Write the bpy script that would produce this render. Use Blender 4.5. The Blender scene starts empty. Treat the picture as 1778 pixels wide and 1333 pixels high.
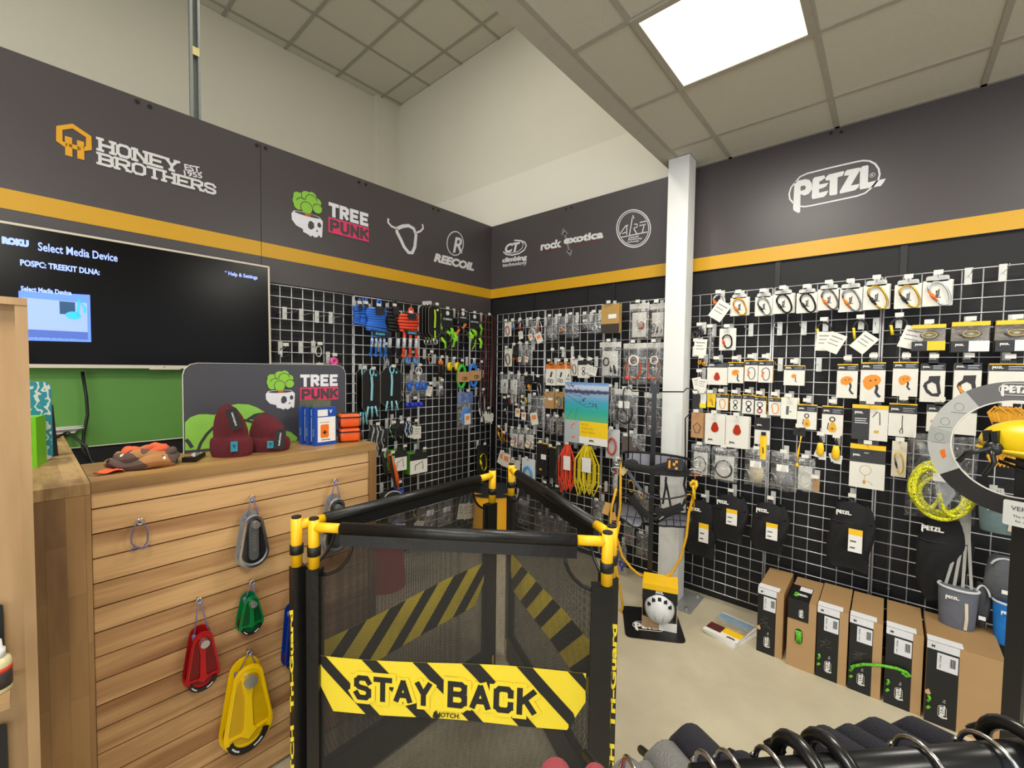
import bpy, math, random
from mathutils import Vector, Matrix
from mathutils.geometry import tessellate_polygon
sc = bpy.context.scene
RN = random.Random(7)
# ---------------------------------------------------------------- camera, world, lights, exposure
FPX, YAW, PITCH, ROLL = 747.32, .7196, .0383, .0134
CAM = Vector((3.2172, -3.3126, 1.6729))
fw = Vector((-math.sin(YAW)*math.cos(PITCH), math.cos(YAW)*math.cos(PITCH), -math.sin(PITCH)))
r0 = Vector((math.cos(YAW), math.sin(YAW), 0)); u0 = r0.cross(fw)
rt = r0*math.cos(ROLL)+u0*math.sin(ROLL); up = -r0*math.sin(ROLL)+u0*math.cos(ROLL)
cd = bpy.data.cameras.new('camera'); cam = bpy.data.objects.new('camera', cd); sc.collection.objects.link(cam)
cd.sensor_width = 36; cd.lens = FPX/1778*36; cd.clip_start = .01
cam.matrix_world = Matrix(((rt.x, up.x, -fw.x, CAM.x), (rt.y, up.y, -fw.y, CAM.y), (rt.z, up.z, -fw.z, CAM.z), (0, 0, 0, 1)))
sc.camera = cam
w = bpy.data.worlds.new('world'); sc.world = w; w.use_nodes = True
w.node_tree.nodes['Background'].inputs[0].default_value = (.93, .96, 1, 1)
w.node_tree.nodes['Background'].inputs[1].default_value = .7
sc.view_settings.view_transform = 'Standard'; sc.view_settings.look = 'None'; sc.view_settings.gamma = 1
sc.view_settings.use_curve_mapping = False; sc.view_settings.exposure = 0.25
def area(name, loc, sx, sy, power, col=(1, .955, .86), rot=(0, 0, 0)):
    l = bpy.data.lights.new(name, 'AREA'); l.shape = 'RECTANGLE'; l.size = sx; l.size_y = sy; l.energy = power; l.color = col
    o = bpy.data.objects.new(name, l); o.location = loc; o.rotation_euler = rot; sc.collection.objects.link(o); return o
# lamps of the ceiling panels (one in view, the rest added out of view), added upper fill lamps, shop window behind
area('ceiling_lamp', (2.625, -1.27, 3.13), .56, .56, 26)
area('ceiling_lamp', (2.625, -3.67, 3.13), .56, .56, 26)  # this and the next two are unseen panel lamps added as fill
area('ceiling_lamp', (4.42, -1.27, 3.13), .56, .56, 22)
area('ceiling_lamp', (4.42, -3.67, 3.13), .56, .56, 26)
area('upper_fill_lamp', (.7, -4.7, 5.05), .56, .56, 62)  # unseen lamps added to brighten the upper walls and high ceiling
area('upper_fill_lamp', (.75, -1.7, 5.05), .56, .56, 20)
area('shop_window_light', (4.2, -6.6, 1.6), 4.5, 2.4, 95, (.88, .94, 1), (math.radians(84), 0, math.radians(8)))

def ray(x, y): return fw + rt*((x-889)/FPX) - up*((y-666.5)/FPX)
def P(x, y, ax, val):
    v = ray(x, y); return CAM + v*((val-CAM[ax])/v[ax])
def PP(x, y, p0, n):
    v = ray(x, y); p0 = Vector(p0); n = Vector(n); return CAM + v*((p0-CAM).dot(n)/v.dot(n))
# ---------------------------------------------------------------- materials
def lin(h):
    h = h.lstrip('#'); c = [int(h[i:i+2], 16)/255 for i in (0, 2, 4)]
    return tuple(x/12.92 if x <= .04045 else ((x+.055)/1.055)**2.4 for x in c) + (1,)
MT = {}
def mt(h, rough=.55, metal=0, var=.08, scale=30, bump=0, emit=0, alpha=1):
    k = (h, rough, metal, var, scale, bump, emit, alpha)
    if k in MT: return MT[k]
    m = bpy.data.materials.new('mat_'+h.strip('#')); m.use_nodes = True; nt = m.node_tree; b = nt.nodes['Principled BSDF']
    c = lin(h)
    tc = nt.nodes.new('ShaderNodeTexCoord'); n = nt.nodes.new('ShaderNodeTexNoise'); n.inputs['Scale'].default_value = scale; n.inputs['Detail'].default_value = 3
    nt.links.new(tc.outputs['Object'], n.inputs['Vector'])
    mx = nt.nodes.new('ShaderNodeMix'); mx.data_type = 'RGBA'
    mx.inputs[6].default_value = tuple(x*(1-var) for x in c[:3])+(1,); mx.inputs[7].default_value = tuple(min(1, x*(1+var)) for x in c[:3])+(1,)
    nt.links.new(n.outputs['Fac'], mx.inputs[0]); nt.links.new(mx.outputs[2], b.inputs['Base Color'])
    b.inputs['Roughness'].default_value = rough; b.inputs['Metallic'].default_value = metal
    if bump:
        bp = nt.nodes.new('ShaderNodeBump'); bp.inputs['Strength'].default_value = bump; bp.inputs['Distance'].default_value = .004
        nt.links.new(n.outputs['Fac'], bp.inputs['Height']); nt.links.new(bp.outputs[0], b.inputs['Normal'])
    if emit:
        b.inputs['Emission Color'].default_value = c; b.inputs['Emission Strength'].default_value = emit
    MT[k] = m; return m
def newmat(name):
    m = bpy.data.materials.new(name); m.use_nodes = True; nt = m.node_tree
    return m, nt, nt.nodes['Principled BSDF'], nt.nodes.new, nt.links.new
def wood(name, c1, c2, dirv, stave=None, grain=1.0, rnd=.0, rough=.5, stain=None):
    """dirv: scale vector (low along the grain)."""
    m, nt, b, N, L = newmat(name)
    tc = N('ShaderNodeTexCoord'); oi = N('ShaderNodeObjectInfo')
    add = N('ShaderNodeVectorMath'); add.operation = 'MULTIPLY_ADD'; add.inputs[1].default_value = (1, 1, 1)
    rv = N('ShaderNodeCombineXYZ')
    mm = N('ShaderNodeMath'); mm.operation = 'MULTIPLY'; mm.inputs[1].default_value = 37
    L(oi.outputs['Random'], mm.inputs[0]); [L(mm.outputs[0], rv.inputs[i]) for i in range(3)]
    L(tc.outputs['Object'], add.inputs[0]); L(rv.outputs[0], add.inputs[2])
    mp = N('ShaderNodeMapping'); mp.inputs['Scale'].default_value = dirv; L(add.outputs[0], mp.inputs['Vector'])
    n1 = N('ShaderNodeTexNoise'); n1.inputs['Scale'].default_value = 3*grain; n1.inputs['Detail'].default_value = 6; n1.inputs['Distortion'].default_value = 1.2
    n2 = N('ShaderNodeTexNoise'); n2.inputs['Scale'].default_value = 14*grain; n2.inputs['Detail'].default_value = 4
    L(mp.outputs[0], n1.inputs['Vector']); L(mp.outputs[0], n2.inputs['Vector'])
    ad = N('ShaderNodeMath'); ad.operation = 'ADD'; L(n1.outputs['Fac'], ad.inputs[0])
    m3 = N('ShaderNodeMath'); m3.operation = 'MULTIPLY'; m3.inputs[1].default_value = .5; L(n2.outputs['Fac'], m3.inputs[0]); L(m3.outputs[0], ad.inputs[1])
    last = ad.outputs[0]
    if stave:
        ss = N('ShaderNodeSeparateXYZ'); L(tc.outputs['Object'], ss.inputs[0]); mp2 = N('ShaderNodeCombineXYZ'); L(ss.outputs[stave[0]], mp2.inputs[0]); L(ss.outputs[stave[1]], mp2.inputs[1])
        br = N('ShaderNodeTexBrick'); br.inputs['Color1'].default_value = (.05, .05, .05, 1); br.inputs['Color2'].default_value = (.42, .42, .42, 1)
        br.inputs['Mortar'].default_value = (.0, .0, .0, 1); br.inputs['Mortar Size'].default_value = .0006; br.inputs['Scale'].default_value = 1
        br.inputs['Brick Width'].default_value = .32; br.inputs['Row Height'].default_value = .042; L(mp2.outputs[0], br.inputs['Vector'])
        a2 = N('ShaderNodeMath'); a2.operation = 'ADD'; L(last, a2.inputs[0]); L(br.outputs['Color'], a2.inputs[1])
        s2 = N('ShaderNodeMath'); s2.operation = 'SUBTRACT'; s2.inputs[1].default_value = .2; L(a2.outputs[0], s2.inputs[0]); last = s2.outputs[0]
    if rnd:
        a3 = N('ShaderNodeMath'); a3.operation = 'MULTIPLY_ADD'; a3.inputs[1].default_value = rnd; L(oi.outputs['Random'], a3.inputs[0]); L(last, a3.inputs[2]); last = a3.outputs[0]
    cr = N('ShaderNodeValToRGB'); cr.color_ramp.elements[0].position = .45; cr.color_ramp.elements[0].color = lin(c1); cr.color_ramp.elements[1].position = 1.05; cr.color_ramp.elements[1].color = lin(c2)
    L(last, cr.inputs[0]); colr = cr.outputs[0]
    if stain:
        n3 = N('ShaderNodeTexNoise'); n3.inputs['Scale'].default_value = 2.4; n3.inputs['Detail'].default_value = 3; n3.inputs['Distortion'].default_value = .8; L(mp.outputs[0], n3.inputs['Vector'])
        ml = N('ShaderNodeMapRange'); ml.inputs['From Min'].default_value = .53; ml.inputs['From Max'].default_value = .7; ml.inputs['To Max'].default_value = .85; L(n3.outputs['Fac'], ml.inputs[0])
        mxs = N('ShaderNodeMix'); mxs.data_type = 'RGBA'; mxs.inputs[7].default_value = lin(stain); L(ml.outputs[0], mxs.inputs[0]); L(colr, mxs.inputs[6]); colr = mxs.outputs[2]
    L(colr, b.inputs['Base Color']); b.inputs['Roughness'].default_value = rough
    bp = N('ShaderNodeBump'); bp.inputs['Strength'].default_value = .15; bp.inputs['Distance'].default_value = .002; L(n2.outputs['Fac'], bp.inputs['Height']); L(bp.outputs[0], b.inputs['Normal'])
    return m
def plastic_film(nm='clear_film', lo=.1, hi=.5):
    m, nt, b, N, L = newmat(nm)
    out = nt.nodes['Material Output']; nt.nodes.remove(b)
    t = N('ShaderNodeBsdfTransparent'); t.inputs[0].default_value = (.93, .93, .93, 1)
    g = N('ShaderNodeBsdfGlossy'); g.inputs['Roughness'].default_value = .16
    d = N('ShaderNodeBsdfDiffuse'); d.inputs[0].default_value = (.8, .8, .8, 1)
    tc = N('ShaderNodeTexCoord'); n = N('ShaderNodeTexNoise'); n.inputs['Scale'].default_value = 26; n.inputs['Detail'].default_value = 3; n.inputs['Distortion'].default_value = 1.5
    L(tc.outputs['Object'], n.inputs['Vector'])
    bp = N('ShaderNodeBump'); bp.inputs['Distance'].default_value = .02; L(n.outputs['Fac'], bp.inputs['Height']); L(bp.outputs[0], g.inputs['Normal'])
    m1 = N('ShaderNodeMixShader'); m1.inputs[0].default_value = .45; L(g.outputs[0], m1.inputs[1]); L(d.outputs[0], m1.inputs[2])
    cr = N('ShaderNodeMapRange'); cr.inputs['From Min'].default_value = .35; cr.inputs['From Max'].default_value = .75; cr.inputs['To Min'].default_value = lo; cr.inputs['To Max'].default_value = hi
    L(n.outputs['Fac'], cr.inputs[0])
    m2 = N('ShaderNodeMixShader'); L(cr.outputs[0], m2.inputs[0]); L(t.outputs[0], m2.inputs[1]); L(m1.outputs[0], m2.inputs[2]); L(m2.outputs[0], out.inputs[0])
    return m
def rope_mat(c1, c2, scale=160, thr=.62):
    m, nt, b, N, L = newmat('rope_fleck')
    tc = N('ShaderNodeTexCoord'); v = N('ShaderNodeTexVoronoi'); v.inputs['Scale'].default_value = scale; L(tc.outputs['Object'], v.inputs['Vector'])
    sp = N('ShaderNodeSeparateColor'); L(v.outputs['Color'], sp.inputs[0])
    cr = N('ShaderNodeValToRGB'); cr.color_ramp.interpolation = 'CONSTANT'; cr.color_ramp.elements[0].color = lin(c1); cr.color_ramp.elements[1].color = lin(c2); cr.color_ramp.elements[1].position = thr
    L(sp.outputs[0], cr.inputs[0]); L(cr.outputs[0], b.inputs['Base Color']); b.inputs['Roughness'].default_value = .8
    return m
def net_mat():
    m, nt, b, N, L = newmat('black_net'); out = nt.nodes['Material Output']
    b.inputs['Base Color'].default_value = (.03, .027, .022, 1); b.inputs['Roughness'].default_value = .8
    tc = N('ShaderNodeTexCoord'); sp = N('ShaderNodeSeparateXYZ'); L(tc.outputs['Object'], sp.inputs[0]); vals = []
    for ax in (0, 2):
        a = N('ShaderNodeMath'); a.operation = 'MULTIPLY'; a.inputs[1].default_value = 1/.0042; L(sp.outputs[ax], a.inputs[0])
        f = N('ShaderNodeMath'); f.operation = 'FRACT'; L(a.outputs[0], f.inputs[0])
        g = N('ShaderNodeMath'); g.operation = 'LESS_THAN'; g.inputs[1].default_value = .27; L(f.outputs[0], g.inputs[0]); vals.append(g)
    mx = N('ShaderNodeMath'); mx.operation = 'MAXIMUM'; L(vals[0].outputs[0], mx.inputs[0]); L(vals[1].outputs[0], mx.inputs[1])
    t = N('ShaderNodeBsdfTransparent'); ms = N('ShaderNodeMixShader'); L(mx.outputs[0], ms.inputs[0]); L(t.outputs[0], ms.inputs[1]); L(b.outputs[0], ms.inputs[2]); L(ms.outputs[0], out.inputs[0])
    return m
FILM = plastic_film(); MIDFILM = plastic_film('soft_film', .05, .3); CLEAR = plastic_film('clear_window_film', .03, .12)
WHITE = mt('#e6e4de'); BLACK = mt('#0d0d0d', .5); DARK = mt('#1a1a1c', .6); GREYM = mt('#9a9a9c', .3, .9); CHROME = mt('#d0d0d2', .18, 1, .02)
YEL = mt('#f2c010', .45); ORG = mt('#e8741a', .45); STEEL = mt('#b9b9bd', .3, .85, .03); CLOTH = mt('#121214', .85, 0, .25, 60, .5)
# ---------------------------------------------------------------- mesh builder
class B:
    def __init__(s): s.v = []; s.f = []
    def box(s, x0, x1, y0, y1, z0, z1):
        n = len(s.v); s.v += [(x, y, z) for x in (x0, x1) for y in (y0, y1) for z in (z0, z1)]
        s.f += [tuple(n+i for i in q) for q in ((0, 1, 3, 2), (4, 6, 7, 5), (0, 4, 5, 1), (2, 3, 7, 6), (0, 2, 6, 4), (1, 5, 7, 3))]; return s
    def hull8(s, pts):   # eight corners in box order
        n = len(s.v); s.v += [tuple(p) for p in pts]
        s.f += [tuple(n+i for i in q) for q in ((0, 1, 3, 2), (4, 6, 7, 5), (0, 4, 5, 1), (2, 3, 7, 6), (0, 2, 6, 4), (1, 5, 7, 3))]; return s
    def tube(s, pts, r, n=8, closed=False, flat=1.0, nrm=None):
        pts = [Vector(p) for p in pts]; m = len(pts); rings = []
        ref = None
        for i, p in enumerate(pts):
            a = pts[(i-1) % m] if (closed or i > 0) else p; c = pts[(i+1) % m] if (closed or i < m-1) else p
            t = (c-a)
            if t.length < 1e-9: t = Vector((0, 0, 1))
            t.normalize()
            if nrm is not None:
                sd = t.cross(Vector(nrm))
                if sd.length < 1e-6: sd = Vector((1, 0, 0))
                sd.normalize(); o = sd.cross(t)
            else:
                if ref is None:
                    ref = Vector((0, 0, 1)) if abs(t.z) < .9 else Vector((1, 0, 0))
                o = (ref - t*ref.dot(t))
                if o.length < 1e-6: o = t.orthogonal()
                o.normalize(); ref = o; sd = t.cross(o)
            rr = r[i] if isinstance(r, (list, tuple)) else r
            b0 = len(s.v)
            for k in range(n):
                an = 2*math.pi*k/n; s.v.append(tuple(p + sd*(math.cos(an)*rr) + o*(math.sin(an)*rr*flat)))
            rings.append(b0)
        for i in range(m if closed else m-1):
            a, c = rings[i], rings[(i+1) % m]
            for k in range(n): s.f.append((a+k, a+(k+1) % n, c+(k+1) % n, c+k))
        if not closed:
            s.f.append(tuple(rings[0]+k for k in range(n))[::-1]); s.f.append(tuple(rings[-1]+k for k in range(n)))
        return s
    def strap(s, pts, wd, th, nrm): return s.tube(pts, wd/2, 4, False, th/wd, nrm)
    def cyl(s, p, q, r, n=16, r2=None): return s.tube([p, q], [r, r if r2 is None else r2], n)
    def lathe(s, prof, n=20, c=(0, 0, 0), sx=1, sy=1):
        b0 = len(s.v)
        for (r, z) in prof:
            for k in range(n):
                a = 2*math.pi*k/n; s.v.append((c[0]+math.cos(a)*r*sx, c[1]+math.sin(a)*r*sy, c[2]+z))
        for i in range(len(prof)-1):
            for k in range(n): s.f.append((b0+i*n+k, b0+i*n+(k+1) % n, b0+(i+1)*n+(k+1) % n, b0+(i+1)*n+k))
        s.f.append(tuple(b0+k for k in range(n))[::-1]); s.f.append(tuple(b0+(len(prof)-1)*n+k for k in range(n))); return s
    def prism(s, polys, y0, y1):    # outlines in (x,z), first outer then holes
        if isinstance(polys[0][0], (int, float)): polys = [polys]
        tri = tessellate_polygon([[Vector((p[0], p[1], 0)) for p in q] for q in polys]); fl = [p for q in polys for p in q]
        n = len(s.v); k = len(fl); s.v += [(p[0], y0, p[1]) for p in fl] + [(p[0], y1, p[1]) for p in fl]
        for t in tri: s.f.append((n+t[0], n+t[1], n+t[2])); s.f.append((n+k+t[2], n+k+t[1], n+k+t[0]))
        o = 0
        for q in polys:
            for i in range(len(q)):
                a = n+o+i; c = n+o+(i+1) % len(q); s.f.append((a, c, c+k, a+k))
            o += len(q)
        return s
    def stroke(s, pts, wd, y0, y1, closed=False):
        pts = [Vector((p[0], p[1])) for p in pts]; m = len(pts); L, Rr = [], []
        for i in range(m):
            a = pts[(i-1) % m] if (closed or i) else pts[i]; c = pts[(i+1) % m] if (closed or i < m-1) else pts[i]
            t = c-a
            if t.length < 1e-9: t = Vector((1, 0))
            t.normalize(); nn = Vector((-t.y, t.x))*wd/2; L.append(pts[i]+nn); Rr.append(pts[i]-nn)
        for i in range(m if closed else m-1):
            j = (i+1) % m
            s.hull8([(Rr[i].x, y0, Rr[i].y), (L[i].x, y0, L[i].y), (Rr[i].x, y1, Rr[i].y), (L[i].x, y1, L[i].y), (Rr[j].x, y0, Rr[j].y), (L[j].x, y0, L[j].y), (Rr[j].x, y1, Rr[j].y), (L[j].x, y1, L[j].y)])
        return s
    def surf(s, fn, nu, nv, closed_u=False):
        b0 = len(s.v); m = nu if closed_u else nu+1
        for j in range(nv+1):
            for i in range(m): s.v.append(tuple(fn(i/nu, j/nv)))
        for j in range(nv):
            for i in range(nu): s.f.append((b0+j*m+i, b0+j*m+(i+1) % m, b0+(j+1)*m+(i+1) % m, b0+(j+1)*m+i))
        return s
    def mesh(s, mat, smooth=False):
        me = bpy.data.meshes.new('m'); me.from_pydata(s.v, [], s.f); me.materials.append(mat)
        if smooth: me.polygons.foreach_set('use_smooth', [True]*len(me.polygons))
        me.update(); return me
def link(name, data, parent=None, loc=None, rz=None):
    o = bpy.data.objects.new(name, data); sc.collection.objects.link(o)
    if parent: o.parent = parent
    if loc is not None: o.location = loc
    if rz: o.rotation_euler[2] = rz
    return o
def obj(name, b, mat, parent=None, smooth=False, loc=None, label=None, recalc=True):
    me = b.mesh(mat, smooth)
    if recalc and len(me.polygons) < 60000:
        import bmesh
        bm = bmesh.new(); bm.from_mesh(me); bmesh.ops.recalc_face_normals(bm, faces=bm.faces); bm.to_mesh(me); bm.free()
    o = link(name, me, parent, loc)
    if label: o['label'] = label
    return o
def tag(o, label=None, cat=None, group=None, kind=None):
    if label: o['label'] = label
    if cat: o['category'] = cat
    if group: o['group'] = group
    if kind: o['kind'] = kind
    return o
def thing(name, label, cat, loc=(0, 0, 0), rz=0, group=None):
    o = link(name, None, None, loc, rz); o.empty_display_size = .05; return tag(o, label, cat, group)
def rrect(w, h, r, cx=0, cz=0, n=3):
    p = []
    for (sx, sz, a0) in ((1, 1, 0), (-1, 1, 90), (-1, -1, 180), (1, -1, 270)):
        for k in range(n+1):
            a = math.radians(a0+90*k/n); p.append((cx+sx*(w/2-r)+r*math.cos(a), cz+sz*(h/2-r)+r*math.sin(a)))
    return p
def ell(cx, cz, rx, rz_, n=20, a0=0, a1=360): return [(cx+rx*math.cos(math.radians(a0+(a1-a0)*k/n)), cz+rz_*math.sin(math.radians(a0+(a1-a0)*k/n))) for k in range(n+(0 if a1-a0 == 360 else 1))]
TX = {}
def text_data(s, shear=0, bold=0):
    k = (s, shear, bold)
    if k in TX: return TX[k]
    cu = bpy.data.curves.new('t', 'FONT'); cu.body = s; cu.shear = shear; cu.offset = bold; cu.extrude = .0; cu.resolution_u = 3
    o = bpy.data.objects.new('t', cu); sc.collection.objects.link(o); bpy.context.view_layer.update()
    me = bpy.data.meshes.new_from_object(o.evaluated_get(bpy.context.evaluated_depsgraph_get())); bpy.data.objects.remove(o)
    xs = [v.co.x for v in me.vertices]; ys = [v.co.y for v in me.vertices]; x0, x1, y0, y1 = min(xs), max(xs), min(ys), max(ys)
    TX[k] = ([((v.co.x-x0)/(x1-x0)-.5, (v.co.y-y0)/(y1-y0)-.5) for v in me.vertices], [tuple(p.vertices) for p in me.polygons], (x1-x0)/(y1-y0)); return TX[k]
TM = {}
def text(parent, s, cx, y, cz, w=None, h=None, mat=WHITE, shear=0, bold=.02, th=.0008, rot=0, name='lettering', pts=None, maxw=None):
    V, Fc, asp = text_data(s, shear, bold)
    if w is None: w = h*asp
    if h is None: h = w/asp
    if maxw and w > maxw: h *= maxw/w; w = maxw
    k = (s, shear, bold, mat.name)
    if k not in TM:
        me = bpy.data.meshes.new('m'); me.from_pydata([(a, 0, b) for a, b in V], [], [f for f in Fc]); me.materials.append(mat); me.update(); TM[k] = me
    o = link(name, TM[k], parent, (cx, y-th, cz)); o.scale = (w, 1, h); o.rotation_euler[1] = -rot
    return o
# brand oval logo mesh traced as plain polygons, unit width 1 (x) centred
def _tr(pts): return [((x-920)/1300, -(y-560)/1300*(1778/1778)-(0)+ (x-920)/1300*.235*-1*-1*0) for x, y in pts]
LET = [[[(320,540),(350,520),(470,495),(530,505),(565,560),(565,640),(520,700),(460,725),(405,705),(400,950),(385,968),(360,965),(305,930),(300,900)],[(405,595),(460,583),(482,605),(470,640),(405,660)]],
 [[(575,500),(600,470),(740,440),(750,475),(700,515),(668,530),(668,570),(795,545),(770,590),(730,615),(665,635),(665,685),(795,655),(770,710),(730,745),(580,775),(560,760)]],
 [[(750,480),(800,430),(1010,380),(1015,410),(990,450),(925,468),(920,700),(900,715),(815,725),(808,700),(815,510),(760,515)]],
 [[(1030,390),(1060,365),(1240,330),(1245,360),(1110,585),(1230,560),(1215,610),(1170,650),(965,697),(950,680),(960,655),(1085,440),(1015,450)]],
 [[(1240,350),(1270,315),(1345,298),(1358,310),(1350,540),(1600,485),(1570,540),(1530,590),(1240,640),(1232,620)]]]
CAPS = [(400,875),(460,880),(560,865),(800,815),(1200,730),(1310,690),(1410,605),(1495,500),(1515,430),(1500,350),(1450,280),(1370,240),(1280,235),(1200,248),(820,335),(500,415),(400,460),(325,545),(270,615),(245,700),(255,775),(305,830)]
def unskew(x, y):   # crop pixels of the sign -> flat logo coordinates via the wall plane
    q = P(1340+x/8.08, 250+y/8.08, 1, 0); return (q.x, q.z)
LP = [[[unskew(*p) for p in poly] for poly in l] for l in LET]; CP = [unskew(*p) for p in CAPS]
_xs = [p[0] for l in LP for q in l for p in q]; _zs = [p[1] for l in LP for q in l for p in q]
LCX, LCZ, LW = (min(_xs)+max(_xs))/2, (min(_zs)+max(_zs))/2, max(_xs)-min(_xs)
LP = [[[((a-LCX)/LW, (b-LCZ)/LW) for a, b in q] for q in l] for l in LP]; CP = [((a-LCX)/LW, (b-LCZ)/LW) for a, b in CP]
def logo_b(out=True, wd=.012):
    b = B()
    for l in LP: b.prism(l, -.001, 0)
    if out: b.stroke(CP, wd, -.001, 0)
    return b
LM = {}
def logo(parent, cx, y, cz, w, mat=WHITE, out=False, rot=0, name='logo'):
    k = (mat.name, out)
    if k not in LM: LM[k] = logo_b(out, .02 if out else 0).mesh(mat)
    o = link(name, LM[k], parent, (cx, y, cz)); o.scale = (w, 1, w); o.rotation_euler[1] = -rot; return o

GL = {'H': [[(0,0),(0,1)],[(1,0),(1,1)],[(0,.5),(1,.5)]], 'O': [[(.25,0),(.75,0),(1,.2),(1,.8),(.75,1),(.25,1),(0,.8),(0,.2),(.25,0)]], 'N': [[(0,0),(0,1)],[(0,1),(1,0)],[(1,0),(1,1)]],
 'E': [[(0,0),(0,1)],[(0,1),(.95,1)],[(0,0),(.95,0)],[(0,.5),(.8,.5)]], 'Y': [[(0,1),(.5,.45)],[(1,1),(.5,.45)],[(.5,.45),(.5,0)]],
 'B': [[(0,0),(0,1)],[(0,1),(.75,1),(.98,.88),(.98,.66),(.75,.53),(0,.53)],[(.75,.53),(1,.38),(1,.14),(.75,0),(0,0)]], 'R': [[(0,0),(0,1)],[(0,1),(.75,1),(1,.86),(1,.62),(.75,.47),(0,.47)],[(.5,.47),(1,0)]],
 'T': [[(-.05,1),(1.05,1)],[(.5,1),(.5,0)]], 'S': [[(1,.8),(.8,1),(.2,1),(0,.85),(0,.66),(.2,.54),(.8,.46),(1,.34),(1,.15),(.8,0),(.2,0),(0,.2)]],
 'A': [[(-.05,0),(.5,1.0)],[(.5,1.0),(1.05,0)],[(.2,.3),(.8,.3)]], 'C': [[(1,.72),(1,.85),(.8,1),(.2,1),(0,.85),(0,.15),(.2,0),(.8,0),(1,.15),(1,.28)]], 'K': [[(0,0),(0,1)],[(0,.4),(1,1)],[(.35,.6),(1,0)]],
 'P': [[(0,0),(0,1)],[(0,1),(.75,1),(1,.86),(1,.58),(.75,.42),(0,.42)]], 'U': [[(0,1),(0,.2),(.25,0),(.75,0),(1,.2),(1,1)]], 'K2': []}
def glyphs(s, W, H, th, serif=False, fill=.72, y0=-.001, y1=0, rise=0):
    b = B(); n = len(s); cw = W/n; lw = cw*fill-th; hh = H-th
    for i, ch in enumerate(s):
        x0 = i*cw+(cw-lw)/2; z0 = th/2+rise*(i+.5)/n
        for line in GL.get(ch, []):
            for k in range(len(line)-1):
                a = Vector((x0+line[k][0]*lw, z0+line[k][1]*hh)); c = Vector((x0+line[k+1][0]*lw, z0+line[k+1][1]*hh)); d = (c-a).normalized()
                e1 = th*.5 if (k == 0 and ch not in 'AYKR') or abs(d.x) < .01 else th*.22; e2 = th*.5 if (k == len(line)-2 and ch not in 'AYKR') or abs(d.x) < .01 else th*.22
                b.stroke([tuple(a-d*e1), tuple(c+d*e2)], th, y0-len(b.f)*4e-6, y1)
            if serif:
                for p in (line[0], line[-1]):
                    if p[1] in (0, 1) and (len(line) == 2) and not (ch == 'E' and p[0] == 0 and False) and ch in 'HNYRTBK' and not (ch in 'BR' and p[0] > .3 and p[1] == 1) and not (ch == 'T' and p[1] == 1):
                        cx = x0+p[0]*lw; cz = z0+p[1]*hh+(-.5 if p[1] == 1 else .5)*th*.0; b.box(cx-th*1.05, cx+th*1.05, y0-len(b.f)*4e-6, y1, cz-th*.45, cz+th*.45)
    return b
# ---------------------------------------------------------------- room
SIGN = mt('#484244', .42, 0, .05, 4); STRIPE = mt('#cf9c16', .45, 0, .03, 5); PAINT = mt('#dcd8c9', .75, 0, .025, 3); WALL_PALE = mt('#e6e2d4', .75, 0, .02, 3)
LOWB = mt('#0e0e10', .65, 0, .1, 6); LOGOW = mt('#d9d9d9', .5); GREEN = mt('#5d9440', .6, 0, .1, 3); LIME = mt('#8fd62f', .5); PINK = mt('#e2386a', .5)
def struct(name, b, m, parent=None):
    o = obj(name, b, m, parent)
    if parent is None: o['kind'] = 'structure'
    return o
fm, nt, b_, N, L_ = newmat('floor_screed')
tc = N('ShaderNodeTexCoord'); n1 = N('ShaderNodeTexNoise'); n1.inputs['Scale'].default_value = 1.6; n1.inputs['Detail'].default_value = 8; n1.inputs['Roughness'].default_value = .65
L_(tc.outputs['Object'], n1.inputs['Vector']); cr = N('ShaderNodeValToRGB'); cr.color_ramp.elements[0].position = .3; cr.color_ramp.elements[0].color = lin('#b0a58c'); cr.color_ramp.elements[1].position = .72; cr.color_ramp.elements[1].color = lin('#c9c0a7')
L_(n1.outputs['Fac'], cr.inputs[0]); L_(cr.outputs[0], b_.inputs['Base Color']); b_.inputs['Roughness'].default_value = .42
struct('floor', B().box(-2, 6.5, -8, .1, -.06, 0), fm)
wl = struct('wall_left', B().box(-.11, -.014, -7, .0, 0, 3.15), LOWB)
wb = struct('wall_back', B().box(-.11, 6.5, .02, .049, 0, 3.15), LOWB)
struct('wall_upper_back', B().box(-2, 6.5, .05, .15, 0, 5.2), PAINT)
struct('wall_upper_left', B().box(-2, -1.85, -8, .05, 0, 5.2), PAINT)
struct('trim_1', B().box(-1.85, -1.79, -.28, .05, 0, 5.2), PAINT)
struct('wall_pale_band', B().box(-1.79, 1.94, .044, .05, 3.0, 3.63), WALL_PALE)  # lower band of the upper back wall, slightly proud and lighter in tone
struct('wall_fascia', B().box(1.94, 2.0, -8, .05, 3.17, 5.2), PAINT)
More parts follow.
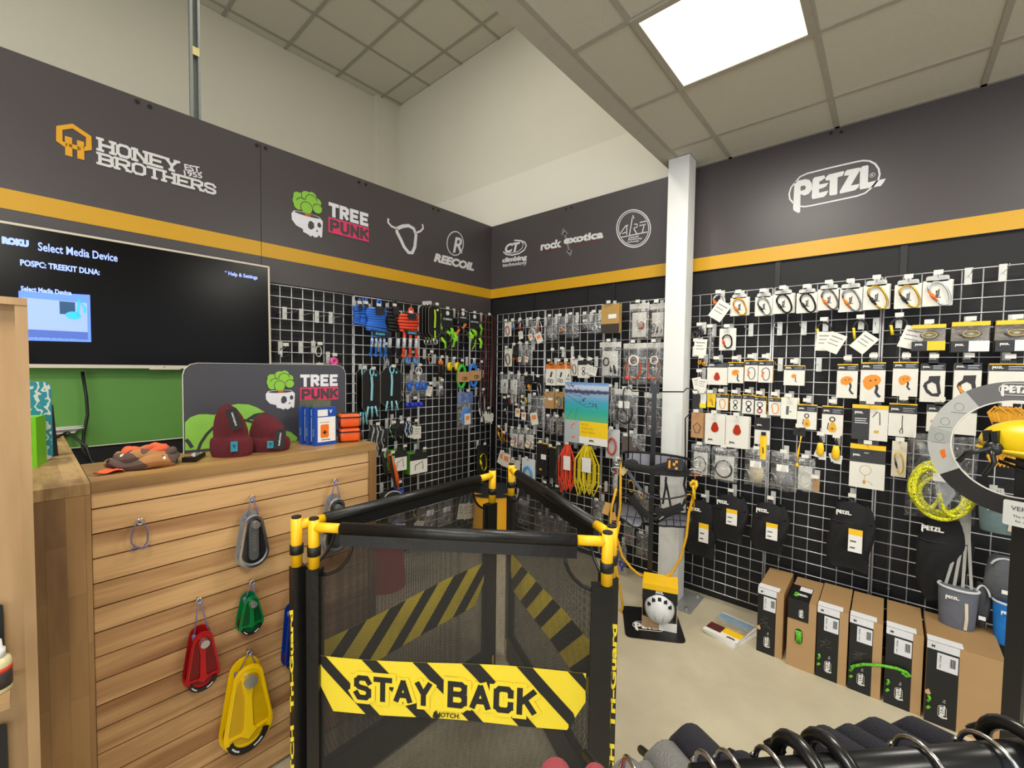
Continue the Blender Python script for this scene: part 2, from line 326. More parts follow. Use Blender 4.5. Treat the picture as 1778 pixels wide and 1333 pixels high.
# boards of the left partition (seam at the middle), and of the back wall on both sides of the column
def lx(b, x0, x1, y0, y1, z0, z1): return b.box(x0, x1, y0, y1, z0, z1)
YS = P(453, 350, 0, 0).y
spl = [obj('sign_panel', B().box(-.014, 0, -7, YS-.0015, 1.70, 3.158), SIGN, wl), obj('sign_panel', B().box(-.014, 0, YS+.0015, 0, 2.235, 3.158), SIGN, wl)]
obj('yellow_stripe', B().box(0, .0015, -7, YS-.0015, 2.402, 2.497), STRIPE, spl[0]); obj('yellow_stripe', B().box(0, .0015, YS+.0015, -.001, 2.402, 2.497), STRIPE, spl[1])
obj('green_panel', B().box(-.014, .002, -3.9, -2.36, 1.222, 1.74), GREEN, wl); obj('green_panel_edging', B().box(-.014, .004, -3.9, -2.36, 1.217, 1.222), WHITE, wl)
spb = [obj('sign_panel', B().box(0, 2.0, 0, .02, 2.40, 3.156), SIGN, wb), obj('sign_panel', B().box(2.003, 6.5, 0, .02, 2.40, 3.156), SIGN, wb)]
obj('yellow_stripe', B().box(.002, 2.0, -.0015, 0, 2.402, 2.497), STRIPE, spb[0]); obj('yellow_stripe', B().box(2.003, 6.5, -.0015, 0, 2.402, 2.497), STRIPE, spb[1])
for x in (.55, 1.15, 1.42, 2.62, 3.24, 3.85): obj('black_batten', B().box(x, x+.03, .012, .02, 0, 2.399), BLACK, wb)
for x, y in ((238, 176), (260, 185), (446, 252), (461, 257), (623, 316), (635, 320), (752, 362), (761, 365)):
    q = P(x, y, 0, 0); obj('screw', B().cyl((0, q.y, q.z), (.004, q.y, q.z), .011, 8), BLACK, spl[0 if q.y < YS else 1])
for x, y in ((983, 363), (992, 360), (1443, 231), (1461, 229)):
    q = P(x, y, 1, 0); obj('screw', B().cyl((q.x, 0, q.z), (q.x, -.004, q.z), .009, 8), BLACK, spb[0 if q.x < 2 else 1])
# low ceiling
TILE = mt('#c2beb0', .9, 0, .06, 220, .25); BAR = mt('#a29d90', .6)
cl = struct('ceiling', B().box(1.94, 6.5, -8, .05, 3.185, 3.22), TILE)
obj('edge_trim', B().box(1.93, 2.035, -8, .02, 3.158, 3.19), mt('#b4b0a2', .6), cl)
XL = [2.04, 2.327, 2.925, 3.53, 4.135, 4.74, 5.345]; YL = [.02, -.372, -.975, -1.57, -2.17, -2.77, -3.37, -3.97, -4.57]
for x in XL: obj('grid_bar', B().box(x-.012, x+.012, -5, .02, 3.157, 3.166), BAR, cl)
for y in YL[1:]: obj('grid_bar', B().box(2.04, 5.9, y-.012, y+.012, 3.1575, 3.166), BAR, cl)
obj('wall_angle', B().box(2.04, 5.9, -.024, 0, 3.157, 3.162), BAR, cl)
LAMPS = ((2, 2), (2, 6), (5, 2), (5, 6))
for i in range(6):
    for j in range(8):
        if (i+1, j) in ((2, 2), (2, 6), (5, 2), (5, 6)): continue
        obj('ceiling_tile', B().box(XL[i]+.012, XL[i+1]-.012, YL[j+1]+.012, YL[j]-.012, 3.163, 3.18), TILE, cl)
LED = mt('#fff6dc', .5, 0, .01, 5, 0, 2.6)
LTN = ['square LED light panel in view, set in the low ceiling', 'added square LED fill panel, unseen, in the low ceiling behind the camera', 'added square LED fill panel, unseen, in the low ceiling right of the view', 'added square LED fill panel, unseen, in the low ceiling behind and right of the camera']
for li, (x0, x1, y0, y1) in enumerate(((2.327, 2.925, -1.57, -.975), (2.327, 2.925, -3.97, -3.37), (4.135, 4.74, -1.57, -.975), (4.135, 4.74, -3.97, -3.37))):  # first panel is in view, the others are unseen and added for fill
    t = thing('ceiling_light', LTN[li], 'ceiling light', ((x0+x1)/2, (y0+y1)/2, 3.155), group='ceiling light panels'); hx = (x1-x0)/2
    obj('diffuser', B().box(-hx+.03, hx-.03, -hx+.03, hx-.03, -.001, .008), LED, t)
    obj('frame', B().box(-hx, hx, -hx, -hx+.03, -.006, .01).box(-hx, hx, hx-.03, hx, -.006, .01).box(-hx, -hx+.03, -hx+.03, hx-.03, -.006, .01).box(hx-.03, hx, -hx+.03, hx-.03, -.006, .01), BAR, t)
# high ceiling
TILE2 = mt('#cdc9ba', .9, 0, .05, 220, .2)
ch = struct('ceiling', B().box(-2, 1.94, -8, .05, 5.13, 5.2), TILE2)
XH = [-1.85, -1.72, -1.135, -.555, .03, .615, 1.2, 1.785, 1.94]; YH = [.05, -.205, -.77, -1.35, -1.93, -2.51, -3.09, -3.67, -4.25]
for x in XH[1:-1]: obj('grid_bar', B().box(x-.014, x+.014, -5, .05, 5.094, 5.106), BAR, ch)
for y in YH[1:]: obj('grid_bar', B().box(-1.85, 1.94, y-.014, y+.014, 5.0945, 5.106), BAR, ch)
for i in range(8):
    for j in range(8): obj('ceiling_tile', B().box(XH[i]+.01, XH[i+1]-.01, YH[j+1]+.01, YH[j]-.01, 5.102, 5.125), TILE2, ch)
# metal stud rising behind the partition
q0, q1 = P(331, 100, 0, -.16), P(348, 100, 0, -.16)
st = tag(obj('steel_stud', B().box(-.2, -.16, q0.y, q0.y+.012, 2.6, 5.09).box(-.2, -.16, q1.y-.012, q1.y, 2.6, 5.09).box(-.2, -.19, q0.y, q1.y, 2.6, 5.09), mt('#9aa0a0', .4, .6)), 'galvanised steel stud rising behind the left partition to the high ceiling', 'stud')
sk = P(340, 88, 0, -.16); obj('paper_label', B().box(-.159, -.157, q0.y+.01, q1.y-.005, sk.z-.03, sk.z+.02), mt('#d9c98a'), st, label='small yellow paper label')
# column
CW = mt('#dedfdc', .5, 0, .02, 4)
co = struct('column', B().box(1.985, 2.13, -.25, -.12, 0, 3.158), CW)
obj('base_plate', B().box(1.9, 2.25, -.33, -.03, 0, .008), mt('#a7a9a8', .4, .5), co)
for x, y in ((2.21, -.06), (2.21, -.29), (1.93, -.29)): obj('anchor_bolt', B().cyl((x, y, .008), (x, y, .022), .011, 6), STEEL, co)
# ---------------------------------------------------------------- lettering and logos on the boards
def wtx(wall, s, L, R_, mat=LOGOW, shear=0, bold=.03, name='lettering'):
    """L and R_ = (x, y top, y bottom) at the left and right ends, read on the wall plane"""
    ax = 0 if wall == 'L' else 1; val = .001 if wall == 'L' else -.001
    a, b, c, d = P(L[0], L[1], ax, val), P(L[0], L[2], ax, val), P(R_[0], R_[1], ax, val), P(R_[0], R_[2], ax, val)
    ui = 1 if ax == 0 else 0; u0_, u1_ = a[ui], c[ui]; zc = (a.z+b.z+c.z+d.z)/4; h = ((a.z-b.z)+(c.z-d.z))/2; rot = math.atan2(((c.z+d.z)-(a.z+b.z))/2, u1_-u0_)
    if abs(rot) < .03: rot = 0
    V, Fc, asp = text_data(s, shear, bold)
    par = (spl[0 if u1_ < YS else 1] if ax == 0 else spb[0 if u1_ < 2 else 1])
    if ax == 0:
        o = text(par, s, val, 0, zc, u1_-u0_, h, mat, shear, bold, rot=rot, name=name); o.location = (val+.001, (u0_+u1_)/2, zc); o.rotation_euler[2] = math.pi/2
    else: o = text(par, s, (u0_+u1_)/2, val, zc, u1_-u0_, h, mat, shear, bold, rot=rot, name=name)
    return o
def wpl(wall, pts):      # pixels -> (u, z) on the wall
    ax = 0 if wall == 'L' else 1; ui = 1 if ax == 0 else 0; return [(P(x, y, ax, 0)[ui], P(x, y, ax, 0).z) for x, y in pts]
def wshape(wall, b, mat, name='logo', panel=1, lift=.001):
    o = obj(name, b, mat, (spl if wall == 'L' else spb)[panel])
    if wall == 'L': o.rotation_euler[2] = math.pi/2; o.location = (lift, 0, 0)
    else: o.location = (0, -lift, 0)
    return o
c1 = lambda x, y: (x/2.777, y/2.777)
def wgl(s, L, R_, th, mat, serif=False, wall='L', fill=.8):
    a, b, c = P(L[0], L[1], 0, 0), P(L[0], L[2], 0, 0), P(R_[0], R_[2], 0, 0); g = glyphs(s, c.y-a.y, a.z-b.z, (a.z-b.z)*th, serif, fill); par = spl[0 if c.y < YS else 1]
    o = obj('lettering', g, mat, par, recalc=False); o.rotation_euler[2] = math.pi/2; o.location = (.001, a.y, (b.z+c.z)/2)
wgl('HONEY', (169, 239, 263), (311, 280, 300), .2, LOGOW, True, fill=.92); wgl('BROTHERS', (169, 265, 287), (376, 317, 338), .2, LOGOW, True, fill=.92)
wtx('L', 'EST.', (320, 284.5, 295), (350, 290, 301), bold=.03); wtx('L', '1955', (319, 295, 305), (351, 301, 310), bold=.03)
hx = B(); hx.stroke(wpl('L', [c1(*p) for p in ((322, 703), (286, 680), (286, 617), (350, 608), (428, 660), (428, 716), (402, 716))]), .024, -.001, 0)
hx.stroke(wpl('L', [c1(330, 660), c1(332, 752)]), .026, -.001, 0).stroke(wpl('L', [c1(388, 680), c1(390, 768)]), .026, -.001, 0).stroke(wpl('L', [c1(333, 700), c1(388, 718)]), .022, -.001, 0)
wshape('L', hx, mt('#e0a11b', .45), 'hexagon_logo', 0)
# skull-with-tree logo in its own flat frame (620 x 330 units)
def tree_logo(parent, place, sc_, y=0):
    """place(x,z)->object transform done by an Empty; sc_ metres per unit"""
    e = parent
    def pp(pts): return [((x-797)*sc_, (467-yy)*sc_) for x, yy in pts]
    def add(nm, b, m): o = obj(nm, b, m, e); place(o); return o
    sk = [(797, 330), (815, 305), (860, 299), (915, 297), (1000, 303), (1028, 330), (1025, 400), (1022, 450), (1010, 458), (1000, 440), (985, 460), (965, 467), (950, 455), (935, 467), (915, 455), (880, 445), (878, 425), (830, 410), (800, 375)]
    e1 = [(915, 380), (925, 355), (940, 350), (960, 362), (963, 395), (940, 415), (918, 408)]; e2 = [(985, 365), (993, 348), (1005, 345), (1018, 365), (1008, 385), (990, 382)]; ns = [(975, 418), (985, 402), (993, 420)]
    add('skull_emblem', B().prism([pp(sk), pp(e1), pp(e2), pp(ns)], y-.001, y), mt('#e4e4ea', .5))
    add('skull_opening', B().prism(pp([(912+95*math.cos(a*.3), 312+11*math.sin(a*.3)) for a in range(21)]), y-.0016, y-.001), SIGN)
    add('trunk_emblem', B().prism(pp([(890, 288), (936, 288), (934, 320), (893, 322)]), y-.002, y-.0016), mt('#b8662c', .5))
    bl = B(); ln = B()
    blobs = [(850, 230, 46), (905, 180, 40), (945, 168, 34), (985, 200, 30), (985, 245, 36), (940, 200, 44), (905, 260, 44), (840, 195, 30), (880, 210, 50), (845, 260, 32)]
    for i, (cx, cy, r) in enumerate(blobs): bl.prism(pp([(cx+r*math.cos(a*.35), cy+r*math.sin(a*.35)) for a in range(18)]), y-.0026-.00005*i, y-.002)
    for (cx, cy, r, a0, a1) in ((940, 200, 44, 170, 350), (905, 262, 44, 150, 390), (870, 240, 40, 200, 300), (988, 245, 34, 190, 330), (905, 175, 38, 120, 200)):
        ln.stroke(pp([(cx+r*math.cos(math.radians(a0+(a1-a0)*k/10)), cy+r*math.sin(math.radians(a0+(a1-a0)*k/10))) for k in range(11)]), 5*sc_, y-.0036, y-.0030)
    add('tree_crown_emblem', bl, mt('#8cc63f', .5)); add('crown_outline', ln, SIGN)
    add('pink_bar', B().prism(pp([(1072, 282), (1417, 282), (1417, 400), (1072, 400)]), y-.001, y), PINK)
    for s, cx, cy, w_, h_, m_ in (('TREE', 1240, 222, 336, 108, mt('#e4e4ea', .5)), ('PUNK', 1245, 341, 330, 92, SIGN)):
        o = obj('lettering', glyphs(s, w_*sc_*1.03, h_*sc_, h_*sc_*.25, fill=.9), m_, e, recalc=False); place(o, ((cx-797-w_/2)*sc_, (467-cy-h_/2)*sc_, y-.0012))
a = P(506, 398, 0, 0); bq = P(640, 402, 0, 0); S_ = (bq.y-a.y)/620; top = P(530, 322, 0, 0)
def place_wall(o, c=(0, 0, 0)):
    o.rotation_euler[2] = math.pi/2; o.location = (.002-c[2], a.y+c[0], a.z-.02+c[1])
tree_logo(spl[1], place_wall, S_)
c2 = lambda x, y: (440+x/3.863, 180+y/3.863)
bh = B(); bh.stroke(wpl('L', [c2(*p) for p in ((962, 838), (1000, 822), (1040, 818), (1075, 838), (1090, 880), (1082, 960), (1065, 1000), (1040, 998), (1010, 960), (985, 905), (962, 860))]), .03, -.001, 0, True)
bh.stroke(wpl('L', [c2(*p) for p in ((905, 770), (902, 795), (925, 822), (970, 842))]), .017, -.001, 0).stroke(wpl('L', [c2(*p) for p in ((1133, 808), (1138, 835), (1120, 855), (1085, 868))]), .017, -.001, 0)
wshape('L', bh, LOGOW, 'horned_loop_logo')
rc = B(); rc.stroke(wpl('L', [c2(1353+55*math.cos(t*.3), 937+80*math.sin(t*.3)) for t in range(21)]), .01, -.001, 0, True); wshape('L', rc, LOGOW, 'ring_logo')
wtx('L', 'R', (785, 411, 438), (803, 413, 440), shear=.35, bold=.02); wtx('L', 'REECOIL', (753, 440, 455), (823, 455, 470), shear=.25, bold=.06)
c3 = lambda x, y: (860+x/5.735, 350+y/5.735)
ct = B(); ct.stroke(wpl('B', [c3(*p) for p in ((80, 500), (110, 525), (170, 532), (240, 515), (290, 480), (310, 440), (295, 405), (250, 388), (190, 385))]), .014, -.001, 0).stroke(wpl('B', [c3(*p) for p in ((90, 505), (160, 512), (230, 495), (270, 460), (280, 425), (262, 400))]), .007, -.001, 0); wshape('B', ct, LOGOW, 'swoosh_logo', 0)
wtx('B', 'CT', (877, 424, 439), (903, 419, 436), shear=.2, bold=.05); wtx('B', 'climbing', (872, 448.5, 458), (915, 441, 453.5), bold=.05); wtx('B', 'technology', (872.5, 458, 465), (915, 451.5, 461), bold=.02)
wtx('B', 'rock', (939, 421, 435), (975.5, 414, 429), bold=.05); wtx('B', 'exotica', (979, 412, 424), (1048, 399, 413.5), bold=.05); wtx('B', 'GEAR FOR   THE Z AXIS', (941, 435, 439), (1046, 415, 419), mat=mt('#7a2a24'), bold=0)
ar = B().stroke(wpl('B', [c3(690, 310), c3(740, 500)]), .02, -.0008, 0).prism(wpl('B', [c3(655, 330), c3(675, 262), c3(728, 322)]), -.0008, 0).prism(wpl('B', [c3(700, 492), c3(770, 480), c3(750, 548)]), -.0008, 0); wshape('B', ar, mt('#77757a'), 'double_arrow_emblem', 0, .0004)
ac = B(); ac.stroke(wpl('B', [c3(1378+168*math.cos(t*.21), 268+186*math.sin(t*.21)*(1)-.18*168*math.cos(t*.21)*0) for t in range(30)]), .009, -.001, 0, True).stroke(wpl('B', [c3(1378+150*math.cos(t*.21), 268+168*math.sin(t*.21)) for t in range(30)]), .006, -.001, 0, True)
for s in (((1240, 325), (1300, 240), (1325, 235)), ((1310, 240), (1310, 330)), ((1265, 320), (1310, 300)), ((1335, 340), (1368, 150)), ((1385, 225), (1415, 225), (1412, 255), (1380, 262)), ((1380, 270), (1410, 320)), ((1440, 208), (1520, 190)), ((1485, 225), (1465, 310)), ((1245, 358), (1515, 302)), ((1435, 240), (1500, 225))): ac.stroke(wpl('B', [c3(*p) for p in s]), .008, -.001, 0)
ac.prism(wpl('B', [c3(1355, 170), c3(1372, 130), c3(1385, 168)]), -.001, 0); wshape('B', ac, LOGOW, 'round_logo', 0)
for s, y, x0, x1 in (('Advanced', 356, 1325, 1430), ('Ropeclimbing', 378, 1322, 1462), ('Technology', 403, 1312, 1435)): wtx('B', s, (860+x0/5.735, 350+(y-6)/5.735, 350+(y+14)/5.735), (860+x1/5.735, 350+(y-24)/5.735, 350+(y-4)/5.735), shear=.2, bold=.03)
q = logo(spb[1], LCX, -.002, LCZ, LW, LOGOW, True)
rg = P(1340+1412/8.08, 250+437/8.08, 1, 0); obj('registered_ring', B().stroke(ell(rg.x, rg.z, .012, .012, 14), .002, -.003, -.001, True), LOGOW, spb[1]); text(spb[1], 'R', rg.x, -.002, rg.z, h=.012, mat=LOGOW)
# ---------------------------------------------------------------- television
tz0, tz1, ty0, ty1 = 1.640, 2.325, -3.43, -2.205
tv = thing('television', 'large flat television with thin cream bezel on the left wall', 'television', (.07, (ty0+ty1)/2, (tz0+tz1)/2), math.pi/2); tw, th_ = (ty1-ty0)/2, (tz1-tz0)/2
tv.rotation_euler = (math.radians(-1.5), 0, math.pi/2)
BZ = mt('#cfc6b4', .35)
obj('back_shell', B().box(-tw+.01, tw-.01, -.012, .02, -th_+.01, th_-.01), BLACK, tv)
obj('screen', B().box(-tw+.011, tw-.011, -.016, -.012, -th_+.018, th_-.011), mt('#050506', .22, 0, 0), tv)
mt('#050506', .22, 0, 0).node_tree.nodes['Principled BSDF'].inputs['Specular IOR Level'].default_value = .22
obj('bezel', B().box(-tw, tw, -.02, .01, th_-.011, th_).box(-tw, tw, -.02, .01, -th_, -th_+.018).box(-tw, -tw+.011, -.02, .01, -th_, th_).box(tw-.011, tw, -.02, .01, -th_, th_), BZ, tv)
obj('wall_bracket', B().box(-.2, .2, .0, .055, -.15, .15), BLACK, tv)
obj('sensor_bump', B().box(-.02, .12, -.021, .0, -th_-.006, -th_), BZ, tv)
UI = mt('#8fa6ff', .5, 0, 0, 5, 0, .9)
def tvp(x, y):
    v = ray(x, y); t = (.08-CAM.x)/v.x; q = CAM+v*t; return (q.y-(ty0+ty1)/2, q.z-(tz0+tz1)/2)
def tvt(s, xl, yl, xr, yr, hpx, **k):
    a_, b_ = tvp(xl, yl), tvp(xr, yr); h_ = abs(tvp(xl, yl-hpx/2)[1]-tvp(xl, yl+hpx/2)[1]); text(tv, s, (a_[0]+b_[0])/2, -.0165, (a_[1]+b_[1])/2, b_[0]-a_[0], h_, UI, **k)
tvt('ROKU', 3, 417, 50, 423, 13, bold=.1); tvt('Select Media Device', 66, 431, 204, 445, 15, bold=.02); tvt('POSPC: TREEKIT DLNA:', 35, 459, 173, 470, 11, bold=.04)
tvt('* Help & Settings', 390, 476, 447, 481, 9, bold=.03); tvt('Select Media Device', 36, 502, 124, 508, 9, bold=.04)
a_, b_ = tvp(32, 505), tvp(158, 594); ti = tvp(158, 515)
tile = obj('menu_tile', B().prism([(a_[0], a_[1]), (b_[0], ti[1]+.008), (b_[0], b_[1]), (tvp(34, 591)[0], tvp(34, 591)[1])], -.0168, -.016), mt('#5a83ff', .4, 0, 0, 5, 0, .75), tv, label='blue menu tile on the screen')
obj('tile_inner', B().box(a_[0]+.012, b_[0]-.012, -.0175, -.0168, b_[1]+.05, a_[1]-.03), mt('#8ea8f0', .4, 0, 0, 5, 0, .6), tile)
obj('tile_caption_band', B().box(a_[0]+.012, b_[0]-.012, -.0175, -.0168, b_[1]+.012, b_[1]+.05), mt('#4a66b8', .4, 0, 0, 5, 0, .5), tile)
obj('film_icon', B().box(tvp(103, 525)[0], tvp(130, 525)[0], -.0182, -.0175, tvp(103, 545)[1], tvp(103, 523)[1]), mt('#23507a', .4, 0, 0, 5, 0, .3), tile)
mu = B().prism(ell(tvp(127, 548)[0], tvp(127, 548)[1], .028, .02, 14), -.019, -.0182).stroke([tvp(135, 548), tvp(137, 520), tvp(147, 535), tvp(146, 543)], .01, -.019, -.0182); obj('music_note_icon', mu, mt('#2fa8e8', .4, 0, 0, 5, 0, .8), tile)
UI2 = mt('#c0c8f0', .5, 0, 0, 5, 0, .6); UI = UI2
tvt('POSPC: TRE...', 45, 567, 140, 575, 11); tvt('Media Server', 44, 580, 134, 585, 11)
text(tv, 'LG', .045, -.021, -th_+.008, h=.006, mat=DARK)
bpy.context.view_layer.update()
cb = tag(obj('television_cable', B().tube([P(143, 645, 0, .03), P(150, 690, 0, .03), P(152, 720, 0, .04), P(146, 750, 0, .05), P(143, 780, 0, .05), P(158, 800, 0, .08)], .007, 6), BLACK, smooth=True), 'black cable hanging from the television down the green wall', 'cable')
# ---------------------------------------------------------------- counter
CZ = 1.30; FX = 1.36; FY0, FY1 = -3.177, -2.187
BUT = wood('butcher_block_top', '#85643a', '#bf9c68', (1, 6, 1), stave=(0, 1))
BUTV = wood('butcher_block_panel', '#6f5130', '#a98252', (1, 1, .18), stave=(2, 1), grain=1.6)
BUTE = wood('butcher_block_edge', '#6c4a28', '#a27c4c', (1, 1, .2), grain=1.6)
PLK = wood('cedar_plank', '#8f6238', '#cfa672', (1, .16, 2.2), grain=2.2, rnd=.3, rough=.6, stain='#7d4a26')
# staves of the vertical panel run upwards: brick rows along y
cn = thing('shop_counter', 'L-shaped wooden shop counter with plank front and butcher block top', 'counter', (0, 0, 0))
obj('worktop', B().box(1.02, FX+.005, FY0, FY1, CZ-.035, CZ), wood('top_board', '#6e4f2b', '#b48d58', (1, .16, 1), grain=1.8, rough=.4), cn)
obj('worktop', B().box(0.02, FX+.02, -3.95, FY0-.002, CZ-.035, CZ), BUT, cn, label='butcher block top of the return towards the wall')
obj('end_stile', B().box(1.02, FX+.005, FY1-.036, FY1, 0, CZ-.036), BUTE, cn)
obj('side_panel', B().box(FX-.012, FX+.02, -3.95, FY0-.002, 0, CZ-.036), BUTV, cn)
obj('side_panel', B().box(.3, FX-.012, FY0-.032, FY0-.004, 0, CZ-.036), BUTV, cn)
obj('plank_backing', B().box(FX-.05, FX-.026, FY0, FY1-.036, 0, CZ-.036), mt('#1a120b'), cn)
zs = [CZ-.036, 1.2085] + [1.2085-.0795*k for k in range(1, 15)] + [0.015]
for k in range(len(zs)-1):
    zt_, zb_ = zs[k], zs[k+1]+.005
    obj('plank', B().box(FX-.026, FX-.003-RN.random()*.004, FY0+.001, FY1-.037, zb_, zt_), PLK, cn)
# ---------------------------------------------------------------- pulleys and cords on the counter front
LILAC = mt('#6b6690', .8, 0, .3, 300)
def teardrop(wd, h, rt_=.3, inset=0):
    rb, r_ = wd/2-inset, wd*rt_-inset; c0, c1_ = -wd*rt_, -h+wd/2; d = c0-c1_; th = math.asin(min(.95, (rb-r_)/d)); p = []
    for k in range(11):
        a = th+(math.pi-2*th)*k/10; p.append((r_*math.cos(a), c0+r_*math.sin(a)))
    for k in range(15):
        a = math.pi-th+(math.pi+2*th)*k/14; p.append((rb*math.cos(a), c1_+rb*math.sin(a)))
    return p
def screw_eye(px, py):
    q = P(px, py, 0, FX)
    obj('screw_eye', B().tube([(FX-.004, q.y, q.z), (FX+.018, q.y, q.z)], .003, 6).tube([(FX+.026, q.y+.009*math.cos(a*.6), q.z+.009*math.sin(a*.6)) for a in range(11)], .0028, 6, True), CHROME, cn, True); return q
def pulley(x0, y0, x1, y1, hx, hy, col, label, kind=0):
    q = screw_eye(hx, hy); pl = FX+.05
    a, b = P(x0, (y0+y1)/2, 0, pl), P(x1, (y0+y1)/2, 0, pl); t0, t1 = P((x0+x1)/2, y0, 0, pl).z, P((x0+x1)/2, y1, 0, pl).z
    wd, h = (b.y-a.y)*.93, t0-t1
    M = mt(col, .28, .45 if kind != 2 else .05, .02) if kind != 1 else mt('#b4b6b8', .3, .55, .04)
    t = thing('arborist_pulley', label, 'pulley', (FX+.03, (a.y+b.y)/2, t0), math.pi/2)
    o1 = teardrop(wd, h); o2 = teardrop(wd, h, .3, wd*.1)
    obj('side_plate', B().prism(teardrop(wd, h), .012, .018), M, t); fp = obj('side_plate', B().prism(teardrop(wd*.97, h*.93), -.022, -.016), M, t)
    fp.location = (wd*.02, 0, -h*.05)
    zc = -h+wd/2
    obj('sheave', B().lathe([(wd*.40, -.013), (wd*.44, -.013), (wd*.34, -.004), (wd*.34, .004), (wd*.44, .013), (wd*.40, .013)], 24), mt('#8c1f1c', .3, .6) if kind != 1 else M, t, True, (0, 0, zc)).rotation_euler[0] = math.pi/2
    if kind == 1:   # pressed steel cheek: raised rim and dish
        obj('pressed_dish', B().prism(teardrop(wd*.8, h*.78), -.0235, -.022), mt('#55575b', .16, .9), t, loc=(wd*.02, 0, -h*.11)); obj('rim', B().stroke(teardrop(wd*.9, h*.86), .008, -.028, -.02, True), CHROME, t, loc=(wd*.02, 0, -h*.08))
        obj('centre_strip', B().prism(rrect(wd*.3, h*.66, wd*.14, 0, -h*.5), -.03, -.022), mt('#83868a', .35, .8), t)
        lt = text(t, 'ROTATIO', wd*.02, -.031, -h*.5, h=wd*.12, mat=STEEL, rot=math.pi/2)
    else:
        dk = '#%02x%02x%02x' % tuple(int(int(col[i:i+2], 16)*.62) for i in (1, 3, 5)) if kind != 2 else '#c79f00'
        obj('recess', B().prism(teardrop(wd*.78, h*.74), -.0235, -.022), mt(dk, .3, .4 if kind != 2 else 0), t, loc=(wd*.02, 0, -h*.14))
        # arched spine, hub bosses and recessed windows
        sp_ = [(-wd*.13, -h*.16), (wd*.13, -h*.16), (wd*.07, -h*.4), (wd*.09, zc+wd*.1), (wd*.16, zc-wd*.02), (0, zc-wd*.16), (-wd*.16, zc-wd*.02), (-wd*.09, zc+wd*.1), (-wd*.07, -h*.4)]
        obj('spine', B().prism(sp_, -.03, -.021), M, t); obj('rim', B().stroke(teardrop(wd*.86, h*.86), wd*.05, -.026, -.021, True), M, t, loc=(wd*.02, 0, -h*.08))
        arc = [(wd*.36*math.cos(math.radians(d)), zc-.02*h+wd*.36*math.sin(math.radians(d))) for d in range(190, 351, 16)]
        bd = obj('rating_badge', B().stroke(arc, wd*.13, -.0275, -.022), BLACK, t)
        obj('badge_text', B().stroke([(x*.97, z) for x, z in arc[1:4]], wd*.03, -.029, -.0275).stroke([(x, z) for x, z in arc[6:9]], wd*.03, -.029, -.0275), LOGOW, bd)
        for sx in (-1, 1): obj('cheek_rib', B().stroke([(sx*wd*.14, zc+wd*.0), (sx*wd*.4, zc+wd*.02)], wd*.06, -.028, -.021), M, t)
    obj('axle_bolt', B().lathe([(wd*.12, -.03), (wd*.12, -.036), (wd*.07, -.04)], 14), CHROME, t, False, (0, 0, zc)).rotation_euler[0] = math.pi/2
    obj('top_bolt', B().cyl((0, -.02, 0), (0, -.048, 0), wd*.13, 14), STEEL, t, False, (wd*.03, 0, -h*.2))
    hz = q.z-t0; hy_ = q.y-(a.y+b.y)/2
    obj('cord', B().tube([(-wd*.2, -.004, -h*.16), (hy_-.003, .004, hz), (hy_+.003, .004, hz), (wd*.22, -.012, -h*.14)], .0022, 6), LILAC, t, True)
    obj('cord_knot', B().lathe([(.001, -.012), (.006, -.007), (.005, 0), (.007, .006), (.001, .012)], 8), LILAC, t, True, (-wd*.2, -.006, -h*.12))
    return t
pulley(410, 889, 468, 988, 434, 862, '#999999', 'polished steel pulley hanging alone near the top of the counter planks', 1)
pulley(561, 860, 606, 962, 578, 833, '#777777', 'steel pulley with brass bolt partly behind the barrier top rail', 1)
pulley(412, 1032, 459, 1102, 434, 1008, '#0d8a45', 'small green pulley hanging below the steel pulley')
pulley(317, 1092, 384, 1200, 343, 1038, '#b3161c', 'dark red pulley hanging on the counter planks')
pulley(380, 1148, 476, 1307, 429, 1128, '#f0c800', 'large yellow pulley hanging lowest on the counter planks', 2)
pulley(492, 1052, 530, 1160, 507, 1018, '#0e3fa8', 'blue pulley half hidden behind the barrier post')
q = screw_eye(241, 902)
lc = tag(obj('cord_loop', B().tube([P(x, y, 0, FX+.02) for x, y in ((241, 906), (233, 915), (228, 930), (228, 943), (238, 951), (248, 951), (256, 940), (257, 922), (250, 909))], .0024, 6, True).tube([P(x, y, 0, FX+.02) for x, y in ((224, 957), (236, 949), (250, 951), (260, 945))], .0028, 6), LILAC, smooth=True), 'empty lilac cord loop hanging on the counter planks', 'cord')
# ---------------------------------------------------------------- things on the counter
def at(x, y, z=CZ): return P(x, y, 2, z)
# printed snood
SN, nt, b_, N, L_ = newmat('snood_print'); tc = N('ShaderNodeTexCoord'); v = N('ShaderNodeTexVoronoi'); v.inputs['Scale'].default_value = 26; L_(tc.outputs['Object'], v.inputs['Vector'])
n_ = N('ShaderNodeTexNoise'); n_.inputs['Scale'].default_value = 9; L_(tc.outputs['Object'], n_.inputs['Vector'])
cr = N('ShaderNodeValToRGB'); cr.color_ramp.interpolation = 'CONSTANT'; cr.color_ramp.elements[0].color = lin('#a9784a'); cr.color_ramp.elements[1].position = .53; cr.color_ramp.elements[1].color = lin('#5c4a44')
L_(n_.outputs['Fac'], cr.inputs[0]); c2_ = N('ShaderNodeValToRGB'); c2_.color_ramp.interpolation = 'CONSTANT'; c2_.color_ramp.elements[0].color = (1, 1, 1, 1); c2_.color_ramp.elements[1].position = .2; c2_.color_ramp.elements[1].color = (0, 0, 0, 1)
